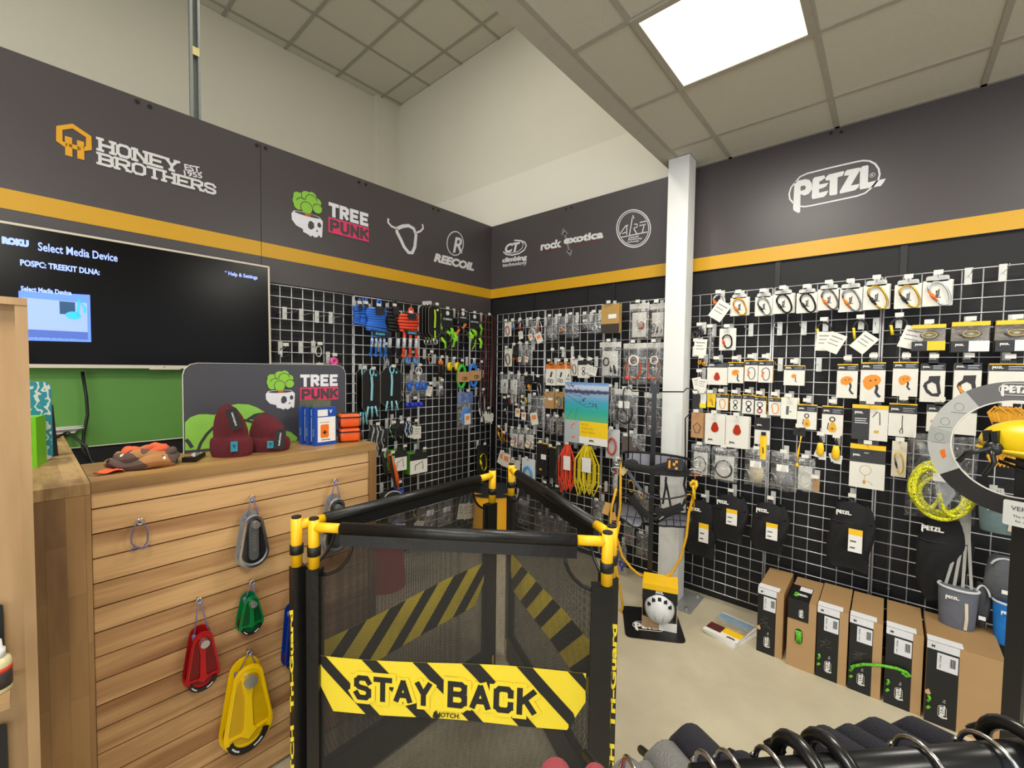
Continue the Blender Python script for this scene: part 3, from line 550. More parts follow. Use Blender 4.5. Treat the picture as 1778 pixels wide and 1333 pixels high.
L_(v.outputs['Distance'], c2_.inputs[0]); sp = N('ShaderNodeSeparateColor'); L_(v.outputs['Color'], sp.inputs[0]); c3_ = N('ShaderNodeValToRGB'); c3_.color_ramp.interpolation = 'CONSTANT'; c3_.color_ramp.elements[0].color = lin('#1c1a1a'); c3_.color_ramp.elements[1].position = .6; c3_.color_ramp.elements[1].color = lin('#e6e2da')
L_(sp.outputs[0], c3_.inputs[0]); mx = N('ShaderNodeMix'); mx.data_type = 'RGBA'; L_(c2_.outputs[0], mx.inputs[0]); L_(cr.outputs[0], mx.inputs[6]); L_(c3_.outputs[0], mx.inputs[7]); L_(mx.outputs[2], b_.inputs['Base Color']); b_.inputs['Roughness'].default_value = .85
g = at(255, 812); g.x -= .03
t = thing('neck_gaiter', 'crumpled brown and grey printed neck gaiter with orange lining on the counter', 'neck gaiter', (g.x, g.y, CZ))
def torus(R1, R2, r, z0, sq, wob, sd):
    def f(u, v_):
        a = u*2*math.pi; p = v_*2*math.pi; w_ = 1+wob*math.sin(3*a+sd)+wob*.6*math.sin(7*a+sd*2)
        rr = r*(1+.25*math.sin(2*a+sd)); return ((R1*w_+rr*math.cos(p))*math.cos(a), (R2*w_+rr*math.cos(p))*math.sin(a), z0+rr*sq*math.sin(p)+.006*math.sin(4*a+sd))
    return f
obj('fabric_fold', B().surf(torus(.05, .085, .022, .022, .95, .06, 1), 36, 12), SN, t, True); obj('fabric_fold', B().surf(torus(.042, .074, .017, .042, 1.2, .08, 2.5), 36, 12), SN, t, True)
obj('lining', B().surf(torus(.03, .055, .012, .056, 1.5, .1, 4), 30, 10), mt('#d8623c', .85, 0, .2, 40), t, True, label='orange lining')
obj('loose_end', B().surf(lambda u, v_: (.02+u*.05, -.13+v_*.07+.01*math.sin(u*6), .006+.008*math.sin(u*5+v_*4)**2), 8, 8), mt('#e2643a', .85, 0, .1, 40), t, True, label='orange end')
# remote control
g = at(338, 797); t = thing('remote_control', 'black television remote control on the counter', 'remote', (g.x, g.y, CZ+.002), math.radians(152))
obj('body', B().hull8([(-.065, -.024, 0), (-.068, -.022, .018), (-.06, .024, 0), (-.064, .022, .018), (.065, -.02, 0), (.06, -.019, .014), (.065, .02, 0), (.06, .019, .014)]), BLACK, t)
for i in range(5):
    for j in range(3): obj('button', B().box(-.05+i*.02, -.038+i*.02, -.015+j*.011, -.007+j*.011, .0165-i*.0008, .0195-i*.0008), mt(['#cfcfcf', '#b03030', '#2f8a4a', '#cfcfcf', '#888888'][(i*2+j) % 5]), t)
# beanies
KN, nt, b_, N, L_ = newmat('ribbed_knit'); tc = N('ShaderNodeTexCoord'); gx = N('ShaderNodeTexGradient'); gx.gradient_type = 'RADIAL'; L_(tc.outputs['Object'], gx.inputs[0])
mm = N('ShaderNodeMath'); mm.operation = 'MULTIPLY'; mm.inputs[1].default_value = 400; L_(gx.outputs['Fac'], mm.inputs[0]); sn = N('ShaderNodeMath'); sn.operation = 'SINE'; L_(mm.outputs[0], sn.inputs[0])
bp = N('ShaderNodeBump'); bp.inputs['Strength'].default_value = .9; bp.inputs['Distance'].default_value = .004; L_(sn.outputs[0], bp.inputs['Height']); L_(bp.outputs[0], b_.inputs['Normal']); b_.inputs['Base Color'].default_value = lin('#7d2632'); b_.inputs['Roughness'].default_value = .9
TEAL = mt('#1d8ba0', .6)
def beanie(cx, by, wpx, hpx, label, lean, tagpos, short=1.0):
    g = at(cx, by); c = (g-CAM).normalized(); dd = (g-CAM).dot(fw); wd = wpx/FPX*dd; h = hpx/FPX*dd
    g = g+Vector((c.x, c.y, 0)).normalized()*wd*.42
    t = thing('beanie', label, 'hat', (g.x, g.y, CZ), math.radians(50)); r = wd/2
    sh = lambda z: (lean*(z/h)**2*r, 0)
    def f(u, v_):
        a = u*2*math.pi
        prof = [(.93, .0), (1.0, .1), (1.0, .25), (.95, .34), (.84, .36), (.86, .5), (.8, .65), (.68, .78), (.48, .9), (.25, .97), (.02, 1.0)]
        k = v_*10; i = min(9, int(k)); fr = k-i; rr = prof[i][0]*(1-fr)+prof[i+1][0]*fr; zz = prof[i][1]*(1-fr)+prof[i+1][1]*fr
        z = zz*h; w_ = 1+.05*math.sin(2*a+zz*5)
        dz = -.06*h*math.cos(a-.6)*(zz > .7)*(1-short)*4
        return (rr*r*math.cos(a)*w_+sh(z)[0], rr*r*.72*math.sin(a)*w_, max(0, z+dz))
    obj('crown', B().surf(lambda u, v_: f(u, .3+.7*v_), 40, 16, True), KN, t, True)
    obj('turned_cuff', B().surf(lambda u, v_: (f(u, v_*.36)[0]*1.02, f(u, v_*.36)[1]*1.02, f(u, v_*.36)[2]), 40, 8, True), KN, t, True)
    v = Vector((CAM.x-g.x, CAM.y-g.y)).normalized(); ang = math.atan2(v.y, v.x)-math.radians(50)
    p = Vector((math.cos(ang)*r*1.0, math.sin(ang)*r*.74, 0))
    e = obj('fabric_label', B().box(-.012, .012, -.004, 0, h*.12, h*.31), TEAL, t, loc=(p.x*1.04, p.y*1.04, 0), label='teal fabric label'); e.rotation_euler[2] = ang+math.pi/2
    text(e, 'Y', 0, -.0045, h*.22, h=.014, mat=DARK)
    dx, dz_, rr_ = tagpos
    sd_ = Vector((-math.sin(ang), math.cos(ang)))
    e2 = obj('swing_tag', B().prism(rrect(.038, .085, .004), -.002, 0), DARK, t, loc=(p.x*1.12+sd_.x*dx, p.y*1.12+sd_.y*dx, dz_), label='dark card swing tag'); e2.rotation_euler = (0, rr_, ang+math.pi/2)
    text(e2, 'treehuggers', 0, -.0025, 0, h=.011, maxw=.062, mat=LOGOW, rot=math.pi/2)
beanie(403, 795, 64, 92, 'upright maroon ribbed beanie with folded cuff', -.25, (-.0, .155, -.25))
beanie(466, 786, 68, 66, 'slumped maroon ribbed beanie beside the upright one', -.1, (.035, .055, .12), .9)
# stand-up brand board behind
BX = 1.05
p0, p1 = P(320, 782, 0, BX), P(600, 700, 0, BX); pt = P(460, 632, 0, BX).z
t = thing('display_board', 'dark rounded display board with skull and tree logo standing on the counter back edge', 'sign', (BX, p0.y, CZ), math.pi/2)
bw, bhh = p1.y-p0.y, pt-CZ
obj('board', B().prism([(0, 0), (bw, 0)]+rrect(bw, bhh*2, .05, bw/2, 0)[0:8], 0, .01), mt('#45454d', .45, 0, .05, 8), t)
obj('cut_edge', B().stroke([(0, 0)]+rrect(bw, bhh*2, .05, bw/2, 0)[0:8][::-1]+[(bw, 0)], .004, .0, .0098), mt('#d8d6cf'), t)
def bxy(x, y): q_ = P(300+x/4.939, 620+y/4.939, 0, BX); return (q_.y-p0.y, q_.z-CZ)
gl = B()
for pts in ([(105, 560), (150, 515), (220, 490), (290, 488), (360, 495), (400, 455), (480, 415), (560, 400), (650, 405), (720, 430), (790, 472), (720, 480), (640, 525), (690, 540), (770, 510), (830, 505), (890, 540), (930, 590), (945, 625), (1010, 640), (1070, 690), (1060, 760), (105, 800)],):
    gl.prism([(max(.001, a), max(.001, b)) for a, b in [bxy(*p) for p in pts]], -.001, 0)
obj('green_print', gl, mt('#8cc850', .5), t)
for pts, wd in (([(215, 800), (240, 735), (290, 660), (350, 600), (420, 560), (520, 535), (620, 540), (700, 560)], .011), ([(105, 705), (140, 735), (165, 775)], .013), ([(640, 535), (700, 495), (780, 480)], .01)):
    obj('leaf_line', B().stroke([(max(.006, a), max(.0, b)) for a, b in [bxy(*p) for p in pts]], wd, -.002, -.001), mt('#3a3b40', .5), t)
s0, s1, s2 = bxy(797, 467), bxy(1417, 467), bxy(900, 137)
def place_board(o, c=(0, 0, 0)): o.location = (s0[0]+c[0], -.001+c[2], s0[1]+c[1]+.004)
tree_logo(t, place_board, (s1[0]-s0[0])/620)
# blue first-aid cartons with card tops
BLU = mt('#1747a6', .4)
for i, (xl, xr, yb) in enumerate(((553, 590, 773), (534, 571, 767), (515, 552, 764))):
    gA = at(548, 775); wd = .102; ra_ = math.radians(93)
    lab = ['front blue first aid kit carton with orange pack picture', 'middle blue carton of the three beside the board', 'rearmost blue carton of the three beside the board'][i]
    t = thing('first_aid_carton', lab, 'carton', (gA.x-math.sin(ra_)*.045*i-.004, gA.y+math.cos(ra_)*.045*i-.008*i, CZ), ra_, 'first aid cartons')
    h = .176
    obj('carton', B().box(0, wd, 0, .032, 0, h), BLU, t); obj('hanging_flap', B().box(.004, wd-.012, .026, .03, h, h+.03), mt('#5d6048', .6, 0, .5, 120), t)
    obj('front_panel', B().box(.012, wd-.004, -.0008, 0, .016, h-.045), WHITE, t); fp = obj('bag_picture', B().prism(rrect(.04, .062, .006, .045, .066), -.0016, -.0008), ORG, t); obj('cross', B().box(.042, .048, -.002, -.0016, .05, .07).box(.035, .055, -.002, -.0016, .057, .063), DARK, fp)
    obj('price_label', B().box(.012, .06, -.0012, 0, h-.04, h-.01), WHITE, t); text(t, 'STANDARD', .05, -.001, .026, h=.006, mat=DARK); text(t, 'Wound Control Kit', .046, -.001, .107, h=.004, mat=mt('#b03030'))
    text(t, 'V', .075, -.0005, h-.02, h=.016, mat=LOGOW, bold=.06)
    e = text(t, 'FIRST AID', 0, 0, .05, h=.006, mat=LOGOW, rot=math.pi/2); e.rotation_euler[2] = -math.pi/2; e.location = (-.0006, .016, .06)
# orange pouches
for i, zz in enumerate((0, .07)):
    g = at(608, 768); t = thing('orange_pouch', ['lower orange zipped first aid pouch on the counter end', 'upper orange zipped first aid pouch stacked on the other'][i], 'pouch', (g.x-.04, g.y+.015, CZ+zz+.001), math.radians(72), 'orange pouches')
    def f(u, v_):
        a = u*2*math.pi; b = (v_-.5)*math.pi; e_ = .35; s_ = lambda x: math.copysign(abs(x)**e_, x)
        return (.05*s_(math.cos(b))*s_(math.cos(a)), .04*s_(math.cos(b))*s_(math.sin(a)), i*.0+.034+.033*s_(math.sin(b)))
    obj('pouch', B().surf(f, 28, 12, True), mt('#e2581c', .3, 0, .1, 20, .3), t, True)
    obj('black_piping', B().tube([(.051*max(-1, min(1, 1.35*math.cos(a*.35))), .041*max(-1, min(1, 1.35*math.sin(a*.35))), .05) for a in range(18)], .0035, 6, True).tube([(-.05, -.04, .004), (-.052, -.042, .05)], .0035, 6).tube([(.05, -.04, .004), (.052, -.042, .05)], .0035, 6), BLACK, t, True)
    obj('handle_strap', B().box(-.035, .035, -.02, .02, .066, .069), BLACK, t)
# left end of the counter: green box, patterned board, papers
g0, g1 = at(40, 813), at(70, 806)
t = thing('head_torch_box', 'white and lime green carton standing at the left end of the counter', 'carton', (g0.x, g0.y, CZ), math.radians(75))
obj('carton', B().box(0, .034, 0, .1, 0, .176), mt('#74c61e', .4), t); obj('white_side', B().box(-.0008, 0, .0, .1, 0, .12).box(-.0008, 0, 0, .1, .165, .176), WHITE, t); obj('black_side', B().box(-.0008, 0, 0, .1, .12, .165), BLACK, t)
text(t, 'MYNT', .018, -.001, .135, h=.008, mat=BLACK, rot=-math.pi/2, bold=.05); text(t, 'CHESTER', .018, -.001, .07, h=.009, mat=WHITE, rot=-math.pi/2)
TP, nt, b_, N, L_ = newmat('teal_maze_print'); tc = N('ShaderNodeTexCoord'); wv = N('ShaderNodeTexWave'); wv.inputs['Scale'].default_value = 14; wv.inputs['Distortion'].default_value = 9; wv.inputs['Detail'].default_value = 1; wv.inputs['Detail Scale'].default_value = 2.5
L_(tc.outputs['Object'], wv.inputs['Vector']); cr = N('ShaderNodeValToRGB'); cr.color_ramp.interpolation = 'CONSTANT'; cr.color_ramp.elements[0].color = lin('#1c8797'); cr.color_ramp.elements[1].position = .66; cr.color_ramp.elements[1].color = lin('#c9cfc4'); L_(wv.outputs['Fac'], cr.inputs[0]); L_(cr.outputs[0], b_.inputs['Base Color'])
ga, gb = at(30, 790), at(88, 748); xp = .85
pa, pb, pc = P(28, 700, 0, xp), P(88, 700, 0, xp), P(60, 663, 0, xp)
t = thing('patterned_case', 'teal case with white maze pattern leaning upright on the counter', 'case', (xp, pa.y-.05, CZ), math.pi/2); ww = pb.y-pa.y+.05
obj('shell', B().prism(rrect(ww, pc.z-CZ, .02, ww/2, (pc.z-CZ)/2), 0, .03), TP, t); obj('rim', B().stroke(rrect(ww, pc.z-CZ-.004, .02, ww/2, (pc.z-CZ)/2), .006, .004, .031, True), TEAL, t)
t = tag(obj('black_folder', B().hull8([(.72, pb.y-.03, CZ), (.70, pb.y-.03, CZ+.2), (.72, pb.y+.02, CZ), (.70, pb.y+.01, CZ+.2), (.76, pb.y-.03, CZ), (.74, pb.y-.03, CZ+.2), (.76, pb.y+.02, CZ), (.74, pb.y+.01, CZ+.2)]), BLACK), 'narrow black folder standing behind the teal case', 'folder')
for i in range(6):
    g = at(112, 750); tag(obj('paper_sheet', B().box(-.1, .1, -.07, .07, 0, .004), mt('#dcdad2'), loc=(g.x+.02*math.sin(i*2), g.y-.02, CZ+.001+i*.0062)), ['lowest', 'second lowest', 'third', 'fourth', 'second highest', 'topmost'][i]+' sheet in the pile of papers beside the black folder', 'paper', 'pile of papers').rotation_euler[2] = .12*i-.3
tag(obj('desk_cable', B().tube([at(90, 762, CZ+.006), at(118, 750, CZ+.01), P(150, 775, 0, .45), P(158, 800, 0, .45), P(170, 812, 0, .5)], .006, 6), BLACK, smooth=True), 'black cable trailing over the back of the counter', 'cable')
# ---------------------------------------------------------------- stay back barrier
NET = net_mat(); SLV = mt('#0e0e0e', .38, 0, .25, 18, .6); BYEL = mt('#f3bc0c', .4); HAZ = mt('#e8cf2c', .5, 0, .04, 60)
br_ = thing('safety_barrier', 'three-panel folding mesh safety barrier with yellow corner fittings and STAY BACK banner', 'barrier', (0, 0, 0))
A0, B0, C0, A1, C1, B1 = (1.707, -2.641), (2.533, -2.04), (1.652, -1.674), (1.647, -2.676), (1.639, -1.507), (2.515, -1.978)
def panel(a, b, front):
    a = Vector(a); b = Vector(b); L = (b-a).length; ang = math.atan2(b.y-a.y, b.x-a.x)
    def put(nm, bb, m, sm=False, **k):
        o = obj(nm, bb, m, br_, sm, (a.x, a.y, 0), **k); o.rotation_euler[2] = ang; return o
    H = 1.10; side = 'front' if front else 'side'
    for x in (0, L):
        sx = 1 if x == 0 else -1
        put('pole', B().cyl((x, 0, .02), (x, 0, 1.0), .017, 12), SLV, True)
        put('corner_fitting', B().cyl((x, 0, .955), (x, 0, 1.128), .019, 14).cyl((x, 0, H), (x+sx*.1, 0, H), .017, 14), BYEL, True)
        put('end_cap', B().cyl((x, 0, 1.128), (x, 0, 1.134), .0165, 12), BLACK)
        put('black_collar', B().cyl((x, 0, 1.0), (x, 0, 1.032), .023, 14), BLACK, True)
        put('pole_sleeve', B().box(x-.019 if sx > 0 else x-.05, x+.026 if sx > 0 else x+.019, -.0195, .0195, .03, .953), SLV)
        put('foot', B().cyl((x, 0, 0), (x, 0, .13), .021, 12), BYEL, True)
    put('top_rail', B().cyl((.1, 0, H), (L-.1, 0, H), .0215, 14), SLV, True)
    put('rail_sleeve', B().box(.1, L-.1, -.012, .012, H-.058, H), SLV)
    put('bottom_sleeve', B().box(.02, L-.02, -.02, .02, .02, .16), SLV)
    cut = .12
    poly = [(.03, .15), (L-.03, .15), (L-.03, H-.045-cut)]+[(L-.03-cut+ cut*math.cos(math.radians(d))*1.0*0 + (cut-cut*math.sin(math.radians(90-d))), 0) for d in ()]
    for k in range(0, 7):
        t_ = math.radians(90*k/6); poly.append((L-.02-cut*math.sin(t_), H-.05-cut*math.cos(t_)))
    for k in range(6, -1, -1):
        t_ = math.radians(90*k/6); poly.append((.02+cut*math.sin(t_), H-.05-cut*math.cos(t_)))
    put('net', B().prism(poly, -.0003, .0003), NET)
    put('curved_binding', B().tube([(L-.02-cut*math.sin(math.radians(15*k)), 0, H-.05-cut*math.cos(math.radians(15*k))) for k in range(7)], .006, 6), SLV, True)
    put('curved_binding', B().tube([(.02+cut*math.sin(math.radians(15*k)), 0, H-.05-cut*math.cos(math.radians(15*k))) for k in range(7)], .006, 6), SLV, True)
    # banner (slightly wavy hazard band)
    sg = -1 if front or True else 1
    N_ = 24; zt = lambda s: .641+.011*s/.95-.006*math.sin(s*7); zb_ = lambda s: .441+.009*s/.95-.003*math.sin(s*9)
    x0, x1 = .02, L-.062
    for face in (1,) if front else (1,):
        bn = put('hazard_banner', B().surf(lambda u, v_: (lambda s: (s, -.005-.0005*math.sin(s*16+v_*3), zt(s)*(1-v_)+zb_(s)*v_))((x0+(x1-x0)*u)+ (0 if not (v_ > .5) else (.052*(v_-.5)*2*(1-u)-.06*(v_-.5)*2*u))), N_, 8), HAZ)
        if front: bn['label'] = 'yellow and black hazard banner reading STAY BACK'
        def stripe(s0_, s1_):
            return B().surf(lambda u, v_: (lambda s: (s, -.0062-.0005*math.sin(s*16+v_*3), zt(s)*(1-v_)+zb_(s)*v_))(max(x0+.0, min(x1-(.055*(max(0, v_-.5))*2), s0_+(s1_-s0_)*u*(1 if front else 1.5)+.2*(v_ if front else 1-v_)))), 3, 10)
        for (p_, q_) in ((543, 567), (629, 655), (717, 742), (802, 833), (897, 925), (986, 1012)):
            sa, sb_ = (bs(p_, 1150), bs(q_, 1150)); o = put('black_stripe', stripe(sa, min(sb_, x1)), BLACK); o.parent = bn; o.location = (0, 0, 0); o.rotation_euler[2] = 0
        ends = (x0+.0, x1)
    return put, L, ang, bn
def bs(x, y):
    a = Vector(A0); b = Vector(B0); d = (b-a).normalized(); q_ = PP(x, y, (a.x, a.y, 0), (-d.y, d.x, 0)); return (Vector((q_.x, q_.y))-a).dot(d)
def bz(x, y):
    a = Vector(A0); b = Vector(B0); d = (b-a).normalized(); return PP(x, y, (a.x, a.y, 0), (-d.y, d.x, 0)).z
put, L, ang, bn = panel(A0, B0, True)
for s, xa, xb, ya, yb, h in (('STAY', 614, 754, 1189, 1202, 0), ('BACK', 775, 935, 1201, 1217, 0)):
    sa, sb_ = bs(xa, ya), bs(xb, yb); za, zb2 = bz(xa, ya), bz(xb, yb); hh = (bz(xa, 1168)-bz(xa, 1210)) if s == 'STAY' else (bz(860, 1186)-bz(860, 1232))
    r_ = math.atan2(zb2-za, sb_-sa)
    for nm, m_, tk, yy in (('letter_outline', HAZ, .52, -.0072), ('lettering', BLACK, .21, -.0078)):
        ex = hh*(tk-.21); g_ = glyphs(s, sb_-sa, hh, hh*.21, fill=.86) if ex == 0 else glyphs(s, sb_-sa+ex*0, hh+ex, hh*tk, fill=.86+ex/((sb_-sa)/4))
        o = obj(nm, g_, m_, bn, recalc=False); o.rotation_euler[1] = -r_; o.location = (sa, yy, za-(hh+ex)/2)
zz_ = bz(772, 1238); text(bn, 'NOTCH.', bs(778, 1238), -.0075, zz_, h=.017, mat=BLACK, shear=.1, bold=.02)
em = obj('emblem', B().prism([(bs(752, 1238), zz_-.012), (bs(754, 1238), zz_+.006), (bs(759, 1238), zz_+.014), (bs(761, 1238), zz_-.004), (bs(765, 1238), zz_+.012), (bs(765, 1238), zz_-.01), (bs(760, 1238), zz_-.014)], -.0085, -.0075), BLACK, bn)
panel(A1, C0, False); panel(C1, B1, False)
for (cx, cy, s, r_) in ((2.536, -2.012, 'NOTCH  Tri-Guard', .0), (1.672, -2.70, 'NOTCH  Tri-Guard', 0)):
    v = Vector((CAM.x-cx, CAM.y-cy)).normalized(); ag = math.atan2(v.y, v.x)+math.pi/2
    o = text(br_, s, cx, cy, .47, .72, .02 if cx > 2 else .011, HAZ, .0, .04, 0, math.pi/2); kk = .012 if cx > 2 else -.005; o.location = (cx+v.x*.034+kk*math.cos(ag), cy+v.y*.034+kk*math.sin(ag), .47); o.rotation_euler = (0, -math.pi/2, ag)
# ---------------------------------------------------------------- rope cartons on the floor
KR = mt('#ad8a5e', .7, 0, .06, 12); KRD = mt('#9c7b50', .7, 0, .06, 12); GROPE = rope_mat('#62b82a', '#1c5a12', 260, .86); LBL = mt('#d9dade', .5)
BXS = [(2.674, 2.805, -.437, .385, 0), (2.829, 2.962, -.46, .385, 1), (2.967, 3.100, -.455, .392, 0), (3.107, 3.238, -.455, .392, 0), (3.252, 3.388, -.455, .394, 0), (3.400, 3.650, -.468, .394, 0)]
LB = ['leftmost kraft rope carton with torn black front beside the magazines', 'kraft rope carton with oval hand hole showing green rope', 'third kraft rope carton from the left, scuffed black front', 'fourth kraft rope carton, green rope end leaving its front', 'fifth kraft rope carton, green rope end lying across its front', 'widest kraft rope carton at the right end of the row']
for i, (x0, x1, y0, h, kd) in enumerate(BXS):
    t = thing('rope_carton', LB[i], 'carton', (x0, y0, 0), 0, 'kraft rope cartons on the floor'); wd = x1-x0; dp = .33
    obj('carton', B().box(0, wd, 0, dp, 0, h), KR, t)
    obj('top_flap', B().hull8([(0, .005, h), (0, .005, h+.003), (0, dp, h), (0, dp, h+.004), (wd*.995, .005, h), (wd*.995, .005, h+.003), (wd, dp, h), (wd, dp, h+.006)]), KRD, t)
    bwid = wd*.72 if i < 5 else .108
    if kd == 0:
        f = obj('black_front_print', B().box(.0, bwid, -.0012, 0, 0, h-.03), BLACK, t)
        obj('white_band', B().box(-.001, bwid, -.002, 0, h-.035, h+.001).box(-.001, bwid+.012, 0, .052, h+.003, h+.006), LBL, t); text(t, 'M', .02, -.003, h-.018, h=.012, mat=BLACK)
        lb = obj('address_label', B().box(bwid*.32, bwid*.97, -.0025, -.0012, h-.125, h-.045), LBL, t)
        bc = B()
        for k in range(7): bc.box(bwid*.72+k*.0028, bwid*.72+k*.0028+.0012*(1+k % 2), -.003, -.0025, h-.1, h-.058)
        obj('barcode', bc, BLACK, lb); text(lb, '11.5 mm', bwid*.42, -.003, h-.07, h=.007, mat=DARK, rot=math.pi/2); text(lb, 'L 60 m', bwid*.42, -.003, h-.105, h=.005, mat=DARK, rot=math.pi/2)
        lg = logo(f, bwid*.6, -.002, .075, .062, WHITE, True, rot=math.pi/2)
        text(f, '2 x', bwid*.6, -.002, .125, h=.009, mat=LOGOW, rot=math.pi/2)
        obj('vent_hole', B().box(.004, .026, -.0018, -.0012, .095, .13).box(.004, .024, -.0018, -.0012, .06, .082), mt('#050505'), f)
        if i >= 2: obj('rope_in_hole', B().tube([(.01, -.004, .1), (.018, -.006, .115), (.012, -.004, .128)], .006, 8).tube([(.008, -.004, .064), (.018, -.005, .078)], .006, 8), GROPE, f, True, label='lime green rope showing through the hole')
        if i in (0, 5): obj('torn_patch', B().prism([(0, .15), (.012, .16), (.02, .14), (.012, .13), (0, .135)], -.0022, -.0012), mt('#c8a070'), f)
        if i in (0, 2, 3):
            sc_ = B()
            for k in range(9): xx = RN.uniform(.01, .05); z_ = RN.uniform(.16, .22); sc_.stroke([(xx, z_), (xx+RN.uniform(.01, .03), z_+RN.uniform(-.02, .02))], .0008, -.0018, -.0012)
            obj('scuff_marks', sc_, mt('#6f6a64'), f)
    else:
        f = obj('black_top_print', B().box(0, wd*.74, -.0012, 0, h-.11, h+.003).box(0, wd*.74, 0, .2, h+.003, h+.0055), BLACK, t)
        obj('address_label', B().box(wd*.28, wd*.72, .13, .19, h+.0055, h+.0065), LBL, t); logo(f, wd*.5, -.002, h-.065, .045, WHITE, True, rot=math.pi/2)
        o = logo(f, wd*.45, .07, h+.0062, .05, WHITE, True); o.rotation_euler = (-math.pi/2, 0, 0)
        obj('rope_in_hole', B().cyl((.03, .05, h+.005), (.03, .05, h+.009), .011, 10).cyl((.03, .08, h+.005), (.03, .08, h+.009), .011, 10), GROPE, f, label='green rope showing through round holes')
        obj('hand_hole', B().prism(rrect(.036, .085, .017, wd*.42, h-.2), -.001, 0), mt('#0b0b0b'), t)
        rp = B()
        for k in range(4): rp.tube([(wd*.42-.011+k*.007, -.001-.003*(k % 2), h-.235), (wd*.42-.008+k*.006, -.004, h-.2), (wd*.42-.013+k*.008, -.002, h-.168)], .0045, 6)
        obj('rope_in_hole', rp, GROPE, t, True, label='lime green rope behind the hand hole')
pts = [P(1476, 1164, 1, -.462), P(1482, 1156, 1, -.47), P(1500, 1153, 1, -.475), P(1530, 1155, 1, -.475), P(1556, 1160, 1, -.475), P(1574, 1167, 1, -.475), P(1580, 1173, 1, -.475), P(1574, 1174, 1, -.475), P(1566, 1167, 1, -.475)]
tag(obj('rope_end', B().tube(pts, .007, 8), GROPE, smooth=True), 'lime green rope end lying out across two cartons', 'rope')
# magazines
MAGC = [('#c9c4b8', '#7b6a58'), ('#d8d6d0', '#8ba2b8')]
for i in range(6):
    g = P(1290-i*3, 1085-i*1.5, 2, 0); t = thing('magazine', 'topmost catalogue of the pile with landscape and yellow cover' if i == 5 else ['lowest', 'second lowest', 'third', 'fourth', 'second highest'][i]+' white edged catalogue in the floor pile by the wall', 'magazine', (2.52+.006*math.sin(i*3)-.004*i, -.36, .0+i*.006), math.radians(-18+i*2), None if i == 5 else 'catalogues in the floor pile')
    obj('pages', B().box(-.1, .1, -.14, .14, .0005, .0055), WHITE, t)
    if i == 5:
        obj('sky_picture', B().box(-.1, .1, .04, .13, .0055, .006), mt('#8ea6bb', .35, 0, .3, 15), t); obj('hill_picture', B().box(-.1, .1, -.03, .04, .0055, .006), mt('#a79b82', .35, 0, .5, 25), t)
        obj('red_picture', B().box(-.1, -.01, -.11, -.03, .0055, .006), mt('#5a2c28', .35, 0, .7, 40), t); obj('yellow_block', B().box(-.01, .1, -.09, -.03, .0055, .006), YEL, t)
        o = logo(t, .06, -.12, .0062, .05, BLACK); o.rotation_euler = (-math.pi/2, 0, 0)
# ---------------------------------------------------------------- grid panels
WIRE = mt('#d6d6da', .35, .5, .03); SQ = .0762; GZ = .082
hw_ = {}
def gridpanel(wall, u, ncol, label):
    loc = (.05, u, GZ) if wall == 'L' else (u, -.05, GZ)
    t = thing('grid_wall_panel', label, 'grid panel', loc, math.pi/2 if wall == 'L' else 0, 'steel grid wall panels')
    W = ncol*SQ; H = 28*SQ
    if 'v' not in hw_: hw_['v'] = B().cyl((0, 0, 0), (0, 0, H), .003, 6).mesh(WIRE, True); hw_['e'] = B().cyl((0, 0, 0), (0, 0, H), .0048, 6).mesh(WIRE, True)
    if ncol not in hw_: hw_[ncol] = B().cyl((0, -.004, 0), (W, -.004, 0), .003, 6).mesh(WIRE, True)
    for k in range(ncol+1): link('vertical_wire', hw_['e' if k in (0, ncol) else 'v'], t, (k*SQ, 0, 0))
    for k in range(29): link('horizontal_wire', hw_[ncol], t, (0, 0, k*SQ))
    for z in (.35, 1.15, 1.95): obj('stand_off', B().cyl((SQ, 0, z), (SQ, .05 if wall == 'L' else .065, z), .006, 6), STEEL, t)
names = ['nearest the television', 'holding the coiled blue lanyards', 'holding the lime and orange straps', 'narrow, in the left side of the corner']
for k in range(4): gridpanel('L', -2.206+.6216*k, 8 if k < 3 else 4, 'steel grid panel on the left wall '+names[k])
names = ['just right of the corner', 'behind the landscape poster', 'behind and beside the white column', 'right of the white column', 'seven squares wide below the oval logo', 'at the right edge behind the yellow coiled rope', 'beyond the right edge behind the helmet']
xx = .148
for k, n in enumerate((8, 8, 8, 8, 7, 8, 8)): gridpanel('B', xx, n, 'steel grid panel on the back wall '+names[k]); xx += n*SQ+.012
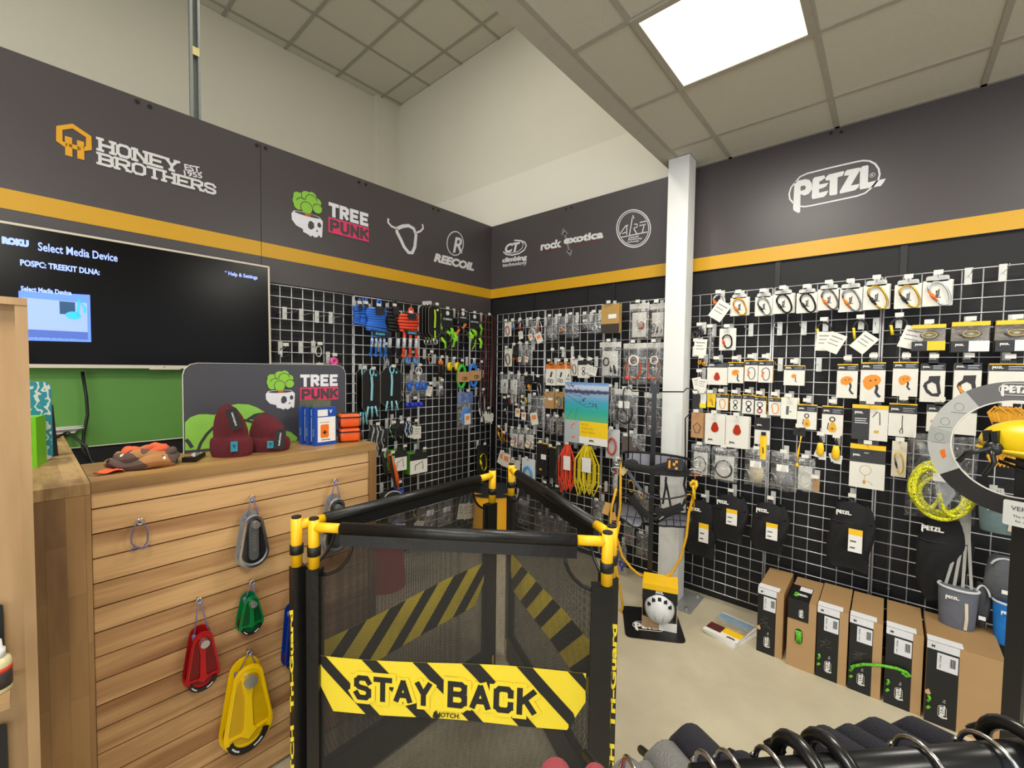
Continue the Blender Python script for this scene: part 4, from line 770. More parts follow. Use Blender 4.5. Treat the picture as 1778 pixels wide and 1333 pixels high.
# ---------------------------------------------------------------- hooks and products
CARDW = mt('#dcd9cf', .5, 0, .03); CLEARTAB = mt('#cdcec9', .2, 0, .05); KRAFT = mt('#b98d5a', .7); TAGO = mt('#e98a4a', .5)
HM = {}
def hook(wall, x, y, d, label, plate=1, group=None, col=None):
    """x,y pixel of the prong root on the grid plane"""
    if wall == 'L': q = P(x, y, 0, .055); loc = (.055, q.y, q.z); rz = math.pi/2
    else: q = P(x, y, 1, -.055); loc = (q.x, -.055, q.z); rz = 0
    return hook3(loc, rz, d, label, plate, group, col)
def hook3(loc, rz, d, label, plate=1, group=None, col=None):
    t = thing('display_hook', label, 'hook', loc, rz, group or 'grid display hooks')
    k = round(d, 3)
    if k not in HM: HM[k] = B().tube([(0, 0, 0), (0, -k+.012, .0), (0, -k-.002, .004), (0, -k-.008, .016)], .0022, 6).mesh(CHROME, True)
    link('prong', HM[k], t)
    if 'bp' not in HM: HM['bp'] = B().box(-.014, .014, -.004, .003, -.042, .045).mesh(CLEARTAB)
    link('back_plate', HM['bp'], t)
    if plate:
        key = ('pl', col)
        if key not in HM: HM[key] = B().box(-.018, .018, 0, .001, 0, .022).mesh(mt(col) if col else CARDW)
        link('ticket', HM[key], t, (0, -k-.009, .012))
    return t
def spot(wall, x0, y0, x1, y1, d):
    ax = 0 if wall == 'L' else 1; val = d if ax == 0 else -d; ui = 1-ax; yc = (y0+y1)/2; xc = (x0+x1)/2
    a, b, c, e = P(x0, yc, ax, val), P(x1, yc, ax, val), P(xc, y0, ax, val), P(xc, y1, ax, val)
    u = (a[ui]+b[ui])/2; loc = (d, u, c.z) if wall == 'L' else (u, -d, c.z); return loc, (math.pi/2 if wall == 'L' else 0), b[ui]-a[ui], c.z-e.z
def carab_pts(w, h, n=26):    # D shape, open at the left where the gate sits
    c = [(-.40, .22), (-.33, .36), (-.16, .47), (.06, .5), (.27, .44), (.4, .3), (.45, .1), (.44, -.1), (.4, -.28), (.28, -.43), (.1, -.5), (-.08, -.48), (-.2, -.38), (-.25, -.26)]
    return [(a*w*1.05, b*h) for a, b in c]
def carabiner(t, cx, cz, w, h, bc, gc, y=-.012, rot=0, r=None, part=True):
    r = r or w*.075; p = carab_pts(w, h); c_, s_ = math.cos(rot), math.sin(rot)
    R_ = lambda a, b: (cx+a*c_-b*s_, y, cz+a*s_+b*c_)
    a0, a1 = p[0], p[-1]
    obj('carabiner_body', B().tube([R_(*q) for q in p], r, 8), mt(bc, .25, .8, .02), t, True)
    obj('carabiner_gate', B().tube([R_(*a0), R_(*a1)], r*1.0, 8).tube([R_(a0[0]*.7+a1[0]*.3, a0[1]*.7+a1[1]*.3), R_(a0[0]*.25+a1[0]*.75, a0[1]*.25+a1[1]*.75)], r*1.65, 8), mt(gc, .4, .2), t, True)
def bagshell(t, w, h, th=.02, taper=0, fm=None):
    def f(u, v_):
        e = (1-(2*u-1)**4)*(1-(2*v_-1)**4); wv_ = 1+.02*math.sin(v_*9); return ((u-.5)*w*wv_*(1-taper*(1-v_)), -th*e*(1+.3*math.sin(u*11+v_*5)), -v_*h+.004*math.sin(u*8))
    o = obj('clear_bag', B().surf(f, 10, 12), fm or FILM, t, True, recalc=False); return o
def coil(t, cx, cz, rw, rh, n, r, m, y=-.01, name='rope_coil', wob=.12):
    b = B(); ph = RN.random()*6
    pts = [];
    for i in range(n*18+1):
        a = i/18*2*math.pi; k = 1-wob*abs(math.sin(i*.021+ph))-.03*math.sin(a*2+i*.13)
        pts.append((cx+rw*k*math.sin(a), y-r*.8*(.6+.6*math.sin(i*.37+ph)), cz+rh*k*math.cos(a)))
    return obj(name, b.tube(pts, r, 6), m, t, True)
def picture(t, kind, cx, cz, s, y):
    """flat print on a carton face; s is the picture's height"""
    b = B(); m2 = None
    if kind == 'carab': b.stroke([(cx+a, cz+c) for a, c in carab_pts(s*.55, s*.9, 14)], s*.07, y-.0006, y, True); m = mt('#6f6a66'); m2 = ('#d86a30', [[(cx-s*.22, cz-s*.2), (cx-s*.12, cz+s*.15)]], s*.13)
    elif kind == 'orcarab': b.stroke([(cx+a, cz+c) for a, c in carab_pts(s*.6, s*.9, 14)], s*.08, y-.0006, y, True); m = mt('#d58a22')
    elif kind == 'swivel': b.stroke(ell(cx, cz+s*.25, s*.2, s*.2, 14), s*.07, y-.0006, y, True).prism(rrect(s*.2, s*.2, .001, cx, cz-.02*s), y-.0006, y).stroke(ell(cx, cz-s*.28, s*.17, s*.17, 14), s*.08, y-.0006, y, True); m = mt('#2b2b2e')
    elif kind == 'redswivel': picture(t, 'swivel', cx, cz+s*.02, s, y); b.stroke(ell(cx, cz-s*.28, s*.17, s*.17, 14), s*.085, y-.0009, y-.0006, True); m = mt('#b02024')
    elif kind in ('device', 'bigdevice'):
        k = 1.25 if kind == 'bigdevice' else 1.0
        hdl = B().stroke([(cx+s*a, cz+s*c) for a, c in ((.1, .12), (.16, -.08), (.12, -.28), (.2, -.42), (.27, -.48))], s*.085*k, y-.0005, y)
        obj('printed_lever', hdl, mt('#2a2b2f'), t)
        b.prism([(cx+s*k*a, cz+s*.14+s*k*c) for a, c in ((-.24, -.1), (-.27, .06), (-.2, .2), (-.05, .28), (.1, .27), (.2, .2), (.23, .08), (.18, -.04), (.06, -.1), (0, -.2), (-.1, -.27 if k > 1 else -.16), (-.2, -.2 if k > 1 else -.14))], y-.0009, y-.0003); m = mt('#e08a20')
        m2 = ('#3a2a18', [[(cx-s*.08*k, cz+s*.22), (cx-s*.03*k, cz+s*.22)], [(cx+s*.06*k, cz+s*.27), (cx+s*.1*k, cz+s*.25)]], s*.05*k)
    elif kind == 'handle': b.prism([[(cx+s*a, cz+s*c) for a, c in ((-.12, .48), (.26, .5), (.24, .2), (.3, -.3), (.22, -.48), (-.02, -.46), (-.2, -.3), (-.32, 0), (-.28, .15), (-.15, .28))], [(cx+s*a, cz+s*c) for a, c in ((-.02, .2), (.12, .1), (.18, -.3), (.02, -.34), (-.16, -.12), (-.18, .08))]], y-.0006, y); m = mt('#26262a')
    elif kind == 'orhandle': picture(t, 'handle', cx, cz, s, y); b.stroke([(cx+s*a, cz+s*c) for a, c in ((-.24, .02), (-.18, -.2), (0, -.4), (.16, -.42))], s*.09, y-.0009, y-.0006); m = mt('#e08a20')
    elif kind == 'pulley':
        obj('printed_pulley', B().prism([(cx+s*.02+s*a, cz+s*.16+s*c) for a, c in teardrop(.42, .62)], y-.0006, y), mt('#d9a32a'), t)
        b.stroke(ell(cx, cz+s*.32, s*.12, s*.13, 12), s*.06, y-.0012, y-.0006, True).stroke([(cx-.17*s, cz+.1*s), (cx-.22*s, cz-.25*s), (cx-.08*s, cz-.42*s)], s*.05, y-.0004, y).stroke(ell(cx+s*.02, cz-s*.24, s*.05, s*.05, 8), s*.03, y-.0012, y-.0006, True); m = mt('#2a2527')
    elif kind == 'loop': b.stroke([(cx+s*a, cz+s*c) for a, c in ((0, .5), (-.01, .1), (0, -.1), (-.1, -.35), (-.05, -.45), (.03, -.42), (.01, -.15))], s*.035, y-.0006, y); m = mt('#2a2a2d')
    elif kind == 'hookrope': b.stroke([(cx+s*a, cz+s*c) for a, c in ((-.25, .25), (-.1, .5), (0, .45), (.02, -.1))], s*.035, y-.0006, y); m = mt('#3a3a3a'); m2 = ('#c9a227', [[(cx-s*.18, cz-s*.42), (cx-s*.02, cz-s*.42)]], s*.12)
    elif kind == 'collar': b.stroke(ell(cx-.05*s, cz+s*.22, s*.2, s*.22, 18), s*.022, y-.0006, y, True).stroke([(cx-.05*s, cz), (cx-.08*s, cz-.25*s), (cx+.1*s, cz-.3*s), (cx+.22*s, cz-.42*s)], s*.022, y-.0006, y); m = mt('#b89a4a'); m2 = ('#c98a22', [[(cx-.08*s, cz-.25*s), (cx-.08*s, cz-.4*s)]], s*.09)
    elif kind == 'lamp': b.stroke(ell(cx+.02*s, cz+.05*s, s*.4, s*.13, 18), s*.03, y-.0006, y, True); m = mt('#b9b9b4'); m2 = ('#e08a20', [[(cx-.36*s, cz+.05*s), (cx-.2*s, cz-.05*s)]], s*.14)
    elif kind == 'torch': b.stroke([(cx-.1*s, cz+.4*s), (cx-.12*s, cz-.4*s)], s*.22, y-.0006, y).stroke([(cx+.05*s, cz-.1*s), (cx+.2*s, cz-.12*s)], s*.08, y-.0006, y); m = mt('#55565a')
    elif kind == 'reddevice': b.prism([(cx+s*a, cz+s*c) for a, c in teardrop(.6, .85)][::-1], y-.0006, y); b = B().prism([(cx+s*a, cz+.4*s+s*c) for a, c in teardrop(.6, .85)], y-.004, y); m = mt('#b8341c', .3, .3); m2 = ('#c8c8cc', [[(cx, cz+s*.15), (cx+s*.02, cz+s*.2)]], s*.2)
    elif kind == 'bars': b.stroke([(cx-.3*s, cz+.2*s), (cx+.3*s, cz+.2*s)], s*.05, y-.0006, y).stroke([(cx-.3*s, cz), (cx+.3*s, cz)], s*.05, y-.0006, y).stroke([(cx-.3*s, cz-.2*s), (cx+.1*s, cz-.2*s)], s*.05, y-.0006, y); m = mt('#555555')
    elif kind == 'mask': b.stroke([(cx+s*a, cz+s*c) for a, c in ((-.3, .1), (0, .4), (.3, .1), (.12, -.4), (-.12, -.4))], s*.05, y-.0006, y, True); m = mt('#2a2420')
    elif kind == 'parts': b.stroke(ell(cx-.15*s, cz-.25*s, .12*s, .12*s, 10), .06*s, y-.0006, y, True).stroke(ell(cx+.1*s, cz-.3*s, .12*s, .12*s, 10), .06*s, y-.0006, y, True).stroke([(cx+.1*s, cz+.4*s), (cx-.02*s, cz)], .16*s, y-.0006, y); m = mt('#3b3c40')
    else: return
    obj('printed_picture', b, m, t)
    if m2:
        bb = B()
        for sg in m2[1]: bb.stroke(sg, m2[2], y-.001, y-.0006)
        obj('printed_detail', bb, mt(m2[0]), t)
def tags(t, cx, cz, n=2, s=.05, col=CARDW, o=True, rots=None, y=-.03):
    for k in range(n):
        r_ = (rots[k] if rots else RN.uniform(-.5, .5)); e = obj('paper_tag', B().prism(rrect(s, s*1.35, .002), -.001, 0), col, t, loc=(cx+(k-(n-1)/2)*s*.55, y-.004*k, cz-.01*k)); e.rotation_euler = (0, r_, 0)
        if o: obj('orange_print', B().box(-s*.3, s*.3, -.0016, -.001, -s*.1, s*.4), TAGO, e)
        else: obj('tag_print', B().box(-s*.35, s*.35, -.0016, -.001, s*.35, s*.42).box(-s*.35, s*.2, -.0016, -.001, s*.1, s*.15).box(-s*.35, s*.3, -.0016, -.001, -s*.15, -s*.1), mt('#777777'), e)
def clutter(t, cx, cz, w, h, n, cols, y=-.012, r=.005):
    for k in range(n):
        a, b = cx+RN.uniform(-.35, .35)*w, cz+RN.uniform(-.35, .35)*h; q = RN.random()
        m = mt(RN.choice(cols), .35, .3); rr = min(w, h)*RN.uniform(.1, .2)
        if q < .5: obj('metal_ring', B().tube([(a+rr*math.cos(i*.524), y-.006*(k % 3), b+rr*1.3*math.sin(i*.524)) for i in range(12)], r, 6, True), m, t, True)
        else: obj('metal_fitting', B().cyl((a, y-.004*(k % 3), b-rr), (a+rr*RN.uniform(-.6, .6), y-.006, b+rr), rr*.35, 8, rr*.22), m, t, True)
def build(kind, loc, rz, w, h, desc, cat, p, grp):
    t = thing(p.get('name', kind_name[kind]), desc, cat, loc, rz, grp)
    if kind == 'carab':
        n = p.get('n', 3)
        obj('backing_card', B().prism(rrect(w, h*.86, .004, 0, -h*.57), 0, .002), CARDW, t)
        for k in range(n-1): obj('backing_card', B().prism(rrect(w, h*.86, .004, .003*(k+1), -h*.57+.001*k), .008*(k+1), .008*(k+1)+.002), CARDW, t)
        obj('plastic_tab', B().prism(rrect(w*.8, h*.2, .01, 0, -h*.09), .0, .001), CLEARTAB, t)
        carabiner(t, w*.06, -h*.6, w*.66, h*.84, p['c'], p['g'], rot=.38, r=w*.045)
        logo(t, w*.05, -.0006, -h*.58, w*.42, DARK, rot=math.pi/2)
    elif kind == 'box':
        d = p.get('d', .03); hf = p.get('hf', .3)
        obj('carton', B().box(-w/2, w/2, 0, d, -h, -h*.12), mt(p.get('side', '#e3b21a'), .45) if p.get('side') else CARDW, t)
        obj('front_face', B().box(-w/2, w/2, -.0008, 0, -h, -h*hf), mt(p.get('body', '#dbd8ce'), .5), t)
        obj('header', B().box(-w/2, w/2, -.0012, .001, -h*hf, -h*.1).prism(rrect(w*.4, h*.12, .004, 0, -h*.08), -.0012, 0), mt(p.get('head', '#252527'), .5), t)
        if p.get('stripe', 1): obj('yellow_edge', B().box(-w/2, w/2, -.0016, d, -h*.12, -h*.1+.002), YEL, t)
        if p.get('logo', 1): logo(t, -w*.27, -.0014, -h*(hf*.72), w*.3, WHITE)
        obj('header_text', B().box(0, w*.42, -.0018, -.0012, -h*hf*.62, -h*hf*.57).box(0, w*.35, -.0018, -.0012, -h*hf*.75, -h*hf*.72).box(0, w*.4, -.0018, -.0012, -h*hf*.86, -h*hf*.83), GREYM, t)
        picture(t, p.get('pic'), p.get('px', 0)*w, -h*(hf+(1-hf)*.5), min(h*(1-hf)*.82, w*p.get('ps', 1.2)), -.0008)
        if p.get('win'): pass
    elif kind == 'split':    # carton with a dark left half
        obj('carton', B().box(-w/2, w/2, 0, .03, -h, -h*.1), CARDW, t); obj('yellow_edge', B().box(-w/2, w/2, -.002, .03, -h*.12, -h*.02), YEL, t); obj('hang_tab', B().prism(rrect(w*.6, h*.14, .01, 0, h*.02), .012, .013), mt('#30302e', .3), t)
        if p.get('top'): obj('dark_face', B().box(-w/2, w/2, -.001, 0, -h*.42, -h*.12), mt('#2f2f31'), t); logo(t, -w*.3, -.0014, -h*.27, w*.22); picture(t, p['pic'], 0, -h*.7, h*.5, 0); text(t, 'EASY', -.02*w, -.0012, -h*.2, h=.007, mat=LOGOW)
        else: obj('dark_face', B().box(-w/2, 0, -.001, 0, -h, -h*.12), mt('#2f2f31'), t); logo(t, -w*.3, -.0014, -h*.25, w*.25); picture(t, p['pic'], w*.27, -h*.5, h*.6, 0); obj('header_text', B().box(-w*.42, -w*.08, -.0018, -.001, -h*.42, -h*.4).box(-w*.42, -w*.1, -.0018, -.001, -h*.48, -h*.46).box(-w*.42, -w*.05, -.0018, -.001, -h*.54, -h*.52), LOGOW, t)
    elif kind == 'headlamp':
        obj('carton_back', B().box(-w/2, w/2, .0, .05, -h, 0), mt('#857b6e', .4), t); obj('yellow_top', B().box(-w/2, w/2, -.03, .05, -h*.14, 0), YEL, t)
        obj('lower_panel', B().box(-w/2, w/2, -.03, 0, -h, -h*.64), mt('#26262a'), t); obj('lower_right_panel', B().box(-w*.03, w/2, -.031, -.03, -h*.99, -h*.64), mt(p['c']), t)
        logo(t, -w*.27, -.031, -h*.78, w*.24); obj('clear_window', B().box(-w/2, w/2, -.03, -.029, -h*.64, -h*.14), CLEAR, t, recalc=False)
        obj('lamp_housing', B().lathe([(.001, -.018), (w*.26, -.018), (w*.3, -.008), (w*.3, .004), (w*.2, .012)], 24, sy=.55), mt('#1c1a16', .35), t, True, (w*.02, -.006, -h*.4)).rotation_euler[0] = math.pi/2
        obj('lamp_rim', B().tube([(w*.02+w*.225*math.cos(a*.314), -.027, -h*.4+w*.115*math.sin(a*.314)) for a in range(20)], .003, 6, True), mt('#c9a43a', .3, .5), t, True)
        obj('lamp_lens', B().lathe([(.001, 0), (w*.21, 0), (w*.2, .004), (.001, .005)], 20, sy=.5), mt('#b7b48e', .15, .4), t, True, (w*.02, -.022, -h*.4)).rotation_euler[0] = -math.pi/2
    elif kind == 'tagdev':   # loose device hanging with paper tags
        n = p.get('n', 2)
        if p.get('carab'): carabiner(t, 0, -h*.3, w*.6, h*.55, p['c'], p['g'], rot=p.get('rot', .2), r=w*.06)
        elif p.get('loop'): obj('cord_loop', B().tube([(w*.32*math.cos(a*.45), -.01-.004*(a % 2), -h*.32+h*.3*math.sin(a*.45)) for a in range(14)], w*p.get('lr', .06), 8, True), mt(p['c'], .6), t, True); obj('plastic_latch', B().tube([(-w*.3, -.014, -h*.25), (-w*.22, -.016, -h*.6)], w*.07, 8), mt(p['g'], .4), t, True)
        else: clutter(t, 0, -h*.3, w, h*.6, p.get('k', 4), [p['c'], p['g']], r=w*.05)
        tags(t, w*p.get('tx', .1), -h*p.get('tz', .72), n, w*p.get('ts', .5), o=p.get('o', False), rots=p.get('rots'))
    elif kind == 'bag':
        if p.get('head'):
            obj('bag_header', B().box(-w/2, w/2, -.001, .001, -h*p.get('hh', .18), 0), mt(p['head'], .5), t)
            if p.get('ht'): text(t, p['ht'], -w*.05, -.0015, -h*p.get('hh', .18)*.5, h=h*.07, maxw=w*.6, mat=LOGOW, bold=.06)
            if p.get('pl'): logo(t, -w*.15, -.0015, -h*.09, w*.35)
        z0 = -h*.55
        if p.get('ins'): obj('paper_insert', B().box(-w*.36, w*.36, .002, .003, -h*.95, -h*.25), CARDW, t)
        c = p.get('k', 'metal'); cl_ = p.get('c', ['#9a9a9a', '#444444', '#b5b5b5'])
        if c == 'metal': clutter(t, 0, -h*.65, w*.9, h*.6, p.get('n', 4), cl_, r=w*.03)
        elif c == 'coil': coil(t, 0, -h*.62, w*.34, h*.28, p.get('n', 3), w*.035, mt(cl_[0], .6))
        elif c == 'ring': obj('steel_ring', B().tube([(w*.2*math.cos(a*.4), -.012, -h*.72+w*.2*math.sin(a*.4)) for a in range(16)], w*.07, 8, True), mt(cl_[0], .3, .7), t, True)
        elif c == 'blob': obj('sewn_item', B().lathe([(.001, -h*.4), (w*.25, -h*.36), (w*.33, -h*.2), (w*.3, 0), (w*.12, h*.12), (.001, h*.13)], 16, sy=.35), mt(cl_[0], .7, 0, .2, 30), t, True, (0, -.008, -h*.5))
        if p.get('ring'): obj('white_ring', B().tube([(w*.2*math.cos(a*.4)+w*.02, -.02, -h*.42+w*.2*math.sin(a*.4)) for a in range(16)], w*.035, 8, True), WHITE, t, True); obj('red_fitting', B().lathe([(.001, -w*.1), (w*.1, -w*.08), (w*.12, 0), (w*.08, w*.08), (.001, w*.1)], 12), mt('#c9402c', .4), t, True, (-w*.25, -.015, -h*.85))
        if p.get('label'): obj('price_label', B().box(-w*.25, w*.2, -.0235, -.0225, -h*.48, -h*.3), mt(p['label']), t)
        bagshell(t, w, h, .022)
        if p.get('tagn'): tags(t, 0, -h*.72, p['tagn'], w*.4, o=True)
    elif kind == 'hank':    # coiled lanyard hank with wrap
        m = mt(p['c'], .6, 0, .1, 60) if not p.get('rm') else p['rm']; n = p.get('n', 9); rr = h/n*.53
        for k in range(n):
            z = -h*(.08+.86*k/(n-1)); ww_ = w/2*(.9+.1*math.sin(k*.9)); ph = RN.uniform(-.01, .01)
            obj('rope_turn', B().tube([(ww_*math.cos(a*.393), -.026*math.sin(a*.393)-.0, z+ph*.25+.006*math.cos(a*.393+k*.3)) for a in range(16)], rr*.92, 6, True), m, t, True)
        obj('wrap_sleeve', B().prism([(-w*.2, h*.0), (w*.2, 0), (w*.24, -h*.3), (-w*.16, -h*.34)], -.05, -.043), DARK, t)
        obj('hanging_loop', B().tube([(w*.1*math.cos(a*.45)+.01, -.02, h*.12+.03*math.sin(a*.45)) for a in range(15)], rr*.8, 6, True), m, t, True)
        if p.get('txt'): lt = obj('wrap_band', B().prism([(-w*.42, -h*.92), (w*.45, -h*1.0), (w*.42, -h*1.2), (-w*.3, -h*1.16)], -.052, -.044), DARK, t); text(lt, p['txt'], 0, -.0525, -h*1.06, h=.022, maxw=w*.7, mat=mt('#3fb6d8'), bold=.04)
        for k in range(p.get('tails', 0)):
            x_ = -w*.3+k*w*.6/max(1, p['tails']-1); L_ = h*p.get('tl', .75)
            obj('spliced_tail', B().tube([(x_, -.03, -h*1.05), (x_-.012, -.04, -h-L_*.5), (x_-.02+.008*k, -.04, -h-L_)], rr*.95, 8), m, t, True); obj('grey_whipping', B().tube([(x_-.006, -.036, -h-L_*.3), (x_-.014, -.041, -h-L_*.7)], rr*1.12, 8), mt('#b9c4cc'), t, True)
            obj('eye', B().tube([(x_-.02+.008*k+.01*math.cos(a*.6), -.04, -h-L_-.008+.012*math.sin(a*.6)) for a in range(11)], rr*.6, 6, True), m, t, True)
    elif kind == 'slings':  # bunch of hanging web loops
        m = mt(p['c'], .7, 0, .15, 40); n = p.get('n', 8)
        for k in range(n):
            x_ = (k/(n-1)-.5)*w*.7; yk = -.012-.01*(k % 3); ww_ = w*.16*(1+.4*math.sin(k*2.1)); dz = h*.12*abs(math.sin(k*1.7))
            obj('web_loop', B().strap([(x_*.4, yk, 0), (x_-ww_, yk-.01, -h*.3), (x_-ww_, yk-.012, -h*.75+dz), (x_, yk-.01, -h+dz), (x_+ww_, yk, -h*.78+dz), (x_+ww_*.9, yk+.006, -h*.35), (x_*.4+.004, yk, 0)], p.get('sw', .016), .003, (.25*math.sin(k), 1, 0)), m, t, False)
        if p.get('tag', 1): obj('sewn_label', B().box(-w*.12, w*.28, -.052, -.05, -h*.5, -h*.22), WHITE, t)
    elif kind == 'strapcard':   # octagonal black card with strap
        cut = w*.25; oc = [(-w/2+cut, 0), (w/2-cut, 0), (w/2, -cut), (w/2, -h+cut), (w/2-cut, -h), (-w/2+cut, -h), (-w/2, -h+cut), (-w/2, -cut)]
        obj('black_card', B().prism(oc, 0, .003), mt('#141416', .35), t); obj('card_edge', B().stroke(oc, .002, -.0004, .0031, True), mt('#8d8576'), t)
        m = mt(p['c'], .6, 0, .15, 200)
        if p.get('lower', 1): obj('strap', B().strap([(.0, -.004, -h*.12), (.004, -.006, -h*.35), (0, -.004, -h*.72)], p.get('sw', .02), .005, (0, 1, 0)), m, t)
        if p.get('rope'): obj('strap', B().tube([(w*.1*math.cos(a*.45), -.008, -h*.05+.03*math.sin(a*.45)) for a in range(15)], .006, 6, True), m, t, True); [obj('rope_tail', B().tube([(dx, -.008, -h*.85), (dx*1.5, -.012, -h*1.1)], .007, 6), m, t, True) for dx in (-w*.2, 0, w*.2)]
        if p.get('ring'): obj('steel_ring', B().tube([(w*.0+.021*math.cos(a*.45), -.012, -h*1.14+.021*math.sin(a*.45)) for a in range(14)], .006, 8, True), CHROME, t, True); obj('lower_strap', B().strap([(0, -.008, -h*.8), (0, -.01, -h*1.1)], .016, .005, (0, 1, 0)), m, t)
        if p.get('txt'): text(t, p['txt'], .0, -.0015, -h*.88, h=.016, maxw=w*.8, mat=mt('#3fb6d8'), bold=.04)
        obj('card_emblem', B().prism([(w*.25+.012*math.cos(a*1.047), -h*.12+.012*math.sin(a*1.047)) for a in range(6)], -.001, 0), mt('#4fb8d8' if p.get('rope') else '#cfcfcf'), t)
    elif kind == 'bundle':  # web straps and knots
        for k in range(p.get('n', 9)):
            c = p['c'][k % len(p['c'])]; x_ = RN.uniform(-.4, .4)*w; z_ = -h*(.1+.75*k/p.get('n', 9)); x2 = x_+RN.uniform(-.45, .45)*w; x2 = max(-w/2, min(w/2, x2))
            obj('web_strap', B().strap([(x_, -.01-.004*(k % 4), z_+h*.12), ((x_+x2)/2+.01, -.03, z_), (x2, -.012-.004*(k % 3), z_-h*.16)], p.get('sw', .022), .005, (.3*math.sin(k*2), 1, .2)), mt(c, .7, 0, .1, 60), t, False)
        if p.get('card'): cd_ = obj('header_card', B().prism(rrect(w*.62, h*.42, .006, 0, -h*.2), -.034, -.032), mt(p['card'], .5), t); (text(cd_, p['txt'], 0, -.0345, -h*.22, h=.017, maxw=w*.5, mat=LOGOW) if p.get('txt') else 0); obj('card_badge', B().lathe([(.001, 0), (.02, 0), (.02, .001)], 12), LOGOW, t, False, (0, -.034, -h*.08)).rotation_euler[0] = math.pi/2
        for k in range(p.get('tails', 0)): obj('strap_tail', B().strap([(w*(-.2+.3*k), -.02, -h*.6), (w*(-.25+.35*k), -.024, -h*1.25)], .016, .005, (0, 1, 0)), mt(p['c'][-1], .7), t)
    elif kind == 'rolls':
        n = p.get('n', 3); r_ = min(h*.42, w/n*.5)
        for k in range(n): obj('tape_roll', B().lathe([(r_*.35, -.014), (r_, -.014), (r_, .014), (r_*.35, .014), (r_*.35, -.014)], 18), mt(p['c'], .4), t, True, ((k-(n-1)/2)*w/n, -.016-.012*(k % 2), -h/2)).rotation_euler = (math.pi/2, 0, .5 if n > 1 else .15)
        if p.get('bag'): bagshell(t, w, h, .03)
    elif kind == 'ropehank':
        m = mt(p['c'], .6)
        coil(t, 0, -h*.5, w*.36, h*.42, 4, w*.085, m, -.016); obj('kraft_label', B().box(-w*.5, w*.5, -.048, -.044, -h*.68, -h*.34), KRAFT, t); obj('knot_print', B().stroke(ell(w*.05, -h*.56, w*.15, h*.05, 10), w*.04, -.0488, -.048, True).stroke(ell(w*.22, -h*.56, w*.12, h*.05, 10), w*.04, -.0488, -.048, True), mt('#2a1d14'), t)
    elif kind == 'secateurs':
        for sx in (-1, 1): obj('handle', B().tube([(sx*w*.15, -.012, -h*.1), (sx*w*.28, -.014, -h*.35), (sx*w*.2, -.014, -h*.75)], w*.17, 8), mt('#2a201a', .6), t, True); obj('orange_cap', B().cyl((sx*w*.16, -.012, -h*.1), (sx*w*.2, -.013, -h*.25), w*.19, 8), ORG, t, True)
        obj('blade', B().prism([(-w*.1, -h*.78), (w*.2, -h*.78), (w*.18, -h), (0, -h)], -.015, -.01), mt('#c9b08a'), t); obj('hanger', B().box(-.01, .01, -.014, -.012, -h*.1, .01), CARDW, t)
    elif kind == 'tangle':   # hanging black lanyards
        n = p.get('n', 7)
        for k in range(n):
            x_ = (k/(n-1)-.5)*w*.8; c = p['c'][k % len(p['c'])]; L_ = h*RN.uniform(.8, 1)
            obj('lanyard', B().tube([(x_*.5, -.01*k % .04, 0), (x_+.012, -.02, -L_*.25), (x_-.008, -.024, -L_*.6), (x_+.01, -.02, -L_), (x_+.02, -.018, -L_*.6), (x_*.6, -.014, -.01)], p.get('r', .005), 6), mt(c, .6), t, True)
        if p.get('tagn'): tags(t, 0, -h*.75, p['tagn'], w*.42, o=False, y=-.04)
    elif kind == 'greencarton':
        for k in range(3): obj('carton', B().box(-w*.5+k*w*.0, w*.2, -.0+.03*k, .025+.03*k, -h, -h*.12), mt('#5cb02c', .45), t)
        obj('white_face', B().box(-w*.5, w*.2, -.002, 0, -h, -h*.42), WHITE, t); obj('dark_face', B().box(-w*.5, w*.2, -.003, .0, -h*.42, -h*.12), DARK, t); obj('hang_tab', B().prism(rrect(w*.3, h*.2, .006, -w*.15, -h*.06), -.001, .001), DARK, t)
        obj('frame_print', B().stroke([(-w*.3, -h*.85), (-w*.3, -h*.65), (0, -h*.5), (.02*w, -h*.85)], w*.03, -.003, -.002), mt('#5a4a48'), t)
    elif kind == 'wedge':    # angular orange strap pouch
        obj('pouch', B().tube([(-w*.2, -.02, 0), (-w*.05, -.03, -h*.3), (w*.15, -.035, -h*.65), (w*.28, -.035, -h)], [w*.2, w*.28, w*.32, w*.22], 8, False, .5), mt(p['c'], .5, 0, .1, 20), t, True); obj('black_edge', B().strap([(-w*.28, -.05, -h*.02), (-w*.16, -.06, -h*.4), (.0, -.06, -h*.9)], .022, .006, (0, 1, 0)), BLACK, t); obj('green_patch', B().box(-w*.28, w*.05, -.05, -.046, -h*.22, -h*.05), mt('#8fb98a'), t)
    elif kind == 'sack':    # black fabric stuff sack
        tp = p.get('tp', .78)
        def f(u, v_):
            a = u*2*math.pi; pr = (.7+.3*min(1, v_*3.2)) if v_ < .32 else (1-(1-tp)*((v_-.32)/.68)**1.6); pr *= 1+.03*math.sin(v_*14+u*6)
            if v_ > .96: pr *= .93
            cx = math.copysign(abs(math.cos(a))**.7, math.cos(a)); sy = math.copysign(abs(math.sin(a))**.8, math.sin(a))
            return (w/2*pr*cx+.012*math.sin(v_*6), -.04+.045*sy*(.35+.65*math.sin(math.pi*min(1, v_*1.0+.04)))*(1+.2*math.sin(a*5+v_*9)), -h*(.06+.94*v_)+.008*math.sin(a*3))
        obj('sack', B().surf(f, 40, 26, True).surf(lambda u, v_: (lambda q: (q[0]*v_, -.04+(q[1]+.04)*v_, q[2]))(f(u, 1)), 40, 2, True), mt('#101012', .85, 0, .3, 25, .8), t, True)
        obj('flap_seam', B().tube([(-w*.46+w*.92*k/10, -.087+.02*abs(k-5)/5, -h*.32-.008*math.sin(k*.6)) for k in range(11)], .003, 6), BLACK, t, True)
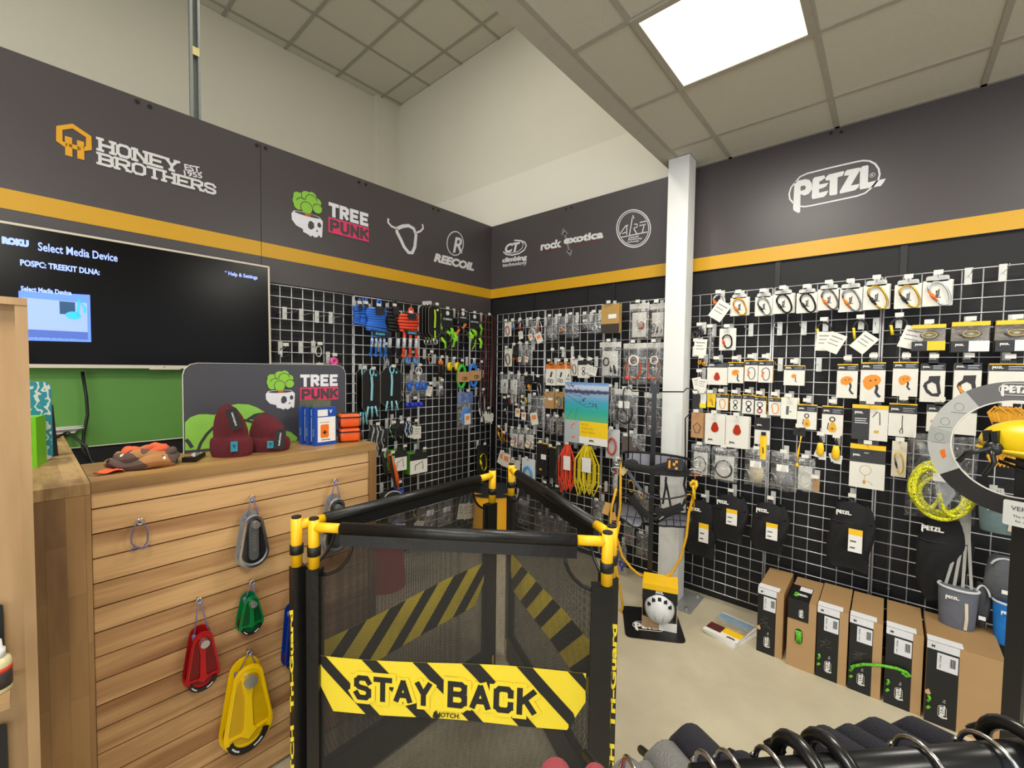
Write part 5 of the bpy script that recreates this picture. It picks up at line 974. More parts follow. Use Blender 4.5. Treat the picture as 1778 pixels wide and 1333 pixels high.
        obj('hanging_loop', B().strap([(-.008, -.03, -h*.08), (-.005, -.02, .0), (.004, -.02, .0), (.012, -.03, -h*.08)], .014, .003, (0, 1, 0)), BLACK, t)
        logo(t, w*p.get('lx', -.15), -.088, -h*.2, w*p.get('ls', .34), WHITE)
        if p.get('tag', 1):
            e = obj('paper_tag', B().box(-w*.15, w*.15, -.001, 0, -h*.16, h*.16), WHITE, t, loc=(w*p.get('tx', .12), -.098, -h*p.get('tz', .55))); obj('yellow_band', B().box(-w*.15, w*.15, -.002, -.001, h*.08, h*.16), YEL, e); obj('tag_print', B().box(-w*.11, w*.02, -.002, -.001, -h*.02, 0).box(-w*.11, 0, -.002, -.001, -h*.11, -h*.09), mt('#555555'), e)
    elif kind == 'chalk':
        m = mt(p['c'], .85, 0, .15, 30, .4); r_ = w/2
        prof = [(.82, -1), (.86, -.97), (.93, -.6), (1, -.08), (.99, 0)]
        obj('bag', B().lathe([(a*r_, b*h) for a, b in [(.01, -1)]+prof], 28, sy=.72), m, t, True, (0, -r_*.75, 0)); obj('rim', B().tube([(r_*math.cos(a*.2244), -r_*.75+r_*.72*math.sin(a*.2244), 0) for a in range(28)], .006, 6, True), mt('#c6c8c9', .6), t, True)
        obj('lining', B().lathe([(r_*.97, -.003), (r_*.75, -.03), (r_*.4, -.012), (.001, -.02)], 28, sy=.72), mt('#9b9fa3', .9, 0, .2, 60, .8), t, True, (0, -r_*.75, 0))
        logo(t, -w*.16, -r_*1.5+.002, -h*.2, w*.34, WHITE); obj('brush_loop', B().strap([(w*.18, -r_*1.44, -h*.25), (w*.2, -r_*1.46, -h*.6), (w*.18, -r_*1.4, -h*.85)], .012, .004, (0, 1, 0)), mt('#d8cbb4'), t)
        for k in range(p.get('st', 3)): obj('waist_strap', B().strap([(-r_*.6+k*.03, -r_*.6, 0), (.01*k, -r_*.4, p['sl']*.6), (.01*k, 0, p['sl'])], .012, .003, (0, 1, 0)), mt('#a8a6a0', .8), t)
    elif kind == 'softbag':   # crumpled soft bag
        def f(u, v_):
            a = u*2*math.pi; r_ = math.sin(math.pi*(.06+.9*v_))**.5*(1+.1*math.sin(3*a+v_*5)+.05*math.sin(7*a+v_*13)); return (w/2*r_*math.cos(a), -.05+.05*r_*math.sin(a), -h*v_)
        obj('bag', B().surf(f, 32, 20, True), mt(p['c'], .85, 0, .2, 30, .6), t, True); obj('binding', B().tube([(w*.46*math.cos(a*.33)*(.9), -.1+.02*math.sin(a*.33), -h*.35+h*.3*math.sin(a*.33)) for a in range(1, 9)], .005, 6), mt('#c0c2c3'), t, True)
        obj('small_patch', B().box(-.012, .012, -.107, -.103, -h*.78, -h*.7), WHITE, t)
    elif kind == 'ropebag':
        m = rope_mat('#e3e22a', '#2a2c10', 330, .8)
        for k, (cx, cz, rw, rh) in enumerate(((0, -.62, .45, .31), (.0, -.64, .39, .27), (.02, -.65, .46, .29), (-.02, -.61, .42, .32), (.02, -.65, .35, .23), (-.01, -.63, .44, .26), (.0, -.6, .38, .3), (.01, -.66, .31, .2), (-.0, -.64, .41, .3), (-.2, -.6, .2, .24), (.2, -.62, .22, .26))):
            obj('rope_turn', B().tube([(w*(cx+rw*math.cos(a*.2618)), -.014-.006*k+.010*math.sin(a*.5+k), h*(cz+rh*math.sin(a*.2618))) for a in range(24)], .0095, 8, True), m, t, True)
        obj('grey_leaflet', B().prism([(-w*.1, -h*.5), (w*.12, -h*.48), (w*.2, -h*.62), (w*.06, -h*.82), (-.02*w, -h*.82)], -.085, -.083), mt('#8b8e93'), t)
        obj('price_label', B().box(-w*.13, w*.12, -.095, -.094, -h*.5, -h*.41), WHITE, t)
        bagshell(t, w, h, .1, 0, MIDFILM)
    elif kind == 'webhank':
        m = mt(p['c'], .6, 0, .1, 50)
        for k in range(7):
            x_ = (k-3)*w*.11; obj('web_loop', B().strap([(x_*.5, -.02-.008*(k % 3), -h*.5), (x_-.02, -.03, -h*.1), (x_, -.03-.01*(k % 2), 0), (x_+.03, -.03, -h*.12), (x_*.5+.01, -.02, -h*.5), (x_-.015, -.04, -h*.85), (x_, -.04, -h), (x_+.02, -.03, -h*.85), (x_*.5, -.02, -h*.5)], .012, .004, (0, 1, 0)), m, t)
        e = obj('product_card', B().box(-w*.4, w*.3, -.062, -.06, -h*.72, -h*.25), WHITE, t); obj('dark_header', B().box(-w*.4, w*.3, -.063, -.062, -h*.42, -h*.25), DARK, e); logo(e, -w*.2, -.0635, -h*.32, w*.25)
    elif kind == 'cards':    # white tags hanging
        tags(t, 0, -h*.5, p.get('n', 2), w*.6, o=p.get('o', True), rots=p.get('rots'), y=-.01); obj('string', B().tube([(0, 0, 0), (0, -.01, -h*.2)], .0012, 4), WHITE, t)
    elif kind == 'flatcard':
        obj('card', B().prism(rrect(w, h, .004, 0, -h/2), 0, .002), mt(p['c'], .5), t)
        if p.get('head'): obj('header', B().box(-w/2, w/2, -.001, 0, -h*p.get('hh', .25), 0), mt(p['head'], .5), t)
        if p.get('foot'): obj('footer', B().box(-w/2, w/2, -.001, 0, -h, -h*.68), mt(p['foot'], .5), t)
        if p.get('ht'): text(t, p['ht'], 0, -.0015, -h*p.get('hh', .25)*.5, h=h*.08, maxw=w*.8, mat=LOGOW, bold=.05)
        picture(t, p.get('pic'), 0, -h*.6, h*.5, -.001)
        if p.get('dev'): carabiner(t, 0, -h*.6, w*.6, h*.6, p['dev'][0], p['dev'][1], rot=.1)
        if p.get('sling'): coil(t, 0, -h*.58, w*.33, h*.3, 2, w*.06, mt(p['sling'], .6), -.012)
        if p.get('lab'): obj('price_label', B().box(-w*.1, w*.35, -.0018, -.001, -h*.5, -h*.35), WHITE, t)
        if p.get('copies'):
            for k in range(p['copies']): obj('card', B().prism(rrect(w, h, .004, .004*(k+1), -h/2), .012*(k+1), .012*(k+1)+.002), mt(p['c'], .5), t)
    elif kind == 'clam':     # white blister card with red ascender
        for k in range(3): obj('blister_card', B().prism(rrect(w, h, .008, .003*k, -h/2), .012*k, .012*k+.004), CARDW, t)
        picture(t, 'reddevice', 0, -h*.42, h*.38, 0); logo(t, -w*.2, -.001, -h*.85, w*.25, mt('#333333'))
    elif kind == 'pouch':    # yellow/black strap in packet
        obj('header', B().box(-w*.5, w*.3, -.001, .001, -h*.3, 0), DARK, t); logo(t, -w*.25, -.0015, -h*.19, w*.28); obj('card', B().box(-w*.5, w*.3, 0, .001, -h*.65, -h*.3), CARDW, t)
        obj('yellow_strap', B().strap([(0, -.01, -h*.42), (.0, -.016, -h*1.0)], w*.34, .008, (0, 1, 0)), YEL, t); obj('strap_text', B().stroke([(0, -h*.7), (.003, -h*.85)], .006, -.0205, -.0195), BLACK, t); obj('strap_end', B().box(-w*.12, w*.12, -.018, -.008, -h*.42, -h*.34), BLACK, t)
    elif kind == 'pods':
        obj('pod', B().lathe([(.001, -h*.72), (w*.22, -h*.66), (w*.26, -h*.45), (w*.18, -h*.25), (.001, -h*.24)], 12, sy=.5), YEL, t, True, (0, -.02, 0)); obj('black_clip', B().lathe([(.001, -h*.26), (w*.14, -h*.2), (w*.1, -.02), (.001, 0)], 10, sy=.6), BLACK, t, True, (0, -.02, 0)); tags(t, 0, -h*.65, 2, w*.5, o=False, y=-.004)
    elif kind == 'whistle':
        obj('black_tags', B().prism(rrect(w*.6, h*.18, .003, -w*.1, -h*.1), -.01, -.008).prism(rrect(w*.4, h*.22, .003, w*.2, -h*.1), -.016, -.014), DARK, t)
        for k in range(4): obj('yellow_cord', B().tube([(w*.1+k*.002, -.018, -h*.2), (w*.05-k*.003, -.02, -h*.6), (-w*.05, -.02, -h*.88)], .0015, 5), YEL, t, True)
        obj('whistle', B().lathe([(.001, -.014), (.008, -.01), (.009, 0), (.006, .01), (.001, .012)], 10), YEL, t, True, (-w*.05, -.02, -h*.92))
    elif kind == 'cable':
        obj('cable_loop', B().tube([(w*.4*math.cos(a*.314), -.012, -h*.5+h*.45*math.sin(a*.314)) for a in range(20)], w*.06, 8, True), mt(p['c'], .5), t, True)
    elif kind == 'ropes':    # long hanging cords with end tags
        for k in range(p.get('n', 6)):
            x_ = (k/(p['n']-1)-.5)*w; obj('long_cord', B().tube([(x_, -.01*(k % 3), 0), (x_+.006, -.012, -h*.35), (x_-.006, -.014, -h*.7), (x_, -.012, -h*(.85+.15*((k*7) % 3)/2))], .0065, 6), mt(p['c'][k % len(p['c'])], .75, 0, .25, 200), t, True)
        if p.get('tagn'): tags(t, 0, -h*.93, p['tagn'], .055, o=False, y=-.03)
    return t
kind_name = dict(carab='carded_carabiner', box='hanging_carton', split='hanging_carton', headlamp='headlamp_carton', tagdev='tagged_device', bag='bagged_item', hank='rope_lanyard', slings='sling_bundle', strapcard='carded_strap', bundle='strap_bundle', rolls='tape_rolls', ropehank='rope_hank', secateurs='secateurs', tangle='lanyard_bunch', greencarton='hanging_carton', wedge='strap_pouch', sack='stuff_sack', chalk='chalk_bag', softbag='chalk_bag', ropebag='bagged_rope', webhank='webbing_hank', cards='hanging_tags', flatcard='carded_item', clam='blister_card', pouch='carded_strap', pods='strap_pod', whistle='whistle', cable='cable_loop', ropes='red_cord_bunch')
def item(kind, wall, x0, y0, x1, y1, desc, cat, d=.13, hk=1, grp=None, **p):
    loc, rz, w_, h_ = spot(wall, x0, y0, x1, y1, d)
    t = build(kind, loc, rz, w_, h_, desc, cat, p, grp)
    if hk:
        hd = d-.05+.02; hz = loc[2]-.008
        l = (.055, loc[1], hz) if wall == 'L' else (loc[0], -.055, hz)
        ds = desc.split(); hook3(l, rz, hd, 'steel display hook behind the '+' '.join(ds[:10]), 1 if hk == 1 else 0)
    return t
def ehook(wall, x, y, desc, d=.16, plate=0, col=None):
    t = hook(wall, x, y, d, desc, plate, None, col); return t
# ================================================================ back wall right of the column
I = item
CR = 'in the top row of the oval-logo grid'
I('tagdev', 'B', 1232, 511, 1266, 553, 'silver and orange carabiner with barcode tag beside the column', 'carabiner', carab=1, c='#c9c9cc', g='#d86a20', n=1, rots=[.6], tz=.7, ts=.75)
for (x0, y0, x1, y1, c, g, s) in ((1268, 511, 1299, 548, '#d99a1e', '#d97a1e', 'gold carabiner with orange gate on card, first carded one from column'), (1311, 509, 1341, 548, '#8f8f86', '#1c1c1e', 'grey carabiner with black gate on card, left of the black ones'),
    (1342, 504, 1378, 544, '#1d1d20', '#1d1d20', 'narrow black carabiner on card, left one of two black carabiners'), (1383, 502, 1419, 543, '#1d1d20', '#1d1d20', 'broad black carabiner on card, right one of two black carabiners'), (1420, 495, 1458, 538, '#63635f', '#e07a1e', 'dark grey carabiner with orange gate on card beside the black ones'),
    (1456, 493, 1497, 541, '#7f8082', '#e07a1e', 'grey carabiner with orange gate, left neighbour of the gold ones'), (1499, 487, 1544, 537, '#c79c2c', '#1c1c1e', 'left one of two gold carabiners with black gates'), (1553, 486, 1600, 535, '#c79c2c', '#1c1c1e', 'right one of two gold carabiners with black gates'), (1602, 479, 1653, 531, '#c4ccd4', '#e8762a', 'large silver carabiner with orange gate, last in the top row')):
    I('carab', 'B', x0, y0, x1, y1, s, 'carabiner', c=c, g=g, grp='carded carabiners in the top row')
for x, y, s in ((1681, 480, 'bare hook first right of the top row carabiners'), (1741, 474, 'bare hook furthest right along the top of the grid'), (1304, 573, 'bare hook under the gap beside the grey carabiner card'), (1354, 571, 'bare hook below the narrow black carabiner'), (1396, 570, 'bare hook with yellow ticket below the broad black carabiner'), (1521, 566, 'bare hook between two black lanyard loops'), (1422, 633, 'bare hook with wide grey plate right of the orange pulley carton')): ehook('B', x, y, s)
I('tagdev', 'B', 1203, 567, 1230, 600, 'black chain and rings bunch beside the column', 'hardware', c='#222224', g='#3a3a3c', n=1, k=6, rots=[.05], tz=1.1, ts=.8)
I('bag', 'B', 1228, 570, 1240, 621, 'slim clear bag right of the black chain bunch', 'bag', k='none')
I('cards', 'B', 1199, 594, 1222, 626, 'white instruction card with red line against the column', 'card', n=1, o=False, rots=[.02])
I('flatcard', 'B', 1249, 570, 1278, 608, 'black hooked carabiner with red marker on white card', 'carabiner', c='#dcd9cf', dev=('#1d1d20', '#d8452a'))
for (x0, y0, x1, y1, s, tx, rr) in ((1412, 559, 1449, 606, 'black cord loop with yellow latch and two tags, left of three', .3, [.05, .45]), (1474, 555, 1513, 611, 'black cord loop with yellow latch and diamond tag, middle of three', .2, [.7, .7]), (1537, 552, 1584, 601, 'black cord loop with yellow latch beside the headlamp cartons', .5, [.3, .3])):
    I('tagdev', 'B', x0, y0, x1, y1, s, 'lanyard', loop=1, c='#1b1b1c', g='#e8c81e', n=2 if x0 == 1412 else 1, tx=tx, rots=rr, ts=.8)
I('headlamp', 'B', 1583, 564, 1641, 609, 'headlamp carton with yellow lower panel', 'headlamp', c='#e8c01a', d=.15); I('headlamp', 'B', 1651, 559, 1717, 611, 'headlamp carton with white lower panel', 'headlamp', c='#dcdcdc', d=.15); I('headlamp', 'B', 1727, 556, 1800, 610, 'headlamp carton cut by the right edge of the picture', 'headlamp', c='#dcdcdc', d=.15)
G3 = 'cartons in the third row'
I('box', 'B', 1228, 625, 1263, 668, 'white carton with grey pulley picture beside the column', 'carton', pic='reddevice', head='#3b3d42', stripe=0, ps=.5, grp=G3); I('box', 'B', 1264, 625, 1291, 665, 'carton with small yellow and black device picture', 'carton', pic='device', grp=G3, side='#e3b21a'); I('box', 'B', 1293, 622, 1316, 662, 'left one of two cartons picturing a grey carabiner with red gate', 'carton', pic='carab', grp=G3); I('box', 'B', 1317, 622, 1342, 664, 'right one of two cartons picturing a grey carabiner with red gate', 'carton', pic='carab', side='#e3b21a', grp=G3)
ehook('B', 1355, 633, 'bare hook with white topped plate left of the orange pulley carton'); I('box', 'B', 1361, 631, 1397, 669, 'wide carton with orange swing pulley picture', 'carton', pic='device', ps=.5, grp=G3)
I('box', 'B', 1453, 626, 1489, 691, 'tall carton picturing a small orange device with black handle', 'carton', pic='device', grp=G3, hf=.27); I('box', 'B', 1494, 622, 1537, 697, 'tall carton picturing a large orange descender', 'carton', pic='bigdevice', side='#e3b21a', grp=G3, hf=.27); I('box', 'B', 1550, 622, 1594, 688, 'tall yellow sided carton picturing an orange and black descender', 'carton', pic='bigdevice', side='#e3b21a', grp=G3, hf=.27, ps=.8)
I('box', 'B', 1598, 623, 1641, 698, 'tall carton picturing an all black handle', 'carton', pic='handle', stripe=0, grp=G3, hf=.27); I('box', 'B', 1656, 622, 1704, 699, 'tall carton picturing a black handle with orange lever', 'carton', pic='orhandle', stripe=0, grp=G3, hf=.27); I('box', 'B', 1716, 624, 1785, 700, 'wide carton picturing a head torch behind the ring display', 'carton', pic='lamp', grp=G3, hf=.27)
G4 = 'small cartons in the fourth row'
I('cards', 'B', 1203, 647, 1229, 684, 'pair of white tags under gold rings beside the column', 'card', n=2, o=False, rots=[-.2, .1]); I('tagdev', 'B', 1210, 623, 1230, 643, 'small bunch of gold rings beside the column', 'hardware', c='#d8941e', g='#c07a18', n=0, k=5)
I('flatcard', 'B', 1202, 684, 1216, 709, 'dark card with white tag nearest the column', 'card', c='#2a2a2c', pic='mask'); I('flatcard', 'B', 1215, 683, 1226, 708, 'narrow white and yellow card near the column', 'card', c='#dedccf', foot='#e3d21a'); I('flatcard', 'B', 1228, 683, 1242, 707, 'yellow and orange card right of the narrow yellow one', 'card', c='#e3c21a', pic='device')
for (x0, y0, x1, y1, pic, side, s) in ((1244, 681, 1264, 712, 'orcarab', '#e3b21a', 'first small carton with orange clamp picture'), (1268, 683, 1286, 713, 'swivel', None, 'small carton with black swivel picture and white edge'), (1289, 682, 1311, 718, 'swivel', None, 'small carton picturing a large black swivel'), (1309, 685, 1330, 720, 'redswivel', '#e3b21a', 'small carton picturing a black and red swivel'), (1335, 687, 1356, 721, 'orcarab', None, 'second small carton with orange clamp picture, right of the swivels')):
    I('box', 'B', x0, y0, x1, y1, s, 'carton', pic=pic, side=side, grp=G4, d=.12)
I('flatcard', 'B', 1356, 690, 1384, 727, 'white card picturing a grey torch', 'carton', c='#dedccf', pic='torch', copies=2)
I('box', 'B', 1384, 698, 1418, 745, 'left one of two cartons picturing a gold pulley', 'carton', pic='pulley', grp=G4, hf=.35); I('box', 'B', 1427, 700, 1464, 755, 'right one of two cartons picturing a gold pulley', 'carton', pic='pulley', side='#e3b21a', grp=G4, hf=.35)
I('split', 'B', 1479, 702, 1542, 764, 'wide half dark carton picturing a hanging rope hook', 'carton', pic='hookrope', grp=G4); I('box', 'B', 1543, 695, 1592, 758, 'white carton picturing a thin black loop', 'carton', pic='loop', grp=G4, hf=.36, side='#e3b21a'); I('box', 'B', 1609, 697, 1653, 750, 'carton picturing a small headband lamp', 'carton', pic='lamp', grp=G4, hf=.35, stripe=0); I('box', 'B', 1657, 700, 1696, 755, 'carton half hidden by the ring display', 'carton', pic='none', grp=G4, hf=.3, stripe=0)
I('flatcard', 'B', 1200, 716, 1221, 760, 'kraft carton with black mask print beside the column', 'carton', c='#b0855a', pic='mask', copies=2)
I('clam', 'B', 1224, 718, 1259, 772, 'left one of two blister cards with a red ascender', 'blister card'); I('clam', 'B', 1260, 722, 1300, 778, 'right one of two blister cards with a red ascender', 'blister card')
I('pouch', 'B', 1310, 725, 1343, 797, 'yellow webbing strap in a black headed packet', 'strap'); I('whistle', 'B', 1374, 742, 1401, 812, 'black tags with thin yellow cord and whistle', 'whistle')
I('pods', 'B', 1412, 756, 1438, 804, 'left one of two yellow strap pods with black clips', 'strap'); I('pods', 'B', 1438, 760, 1466, 812, 'right one of two yellow strap pods with black clips', 'strap')
I('split', 'B', 1475, 771, 1537, 848, 'large carton picturing a thin gold throw line', 'carton', pic='collar', top=1); I('flatcard', 'B', 1548, 766, 1574, 828, 'narrow cream card holding a yellow and black altimeter', 'carton', c='#cfc5b0', head='#d8d0bd', pic='none', dev=('#e3c21a', '#1c1c1e'))
I('bag', 'B', 1200, 772, 1233, 826, 'grey headed bag with wire loop and card beside the column', 'bag', head='#55575a', k='coil', c=['#444444'], ins=1, n=1, pl=1); I('bag', 'B', 1235, 777, 1281, 836, 'black headed bag with white leaflet and black cable', 'bag', head='#1c1c1e', k='coil', c=['#333333'], ins=1, n=1, pl=1)
I('bag', 'B', 1293, 780, 1336, 844, 'clear bag with cream sewn pad under the yellow strap', 'bag', k='blob', c=['#b5a98c'], label='#e8e6de'); I('bag', 'B', 1338, 786, 1384, 852, 'clear bag with grey glasses and two white labels', 'bag', k='blob', c=['#77787a'], label='#e8e6de'); I('bag', 'B', 1381, 795, 1415, 853, 'black headed bag with white cable coil', 'bag', head='#1c1c1e', k='coil', c=['#d8d4c8'], ins=1, n=2, pl=1)
I('flatcard', 'B', 1409, 830, 1423, 854, 'small brown card below the white cable bag', 'card', c='#a8845a')
I('ropebag', 'B', 1574, 756, 1696, 905, 'clear bag with coiled yellow flecked rope', 'rope', d=.16)
I('webhank', 'B', 1712, 706, 1776, 808, 'hank of orange-yellow webbing behind the helmet', 'rope', d=.12, c='#d99a1e')
SK = 'black stuff sacks'
I('sack', 'B', 1196, 862, 1251, 962, 'black sack with tall paper tag nearest the column', 'bag', d=.1, tp=.85, grp=SK); I('sack', 'B', 1240, 853, 1301, 935, 'black sack with white logo high on its flap beside the first sack', 'bag', d=.12, tp=.8, tz=.45, grp=SK); I('sack', 'B', 1306, 866, 1371, 953, 'dark grey sack hanging alone with a hexagon sticker on its tag', 'bag', d=.12, grp=SK)
I('sack', 'B', 1439, 862, 1518, 983, 'black folded sack with carabiner picture on its tag', 'bag', d=.12, tp=.9, grp=SK); I('sack', 'B', 1586, 884, 1686, 1040, 'largest black sack below the bagged yellow rope', 'bag', d=.12, tp=.55, tag=0, lx=-.2, ls=.4, grp=SK)
t = tag(obj('paper_tag', B().prism(rrect(.035, .115, .002), 0, .001), WHITE, loc=P(1667, 976, 1, -.15)), 'paper tag with yellow top beside the largest black sack', 'tag'); obj('yellow_band', B().box(-.017, .017, -.0006, 0, .035, .057), YEL, t)
CBG = 'chalk bags at the right'
I('chalk', 'B', 1694, 865, 1772, 918, 'grey-green chalk bag with white logo under the ring display', 'bag', d=.2, c='#63787a', st=2, sl=.05, grp=CBG); I('chalk', 'B', 1625, 1012, 1696, 1087, 'grey chalk bag with white brush loop, hanging lowest on the left', 'bag', d=.16, hk=0, c='#62656f', st=4, sl=.42, grp=CBG)
I('softbag', 'B', 1685, 1002, 1716, 1078, 'dark crumpled bag between the grey and blue chalk bags', 'bag', d=.12, hk=0, c='#3a3b3e', grp=CBG); I('softbag', 'B', 1704, 957, 1776, 1035, 'crumpled grey denim chalk bag above the blue one', 'bag', d=.14, hk=0, c='#55585c', grp=CBG); I('chalk', 'B', 1718, 1040, 1790, 1112, 'bright blue chalk bag cut by the right edge', 'bag', d=.15, hk=0, c='#1673c4', st=2, sl=.3, grp=CBG)
# ================================================================ back wall left of the column
I('flatcard', 'B', 876, 559, 888, 584, 'white card with red carabiner next to the corner', 'carabiner', c='#dcd9cf', dev=('#b02a24', '#8a8a8c')); I('tagdev', 'B', 889, 558, 898, 590, 'blue locking carabiner near the corner', 'carabiner', carab=1, c='#2a2a2e', g='#2a6fc8', n=0); I('tagdev', 'B', 899, 557, 914, 592, 'grey carabiner with red gate and dark loop', 'carabiner', carab=1, c='#6a6a6e', g='#c83a24', n=1, ts=.5, col=None)
I('bag', 'B', 917, 556, 933, 597, 'coil of white cord with orange printed tag', 'cord', k='coil', c=['#d8d4c4'], tagn=1); I('tagdev', 'B', 933, 556, 944, 599, 'silver carabiner with red gate and orange tag', 'carabiner', carab=1, c='#b9b9bd', g='#d04a24', n=1, o=True, ts=.95)
I('bag', 'B', 947, 551, 968, 591, 'crinkled clear bag of grey fittings in the top row', 'bag', n=5); I('bag', 'B', 968, 550, 983, 581, 'bag with round orange pulley and white ring', 'pulley', k='ring', c=['#e08a3a']); I('bag', 'B', 983, 548, 1005, 587, 'bag with small silver fittings right of the orange pulley', 'bag', n=5)
I('bag', 'B', 1010, 547, 1027, 573, 'small bag with white label in the top row', 'bag', n=3, label='#d8d8d8'); I('bag', 'B', 1024, 544, 1044, 579, 'bag with a bright shackle beside the brown carton', 'bag', k='ring', c=['#c8c8cc'])
I('flatcard', 'B', 1044, 528, 1075, 578, 'brown carton with tree artwork and orange tool print', 'carton', c='#b08d4c', foot='#3b322c', pic='none', lab=1, copies=2)
I('bag', 'B', 1093, 527, 1127, 588, 'left tall clear bag of orange parts at the top near the column', 'bag', head='#d8d5cb', hh=.15, ins=1, c=['#d86a30', '#8a8a8a', '#7a2a24']); I('bag', 'B', 1128, 527, 1156, 587, 'right tall clear bag of parts at the top touching the column', 'bag', head='#d8d5cb', hh=.15, ins=1, c=['#c84a40', '#4a4a4a'])
I('bag', 'B', 1041, 594, 1078, 655, 'large white leaflet bag with dark fitting below the brown carton', 'bag', head='#d8d5cb', hh=.14, ins=1, c=['#5a2420', '#333333'], n=3); I('bag', 'B', 1082, 596, 1121, 667, 'clear bag with orange rope and white ring, left of two', 'bag', head='#d8d5cb', hh=.12, k='coil', c=['#a84a26'], n=2, ring=1); I('bag', 'B', 1121, 595, 1153, 667, 'clear bag with orange rope and white ring, right of two', 'bag', head='#d8d5cb', hh=.12, k='coil', c=['#a84a26'], n=2, ring=1)
I('bag', 'B', 1066, 676, 1108, 743, 'clear bag with black and red flecked cord beside the stand wire', 'bag', head='#d8d5cb', hh=.14, k='coil', c=['#2c1f1e'], n=4, label='#e2e0da'); I('bag', 'B', 1118, 680, 1150, 757, 'clear bag with dark red flecked cord behind the stand post', 'bag', head='#d8d5cb', hh=.14, k='coil', c=['#42201a'], n=4)
I('bag', 'B', 1056, 672, 1068, 730, 'narrow bag of dark cord right of the poster', 'bag', k='coil', c=['#3a1a18'], n=3)
I('flatcard', 'B', 899-23, 605, 889, 636, 'white card below the red carabiner with brown loop', 'carabiner', c='#d8d4c8', dev=('#7a3a20', '#3a3a3a')); I('flatcard', 'B', 891, 600, 901, 622, 'black card above an orange fitting', 'card', c='#1b1b1d', pic='bars'); I('tagdev', 'B', 891, 618, 902, 641, 'orange faceted fitting under a black card', 'hardware', c='#b8561e', g='#8a3a14', n=0, hk=0, k=4)
I('bag', 'B', 900, 598, 912, 634, 'left one of two bags with orange square cards', 'bag', c=['#b86a2a', '#6a6a6a'], tagn=1); I('bag', 'B', 911, 598, 925, 634, 'right one of two bags with orange square cards', 'bag', c=['#b86a2a', '#6a6a6a'], tagn=1)
ehook('B', 978, 612, 'bare hook with white plate, left of two above the blister packs', plate=1); ehook('B', 994, 610, 'bare hook with white plate, right of two above the blister packs', plate=1)
I('box', 'B', 948, 628, 965, 669, 'left orange topped blister pack with black parts', 'blister pack', head='#d9761a', pic='parts', stripe=0, logo=0); I('box', 'B', 966, 628, 981, 669, 'middle orange topped blister pack with black parts', 'blister pack', head='#d9761a', pic='parts', stripe=0, logo=0); I('box', 'B', 982, 628, 991, 669, 'rear orange topped blister pack behind the middle one', 'blister pack', head='#d9761a', pic='parts', stripe=0, logo=0, d=.11)
I('flatcard', 'B', 992, 624, 1004, 652, 'white packet with small brown loop', 'packet', c='#d8d5cb', dev=('#8a4a24', '#5a5a5a')); I('flatcard', 'B', 1003, 626, 1024, 656, 'white packet with black header and dark ring', 'packet', c='#d8d5cb', head='#2a2a2c', pic='swivel'); I('cards', 'B', 1020, 626, 1036, 655, 'fanned white tags right of the black headed packet', 'card', n=3, o=False, rots=[.4, -.3, .2])
I('bag', 'B', 867, 650, 883, 684, 'bag with white leaflet closest to the corner', 'bag', ins=1, n=3); I('bag', 'B', 884, 650, 900, 686, 'crinkled bag second from the corner', 'bag', ins=1, n=4); I('bag', 'B', 900, 652, 910, 684, 'narrow bag left of the orange climbing cams', 'bag', n=3, c=['#8a5a3a', '#777777'])
I('flatcard', 'B', 908, 652, 925, 668, 'square black card with white bolt emblem', 'card', c='#18181a', pic='bars'); I('tagdev', 'B', 909, 668, 926, 688, 'pair of bright orange cams under the square black card', 'hardware', c='#e8861e', g='#e8961e', n=0, hk=0, k=6); I('flatcard', 'B', 932, 655, 943, 690, 'black card with silver carabiner below it', 'carabiner', c='#18181a', dev=('#b9b9bd', '#b9b9bd'))
I('flatcard', 'B', 876, 692, 884, 705, 'tiny black card with white emblem above chrome links', 'card', c='#18181a', pic='bars'); I('tagdev', 'B', 875, 705, 885, 735, 'chrome links hanging near the corner', 'hardware', c='#c9c9cc', g='#8a8a8c', n=0, hk=0, k=4); I('tagdev', 'B', 884, 690, 889, 712, 'thin red hook beside the tiny black card', 'hardware', carab=1, c='#a83a2a', g='#a83a2a', n=0)
I('cards', 'B', 893, 704, 907, 728, 'white tag with orange bar hanging under gold keys', 'card', n=1, rots=[.05]); I('cards', 'B', 904, 710, 917, 734, 'white tag with orange square beside the grey bag', 'card', n=1, rots=[0]); I('tagdev', 'B', 902, 690, 919, 712, 'yellow and silver carabiner pair above the tags', 'carabiner', carab=1, c='#c9b95a', g='#b9b9bd', n=0)
I('bag', 'B', 916, 686, 947, 742, 'large smoky bag with dark coil and white tag', 'bag', k='coil', c=['#3c3d42'], n=3, tagn=1)
I('flatcard', 'B', 945, 680, 962, 709, 'kraft card with white barcode label', 'carabiner', c='#b08a58', lab=1, copies=1); I('flatcard', 'B', 964, 680, 978, 709, 'kraft card with bright blue carabiner', 'carabiner', c='#b08a4c', dev=('#2a8ac8', '#c9c9cc'))
I('bag', 'B', 948, 723, 962, 754, 'left one of two clear packs with gold black devices', 'hardware', head='#26262a', c=['#c8861e', '#2a2a2a']); I('bag', 'B', 964, 724, 977, 756, 'right one of two clear packs with gold black devices', 'hardware', head='#26262a', c=['#c8861e', '#2a2a2a'])
I('tagdev', 'B', 863, 742, 877, 778, 'big orange rope wrench beside the corner', 'hardware', carab=1, c='#d9821e', g='#d9921e', n=0); I('tagdev', 'B', 872, 752, 886, 780, 'cluster of small orange cams low by the corner', 'hardware', c='#d9821e', g='#5a4a3a', n=0, k=5)
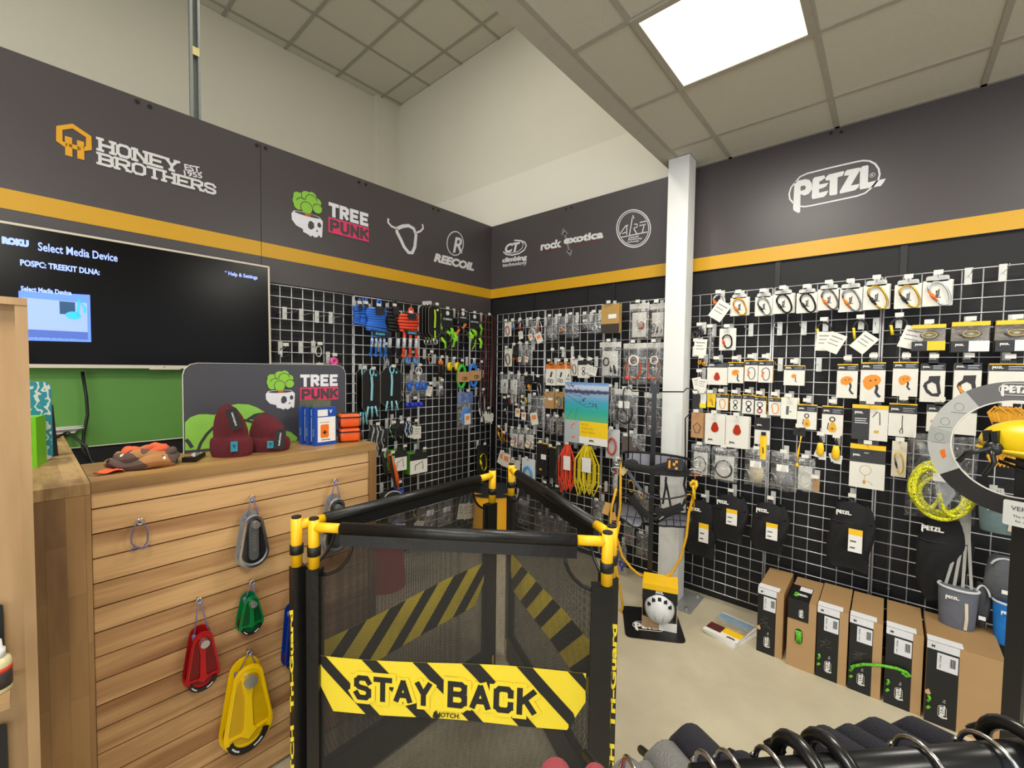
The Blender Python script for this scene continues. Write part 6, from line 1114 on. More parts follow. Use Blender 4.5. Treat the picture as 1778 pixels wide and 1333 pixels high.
I('bag', 'B', 886, 744, 900, 778, 'left bag with orange printed card and red parts', 'bag', ins=1, c=['#8a3a34', '#c8c8c8'], tagn=1); I('bag', 'B', 899, 745, 910, 780, 'fanned white leaflet bag in the middle of three', 'bag', ins=1, c=['#8a3a34']); I('bag', 'B', 911, 746, 928, 780, 'right bag with orange printed card and red parts', 'bag', ins=1, c=['#8a3a34', '#c8c8c8'], tagn=1)
I('cards', 'B', 866, 785, 888, 807, 'white diamond tags with orange square print', 'card', n=2, rots=[.35, .15]); I('flatcard', 'B', 885, 798, 903, 840, 'blank pale card behind the barrier top', 'card', c='#c8c4bc'); I('flatcard', 'B', 906, 796, 929, 843, 'clear pack with bright blue sling and size print', 'sling', c='#d5d8dc', sling='#3a9ad8')
I('flatcard', 'B', 932, 768, 951, 826, 'black packet with yellow edge and brown strap', 'packet', c='#1d1a1a', head='#d8b41e', hh=.04, pic='hookrope', lab=1); I('flatcard', 'B', 953, 775, 965, 830, 'narrow black packet with yellow edge and emblem', 'packet', c='#1d1a1a', head='#d8b41e', hh=.04, pic='none')
I('tangle', 'B', 962, 772, 985, 852, 'bunch of black cords left of the orange slings', 'cord', c=['#161616', '#222222', '#5a5a50'], n=8); I('slings', 'B', 973, 771, 1002, 856, 'bunch of red-orange round slings', 'sling', d=.16, c='#e0452a', n=9); I('slings', 'B', 1001, 773, 1040, 862, 'bunch of yellow round slings', 'sling', d=.17, c='#d8c21a', n=10)
I('flatcard', 'B', 1052, 745, 1076, 796, 'white leaflet with red cord ring right of the poster', 'packet', c='#c9c9c9', sling='#b8483c')
I('flatcard', 'B', 941, 838, 958, 866, 'black card with white capitals and red item', 'packet', c='#1a1a1c', ht='ISC', hh=.5, foot='#7a4a4a'); I('tangle', 'B', 956, 845, 985, 878, 'short black straps below the cord bunch', 'strap', c=['#161616', '#2a2a2a'], n=5); I('tagdev', 'B', 1036, 846, 1053, 862, 'small dark red pulley hanging under the yellow slings', 'pulley', c='#a01c1c', g='#b02a2a', n=0, k=4)
I('bag', 'B', 884, 857, 898, 888, 'bright blue packet seen through the net', 'packet', k='blob', c=['#2a62b8']); I('bag', 'B', 900, 868, 917, 910, 'clear packet with blue header and silver key', 'packet', head='#c8ccd8', ins=0, n=3)
I('bag', 'B', 928, 892, 954, 943, 'clear bag with white capitals on black header behind the net', 'packet', head='#18181a', hh=.28, ht='ISC', n=4, c=['#b9b9b9', '#8a8a8a']); I('bag', 'B', 953, 898, 970, 940, 'clear bag with red device left of two', 'packet', head='#18181a', hh=.1, c=['#8a2a2a', '#b9b9b9']); I('bag', 'B', 968, 902, 985, 942, 'clear bag with silver fittings behind the net', 'packet', c=['#b9b9b9', '#d0d0d0'])
I('bag', 'B', 1029, 868, 1048, 918, 'black headed clear pack with white capitals and red part', 'packet', head='#18181a', hh=.4, ht='ISC', c=['#b02a24', '#777777'], n=2); I('bag', 'B', 1062, 945, 1088, 996, 'black headed clear pack hanging lowest by the stand', 'packet', head='#18181a', hh=.35, ht='ISC', c=['#8a2020', '#b9b9b9', '#3a3ab0'])
I('bag', 'B', 1100, 855, 1130, 905, 'black headed pack behind the harness with red part', 'packet', head='#18181a', hh=.35, ht='ISC', c=['#b02a24', '#777777'], n=2); I('bag', 'B', 1082, 905, 1102, 945, 'clear pack with red parts behind the left leg loop', 'packet', head='#2a2a2c', c=['#b02a24', '#8a8a8a']); I('bag', 'B', 1104, 925, 1128, 970, 'dim clear pack behind the stand post', 'packet', head='#18181a', hh=.3, ht='ISC', c=['#6a3030', '#777777'])
I('flatcard', 'B', 1080, 757, 1097, 812, 'smoky packet with kraft tag behind the stand wire', 'packet', c='#5a5550', foot='#b89a68'); I('bag', 'B', 1062, 800, 1080, 860, 'pale tube packet behind the yellow rope', 'packet', k='blob', c=['#b9b9b4'])
I('bag', 'B', 1078, 752, 1120, 806, 'clear bag with brown flecked cord above the harness', 'packet', k='coil', c=['#4a2a20'], n=3, d=.1)
# poster
t = thing('poster', 'paper poster of a turquoise lake and branch above a yellow panel', 'poster', P(1018, 664, 1, -.2), 0)
a_, b2 = P(982, 700, 1, -.2), P(1056, 700, 1, -.2); hh_ = P(1018, 663, 1, -.2).z-P(1018, 770, 1, -.2).z; W2 = (b2.x-a_.x)/2+.004
PM, nt, b_, N, L_ = newmat('lake_photo'); tc = N('ShaderNodeTexCoord'); sp = N('ShaderNodeSeparateXYZ'); L_(tc.outputs['Object'], sp.inputs[0]); mr = N('ShaderNodeMapRange'); mr.inputs['From Min'].default_value = -hh_*.63; mr.inputs['From Max'].default_value = 0; L_(sp.outputs[2], mr.inputs[0])
nz = N('ShaderNodeTexNoise'); nz.inputs['Scale'].default_value = 40; nz.inputs['Detail'].default_value = 4; L_(tc.outputs['Object'], nz.inputs['Vector']); ad = N('ShaderNodeMath'); ad.operation = 'MULTIPLY_ADD'; ad.inputs[1].default_value = .08; L_(nz.outputs['Fac'], ad.inputs[0]); L_(mr.outputs[0], ad.inputs[2])
cr = N('ShaderNodeValToRGB'); el = cr.color_ramp.elements; el[0].position = .0; el[0].color = lin('#63b07a'); el[1].position = 1; el[1].color = lin('#6f97cf')
for pos, c in ((.3, '#33a89a'), (.55, '#4a9fc0'), (.74, '#8fa6c4'), (.77, '#3c4460'), (.83, '#4a5575'), (.85, '#a9b6cc'), (.93, '#c5cddb')): e = el.new(pos); e.color = lin(c)
L_(ad.outputs[0], cr.inputs[0]); L_(cr.outputs[0], b_.inputs['Base Color']); b_.inputs['Roughness'].default_value = .35
obj('sheet', B().box(-W2, W2, 0, .0015, -hh_, 0), WHITE, t); obj('lake_picture', B().box(-W2, W2, -.0006, 0, -hh_*.63, 0), PM, t)
obj('grey_panel', B().box(-W2, -W2*.27, -.0006, 0, -hh_*.995, -hh_*.63), mt('#aab0b2'), t); yp = obj('yellow_panel', B().box(-W2*.27, W2, -.0006, 0, -hh_*.88, -hh_*.63), mt('#f0c81a'), t)
for s, z in (('PETZL', .685), ('TREECARE', .745), ('SOLUTIONS', .805)): text(yp, s, -W2*.2+len(s)*.0075, -.001, -hh_*z, h=.017, maxw=W2*1.0, mat=mt('#a88a10'), bold=-.01)
logo(t, W2*.3, -.001, -hh_*.94, .045, BLACK)
br2 = B(); lf = B()
for pts in ([(-1, -.2), (-.5, -.3), (0, -.4), (.5, -.37)], [(-.9, -.12), (-.6, -.2), (-.2, -.24)], [(-.7, -.05), (-.4, -.16), (.1, -.2)]): br2.stroke([(W2*a, hh_*c) for a, c in pts], .003, -.0012, -.0006)
for k in range(46):
    pts = ((-.5, -.14), (.0, -.18), (.4, -.36), (-.75, -.06), (-.1, -.3))[k % 5]; lf.prism([(W2*(pts[0]+RN.gauss(0, .16))+.006*math.cos(a*1.2), hh_*(pts[1]+RN.gauss(0, .025))+.004*math.sin(a*1.2)) for a in range(5)], -.0016, -.0012) if False else None
    cx, cz = W2*(pts[0]+RN.gauss(0, .14)), hh_*(pts[1]+RN.gauss(0, .022)); lf.prism([(cx+.007*math.cos(a*1.256), cz+.0045*math.sin(a*1.256)) for a in range(5)], -.0016, -.0012)
br2.stroke([(-W2*.9, -hh_*.62), (-W2*.65, -hh_*.45)], .002, -.0012, -.0006).stroke([(-W2*.5, -hh_*.6), (-W2*.4, -hh_*.42)], .002, -.0012, -.0006)
obj('branch_print', br2, mt('#4a3530'), t); obj('leaf_print', lf, mt('#4a3a34'), t)
gp = B().stroke([(-W2*.62, -hh_*.7), (-W2*.68, -hh_*.78)], .008, -.0012, -.0006); obj('tool_print', gp.stroke([(-W2*.5, -hh_*.68), (-W2*.6, -hh_*.7)], .014, -.0012, -.0006).stroke([(-W2*.5, -hh_*.9), (-W2*.64, -hh_*.92)], .014, -.0012, -.0006), ORG, t)
hook3((P(1018, 668, 1, -.05).x, -.055, t.location.z-.004), 0, .16, 'steel display hook carrying the landscape poster', 0)
# ================================================================ left wall
for x, y, s in ((494, 544, 'bare hook with white plate, first from the television in the upper row'), (523, 547, 'bare hook with grey plate, second in the upper row'), (550, 550, 'bare hook with beige plate, third in the upper row'), (574, 552, 'bare hook with clear plate, fourth in the upper row'), (522, 603, 'bare hook with wide grey plate in the lower row')): ehook('L', x, y, s, .2)
I('tagdev', 'L', 481, 602, 505, 632, 'thin black cord loop with white end near the television', 'cord', d=.12, loop=1, c='#161616', g='#c8c8c8', n=0, lr=.03); I('cable', 'L', 546, 600, 558, 620, 'small white carabiner loop above a white box', 'carabiner', c='#d8d4c8'); I('cards', 'L', 547, 628, 561, 640, 'small white box under the white loop', 'box', hk=0, n=1, o=False, rots=[1.57]); I('rolls', 'L', 568, 619, 587, 636, 'pink tape roll above the display board', 'tape', n=1, c='#e85aa0')
I('hank', 'L', 614, 529, 627, 564, 'blue coiled lanyard nearest the television', 'rope', d=.1, c='#2462c0', n=10, hk=1, grp='blue coiled lanyards'); I('hank', 'L', 625, 529, 638, 566, 'second thin blue coiled lanyard', 'rope', d=.12, c='#2462c0', n=10, grp='blue coiled lanyards')
I('hank', 'L', 636, 533, 671, 577, 'big blue coiled lanyard with spliced tails', 'rope', d=.17, c='#2a6fd0', n=11, txt='dreevo', tails=4, tl=.85, grp='blue coiled lanyards')
I('hank', 'L', 669, 533, 693, 575, 'black coiled lanyard between blue and red', 'rope', d=.13, c='#18181a', n=7, tails=2, tl=1.0); I('hank', 'L', 692, 545, 726, 576, 'red coiled lanyard with red spliced tails', 'rope', d=.17, c='#e2492c', n=6, txt='dreevo', tails=3, tl=1.3)
I('rolls', 'L', 700, 614, 725, 636, 'pale blue round disc pack below the red lanyard', 'tape', n=2, c='#6c9ad0')
for k in range(4): I('strapcard', 'L', 728+k*5.5, 530-k*.5, 749+k*5.5, 586, 'black card with lime strap and ring, '+['rearmost', 'second', 'third', 'fourth'][k]+' of the stack', 'strap', d=.08+.015*k, hk=2, c='#a8d01a', ring=1, lower=k > 2, grp='black cards with lime straps')
I('strapcard', 'L', 744, 531, 765, 584, 'front black card with full lime strap and steel ring', 'strap', d=.18, c='#a8d01a', ring=1, grp='black cards with lime straps')
I('bundle', 'L', 756, 538, 789, 612, 'tangled lime and black harness straps', 'strap', d=.15, c=['#7ec820', '#161616', '#8ad828', '#1c1c1c'], n=20, sw=.03, card='#1b1b1d', txt='CLIMBING')
I('bundle', 'L', 789, 541, 810, 590, 'black pack with white label and orange straps', 'strap', d=.15, c=['#161616', '#e8762a', '#1c1c1c'], n=9, card='#1b1b1d', txt='CLIMBING', tails=2); I('bundle', 'L', 806, 545, 833, 609, 'lime and black looped slings near the corner', 'strap', d=.15, c=['#86d024', '#161616', '#98e030'], n=16, sw=.028, card='#1b1b1d', txt='ELEVATION')
I('ropes', 'L', 832, 548, 857, 735, 'long dark red cords hanging in the corner', 'cord', d=.14, c=['#4a1c1a', '#1a1616', '#5a2420', '#2a1a18'], n=8, tagn=3)
I('strapcard', 'L', 619, 641, 640, 728, 'rear black card with pale blue rope lanyard', 'strap', d=.09, c='#8fd0dc', rope=1, txt='dreevo', grp='black cards with pale blue lanyards'); I('strapcard', 'L', 629, 642, 660, 716, 'front left black card with pale blue rope lanyard', 'strap', d=.15, c='#8fd0dc', rope=1, txt='dreevo', grp='black cards with pale blue lanyards'); I('strapcard', 'L', 661, 638, 697, 706, 'right black card with long pale blue strap', 'strap', d=.15, c='#8fd0dc', rope=1, txt='', grp='black cards with pale blue lanyards')
I('tangle', 'L', 659, 600, 676, 640, 'two silver spliced ends under the black lanyard', 'rope', d=.13, c=['#2a2a2c', '#b9b9bd', '#b9b9bd'], n=4); I('cable', 'L', 694, 620, 701, 690, 'thin white cord strand right of the black cards', 'cord', c='#c8c4b8')
I('rolls', 'L', 704, 650, 741, 690, 'bagged blue tape rolls with white labels', 'tape', n=3, c='#2a66c8', bag=1); I('cards', 'L', 735, 668, 752, 690, 'white printed tag beside the blue rolls', 'card', n=1, o=False, rots=[.2]); I('cable', 'L', 719, 636, 732, 652, 'white ring above the blue rolls', 'ring', c='#e0e0e0')
I('tagdev', 'L', 739, 613, 752, 646, 'steel ring with brown teardrop weight', 'hardware', d=.13, carab=1, c='#d0d0d2', g='#b8622a', n=0, rot=0)
I('secateurs', 'L', 758, 622, 769, 664, 'black and orange secateurs', 'secateurs'); I('bag', 'L', 757, 662, 770, 688, 'small clear pack under the secateurs', 'packet', label='#d8dae8', n=2)
I('rolls', 'L', 773, 624, 796, 648, 'two yellow rolls with black lettering', 'tape', n=2, c='#e8c81a'); I('ropehank', 'L', 788, 628, 809, 679, 'green rope hank with kraft label', 'rope', d=.15, c='#3fb83a'); I('ropehank', 'L', 809, 626, 829, 676, 'blue rope hank with kraft label', 'rope', d=.13, c='#2a7ad8')
I('cards', 'L', 826, 630, 838, 664, 'white tags right of the blue hank', 'card', n=2, o=False, rots=[.3, .1]); I('bag', 'L', 795, 680, 821, 745, 'blue headed pack with grey pads and blue tool', 'packet', head='#2a62b8', hh=.3, k='blob', c=['#3a7ac8'], tagn=1); I('cable', 'L', 829, 678, 841, 724, 'tall white cable loop near the corner', 'cable', c='#d8d8d4')
I('cards', 'L', 836, 710, 852, 735, 'grey and white tags at the ends of the cords', 'card', n=3, o=False, rots=[.1, -.2, .3])
I('rolls', 'L', 702, 693, 731, 711, 'dark blue small rolls on one hook', 'tape', n=4, c='#2434c0'); I('tangle', 'L', 634, 738, 670, 786, 'bunch of black accessory loops with silver ends', 'strap', c=['#161616', '#2a2a2a', '#b0b0b0'], n=11, r=.006)
I('tagdev', 'L', 672, 735, 688, 778, 'left silver and green carabiner under black slings', 'carabiner', carab=1, c='#b9bdb4', g='#3a8a4a', n=0); I('tagdev', 'L', 684, 735, 703, 778, 'right silver and green carabiner under black slings', 'carabiner', carab=1, c='#b9bdb4', g='#2a2a2c', n=0); I('tangle', 'L', 678, 728, 700, 760, 'black sling bunch above the green carabiners', 'sling', c=['#161616'], n=7, hk=2)
I('tangle', 'L', 698, 730, 712, 758, 'dark blue and white cords beside the white tags', 'cord', c=['#1a2a5a', '#c8d0e0', '#161616'], n=6); I('cards', 'L', 708, 732, 730, 766, 'white swing tags over teal ends', 'card', n=2, o=False, rots=[.3, 0])
I('greencarton', 'L', 682, 776, 716, 816, 'left group green and white saw carton', 'carton', d=.16); I('greencarton', 'L', 712, 780, 754, 820, 'right group green and white saw carton', 'carton', d=.16)
I('wedge', 'L', 654, 783, 671, 826, 'black strap pouch left of the orange one', 'strap', c='#2a2422'); I('wedge', 'L', 666, 787, 690, 845, 'orange and black angular strap pouch', 'strap', c='#e0601c')
I('bundle', 'L', 679, 838, 702, 870, 'rolled bright blue strap', 'strap', c=['#1e50c0', '#2a5ad0', '#1a44a8'], n=8); I('softbag', 'L', 652, 848, 690, 885, 'black pouch with orange corner behind the counter', 'bag', hk=2, c='#1c1c1e')
I('bag', 'L', 675, 884, 704, 928, 'deep blue packet with white tags behind the rail', 'packet', k='blob', c=['#1e48b0'], tagn=2); I('tagdev', 'L', 712, 880, 732, 921, 'brass ring with two white tags seen through the net', 'hardware', carab=1, c='#b09a5a', g='#8a7a4a', n=2, ts=.45); I('bag', 'L', 731, 868, 758, 922, 'clear bag with steel ring, left of two behind the net', 'packet', k='ring', label='#e4e2f0'); I('bag', 'L', 760, 864, 787, 912, 'clear bag with steel ring, right of two behind the net', 'packet', k='ring', label='#e4e2f0')
I('tangle', 'L', 788, 852, 822, 894, 'row of black buckled straps with white tags', 'strap', c=['#161616', '#2a2a2a', '#7a7a7a'], n=12, tagn=3)
I('flatcard', 'L', 828, 772, 847, 822, 'black card with yellow tool left of the corner', 'packet', c='#1a1a1a', dev=('#d8c41e', '#d8c41e'))
# dry bag on the corner hook, and red bag on the floor
DY = mt('#e3a512', .45, 0, .05, 10)
q0, q1 = P(833, 880, 1, -.3), P(883, 880, 1, -.3); c_ = (q0+q1)/2; r_ = (q1-q0).length/2*1.02; zb = .02; ztop = P(858, 838, 1, -.3).z
t = thing('dry_bag', 'yellow dry bag with black rolled top standing in the corner', 'bag', (c_.x, c_.y, 0), math.radians(43))
obj('bag', B().surf(lambda u, v_: (r_*math.cos(u*6.2832)*(1-.06*v_)*(1+.03*math.sin(v_*9+u*12)), r_*.6*math.sin(u*6.2832)*(1-.3*v_), .03+(ztop-.12)*v_), 32, 12, True).box(-r_*.7, r_*.7, -.06, .06, .0, .04), DY, t, True)
obj('black_base', B().lathe([(r_*1.03, 0), (r_*1.05, .035), (r_*1.0, .06)], 28, sy=.62), BLACK, t, True); obj('black_top', B().surf(lambda u, v_: (r_*1.0*math.cos(u*6.2832)*(1-.55*v_), r_*.5*math.sin(u*6.2832)*(1-.6*v_), ztop-.12+.13*v_), 28, 6, True), CLOTH, t, True)
obj('hook_handle', B().tube([(-.02+.02*math.cos(a*.5), -.08, ztop-.02+.02*math.sin(a*.5)) for a in range(3, 13)], .005, 6), mt('#d8925a'), t, True); obj('white_tag', B().box(-.018, .018, -.13, -.128, ztop-.22, ztop-.07), WHITE, t); obj('drawcord', B().tube([(r_*.9, -.05, .12), (r_*.5, -.12, .05), (0, -.13, .04), (-.3*r_, -.12, .14), (-.35*r_, -.11, .24)], .005, 6), BLACK, t, True)
q = P(674, 1020, 0, .45); t = thing('red_bag', 'red soft bag beside the counter end seen through the net', 'bag', (.42, q.y, 0), math.radians(60))
obj('bag', B().surf(lambda u, v_: (.14*math.cos(u*6.2832)*(1-.1*v_)*(1+.05*math.sin(v_*9+u*12)), .1*math.sin(u*6.2832), .42*v_), 28, 12, True).box(-.08, .08, -.06, .06, 0, .42), mt('#c02a24', .8, 0, .12, 20, .4), t, True); obj('carry_handle', B().strap([(-.05, 0, .42), (-.03, 0, .49), (.03, 0, .49), (.05, 0, .42)], .02, .004, (0, 1, 0)), BLACK, t)
# ================================================================ harness stand
SP = Vector((2.03, -.5, 0)); sn_ = Vector((CAM.x-SP.x, CAM.y-SP.y, 0)).normalized(); sxr = Vector((-sn_.y, sn_.x, 0))   # towards camera / to the right
def S(x, y, off=0): return PP(x, y, SP+sn_*off, sn_)
PWD = mt('#0d0d0f', .38)
t = thing('harness_stand', 'black metal display stand with wire hanger and printed floor plate', 'stand', (SP.x, SP.y, 0))
loc_ = lambda p: (p.x-SP.x, p.y-SP.y, p.z)
fl = [P(1080, 1052, 2, 0), P(1165, 1047, 2, 0), P(1192, 1118, 2, 0), P(1086, 1106, 2, 0)]
fl[1] = fl[0]+(fl[2]-fl[3])
def rounded(poly, r=.04):
    out = []
    n = len(poly)
    for i in range(n):
        p = Vector(poly[i][:2]); a = Vector(poly[i-1][:2])-p; b = Vector(poly[(i+1) % n][:2])-p; a.normalize(); b.normalize()
        for k in range(5): s_ = k/4; out.append((p+a*r*(1-s_)**2+b*r*s_**2))
    return out
bp_ = B(); rp = rounded(fl); n0 = len(rp); bp_.v = [(p.x-SP.x, p.y-SP.y, z) for z in (0, .006) for p in rp]; bp_.f = [tuple(range(n0))[::-1], tuple(range(n0, 2*n0))]+[(i, (i+1) % n0, n0+(i+1) % n0, n0+i) for i in range(n0)]
obj('floor_plate', bp_, PWD, t)
q = P(1130, 1090, 2, .007); o = logo(t, q.x-SP.x, q.y-SP.y, .0075, .2, WHITE, True); dirx = (fl[2]-fl[3]).normalized(); o.rotation_euler = (-math.pi/2, 0, math.atan2(dirx.y, dirx.x))
obj('post', B().box(-.016, .016, -.008, .008, .006, S(1136, 672).z), PWD, t).rotation_euler[2] = math.atan2(sxr.y, sxr.x)
obj('post_bracket', B().box(-.03, .03, -.014, .006, S(1136, 683).z, S(1136, 668).z+.004), PWD, t).rotation_euler[2] = math.atan2(sxr.y, sxr.x)
for pts in (((1138, 680), (1187, 680), (1192, 674), (1200, 675), (1203, 685), (1202, 714), (1190, 726), (1190, 795)), ((1134, 680), (1098, 679), (1092, 672), (1084, 674), (1082, 684), (1083, 712), (1092, 724), (1091, 795))): obj('hanger_wire', B().tube([loc_(S(*p)) for p in pts], .0045, 8), PWD, t, True)
obj('lower_wire', B().tube([loc_(S(*p)) for p in ((1127, 880), (1129, 850), (1136, 843), (1144, 850), (1147, 880))], .004, 6), PWD, t, True)
# harness
HB = mt('#141417', .7, 0, .15, 90, .3); HG = mt('#8d8e99', .8, 0, .08, 60); HT = thing('climbing_harness', 'black and grey climbing harness hanging open on the wire stand', 'harness', (SP.x, SP.y, 0))
def band(cx, cy, rx, ry, h0, tilt, m, name, a0=0, a1=360, dz=0, inner=None, n=40, wv=0, yaw=0):
    """oval padded band around a vertical axis; cx, cy in picture pixels, rx, ry, h in metres"""
    c = loc_(S(cx, cy)); c = Vector(c)
    def f(off, top):
        def g(u, v_):
            a = math.radians(a0+(a1-a0)*u); x_ = (rx+off)*math.cos(a); y_ = (ry+off)*math.sin(a); z = (v_-.5)*h0(a)+tilt*(x_/rx)+dz*math.sin(a)+wv*math.sin(2*a)
            p = sxr*x_+sn_*(-y_)+Vector((0, 0, z)); return c+p
        return g
    cl_ = (a1-a0 == 360)
    o = obj(name, B().surf(f(0, 1), n, 4, cl_).surf(f(.012, 1), n, 4, cl_).tube([f(.006, 1)(i/n, 1) for i in range(n+(0 if cl_ else 1))], .007, 6, cl_).tube([f(.006, 1)(i/n, 0) for i in range(n+(0 if cl_ else 1))], .007, 6, cl_), m, HT, True)
    if inner:
        obj('grey_padding', B().surf(lambda u, v_: f(-.003, 1)(u, .08+.84*v_), n, 4, cl_), HG, HT, True, label='grey inner padding')
        sb_ = B()
        for k in range(inner+1):
            u = k/inner; sb_.tube([f(-.005, 1)(u, .05+.9*j/4) for j in range(5)], .003, 5)
        obj('padding_seams', sb_, HB, HT)
    return f(0, 1)
band(1138, 806, .205, .09, lambda a: .115, -.008, HB, 'waist_belt', 180-180, 180, .0, inner=9)       # back of the belt, lining towards us
band(1138, 811, .212, .1, lambda a: .036, -.012, HB, 'front_webbing', 188, 352)
for x0, x1, y0, y1 in ((1083, 1112, 800, 812), (1166, 1193, 796, 822)):
    pc = loc_(S((x0+x1)/2, (y0+y1)/2, .07)); obj('side_pad', B().lathe([(.001, -.01), (.036, -.01), (.044, -.004), (.044, .004), (.036, .01), (.001, .01)], 20, sy=.8), HB, HT, True, pc).rotation_euler = (math.pi/2, 0, math.atan2(sxr.y, sxr.x))
bk = loc_(S(1172, 806, .11)); e = obj('belt_buckle', B().prism(rrect(.1, .075, .012), -.008, .004), mt('#26262a', .35), HT, loc=bk); e.rotation_euler[2] = math.atan2(sxr.y, sxr.x)
obj('orange_clip', B().box(-.04, -.028, -.014, -.008, -.024, .024).box(.0, .016, -.014, -.008, .012, .026).box(.0, .016, -.014, -.008, -.03, -.016).box(-.014, .002, -.014, -.008, -.006, .01), mt('#e89a1e', .4), e)
for (cx, cy, a0, a1) in ((1092, 892, 20, 200), (1166, 900, -10, 170)):
    pass
def padshape(pts, name='leg_pad'):
    """curved leg pad outlined in picture pixels on the stand's plane, bulged away from us"""
    P3 = [Vector(loc_(S(*p))) for p in pts]; c = sum(P3, Vector())/len(P3); n = len(P3); b = B(); rings = []
    for (k, off) in ((1, 0), (.66, -.03), (.33, -.045), (.0, -.05)):
        for p in P3: b.v.append(tuple(c+(p-c)*k+sn_*off))
    for r in range(3):
        for i in range(n): b.f.append((r*n+i, r*n+(i+1) % n, (r+1)*n+(i+1) % n, (r+1)*n+i))
    m0 = len(b.v)
    o = obj(name, b, HG, HT, True, recalc=False); b2 = B().tube(P3, .007, 6, True); obj('black_binding', b2, HB, HT, True)
    return c
c1_ = lambda x, y: (1050+x/7.406, 760+y/7.406)
pc = padshape([c1_(*p) for p in ((110, 850), (135, 820), (180, 800), (240, 830), (320, 850), (370, 870), (420, 930), (480, 1010), (495, 1080), (470, 1140), (420, 1155), (360, 1140), (280, 1080), (190, 1020), (115, 960), (100, 900))])
pc = padshape([c1_(*p) for p in ((670, 1100), (720, 1060), (800, 1010), (900, 975), (960, 965), (1050, 980), (1110, 1010), (1125, 1060), (1100, 1110), (1040, 1145), (960, 1145), (860, 1135), (760, 1135), (690, 1125))])
sm_ = B()
for ln_ in (((225, 850), (200, 980)), ((310, 860), (280, 1060)), ((410, 960), (360, 1120)), ((180, 1000), (300, 1010), (470, 1030)), ((790, 1050), (800, 1130)), ((880, 1010), (890, 1130)), ((965, 985), (975, 1130)), ((700, 1060), (860, 1050), (1110, 1075))): sm_.tube([loc_(S(*c1_(*p), .002)) for p in ln_], .003, 5)
obj('padding_seams', sm_, HB, HT)
def hstrap(pts, wd, m=HB, off=.02, name='webbing_strap', th=.004): return obj(name, B().strap([loc_(S(*c1_(*p), off)) for p in pts], wd, th, sn_), m, HT)
hstrap([(330, 760), (400, 850), (480, 940), (570, 1020)], .05); hstrap([(640, 920), (760, 960), (900, 920), (1000, 880)], .055); hstrap([(640, 1050), (720, 1000), (640, 940)], .03)
hstrap([(300, 430), (380, 560), (470, 680)], .024, mt('#5d6470', .6)); hstrap([(790, 500), (780, 650), (745, 850)], .014); hstrap([(780, 540), (815, 700), (850, 890)], .014); hstrap([(1000, 880), (1040, 780), (1080, 740)], .016); hstrap([(330, 760), (260, 710), (180, 740), (130, 810)], .014); hstrap([(1040, 470), (1020, 600), (1050, 720)], .016); hstrap([(180, 480), (170, 760), (155, 980)], .012)
hstrap([(250, 330), (400, 370), (600, 400), (830, 340)], .04, off=.115)
obj('bridge_cord', B().tube([loc_(S(*c1_(*p), .06)) for p in ((470, 680), (560, 740), (690, 785), (850, 780), (980, 755), (1060, 730))], .006, 8), mt('#2b2b2e', .7, 0, .3, 200), HT, True)
for cx, cy in ((165, 300), (1185, 330)):
    obj('side_ring', B().tube([loc_(S(*c1_(cx+45*math.cos(a*.42), cy+50*math.sin(a*.42)), .05)) for a in range(15)], .005, 8, True), CHROME, HT, True)
for (cx, cy, c, g, nm, sc2, ro) in ((165, 420, '#c8c8ca', '#d8562a', 'silver locking carabiner with orange sleeve at the left of the harness', 1.0, 1.5), (1165, 450, '#c8c8ca', '#e06a1e', 'silver locking carabiner with orange sleeve at the right of the harness', 1.1, 1.5), (335, 620, '#e0b01e', '#2a2a2c', 'gold carabiner above the left leg loop', .9, .1), (1090, 830, '#e0a51e', '#2a2a2c', 'gold ascender on the right side of the harness', 1.3, .1), (465, 740, '#e0a51e', '#e0a51e', 'small gold clip on the bridge cord', .55, .1)):
    tt = thing('carabiner', nm, 'carabiner', S(*c1_(cx, cy), .03), math.atan2(sxr.y, sxr.x)); carabiner(tt, 0, 0, .045*sc2, .085*sc2, c, g, 0, ro)
YR = rope_mat('#e0a81a', '#8a6a14', 420, .9)
tag(obj('yellow_rope', B().tube([S(*p, .04) for p in ((1078, 800), (1077, 880), (1072, 910), (1070, 930), (1080, 965), (1095, 985), (1110, 998), (1128, 1004), (1150, 1005), (1168, 993), (1182, 968), (1192, 930), (1196, 890), (1204, 860), (1206, 835))], .0085, 8), YR, smooth=True), 'yellow rope hanging in a long curve below the harness', 'rope')
tag(obj('yellow_rope', B().tube([S(*p, .06) for p in ((1070, 848), (1062, 880), (1060, 905), (1063, 940), (1069, 980), (1078, 1030), (1081, 1055), (1076, 1070), (1064, 1074), (1055, 1072))], .0085, 8), YR, smooth=True), 'yellow rope hanging down to the barrier corner', 'rope')
tag(obj('yellow_rope', B().tube([S(*p, .05) for p in ((1076, 905), (1070, 935), (1066, 950), (1064, 930), (1062, 912))], .0085, 8), YR, smooth=True), 'short yellow rope bight beside the left leg loop', 'rope')
tt = thing('rope_knot', 'yellow termination knot on the right of the harness', 'knot', S(*c1_(1145, 610), .05)); obj('knot', B().tube([(.02*math.cos(a*.9), .012*math.sin(a*1.7), .022*math.sin(a*.9)+.004*(a % 3)) for a in range(14)], .009, 8), mt('#e3b81a', .6), tt, True); obj('tail', B().tube([(0, 0, 0), (.004, 0, -.09)], .011, 8), mt('#e3b81a', .6), tt, True)
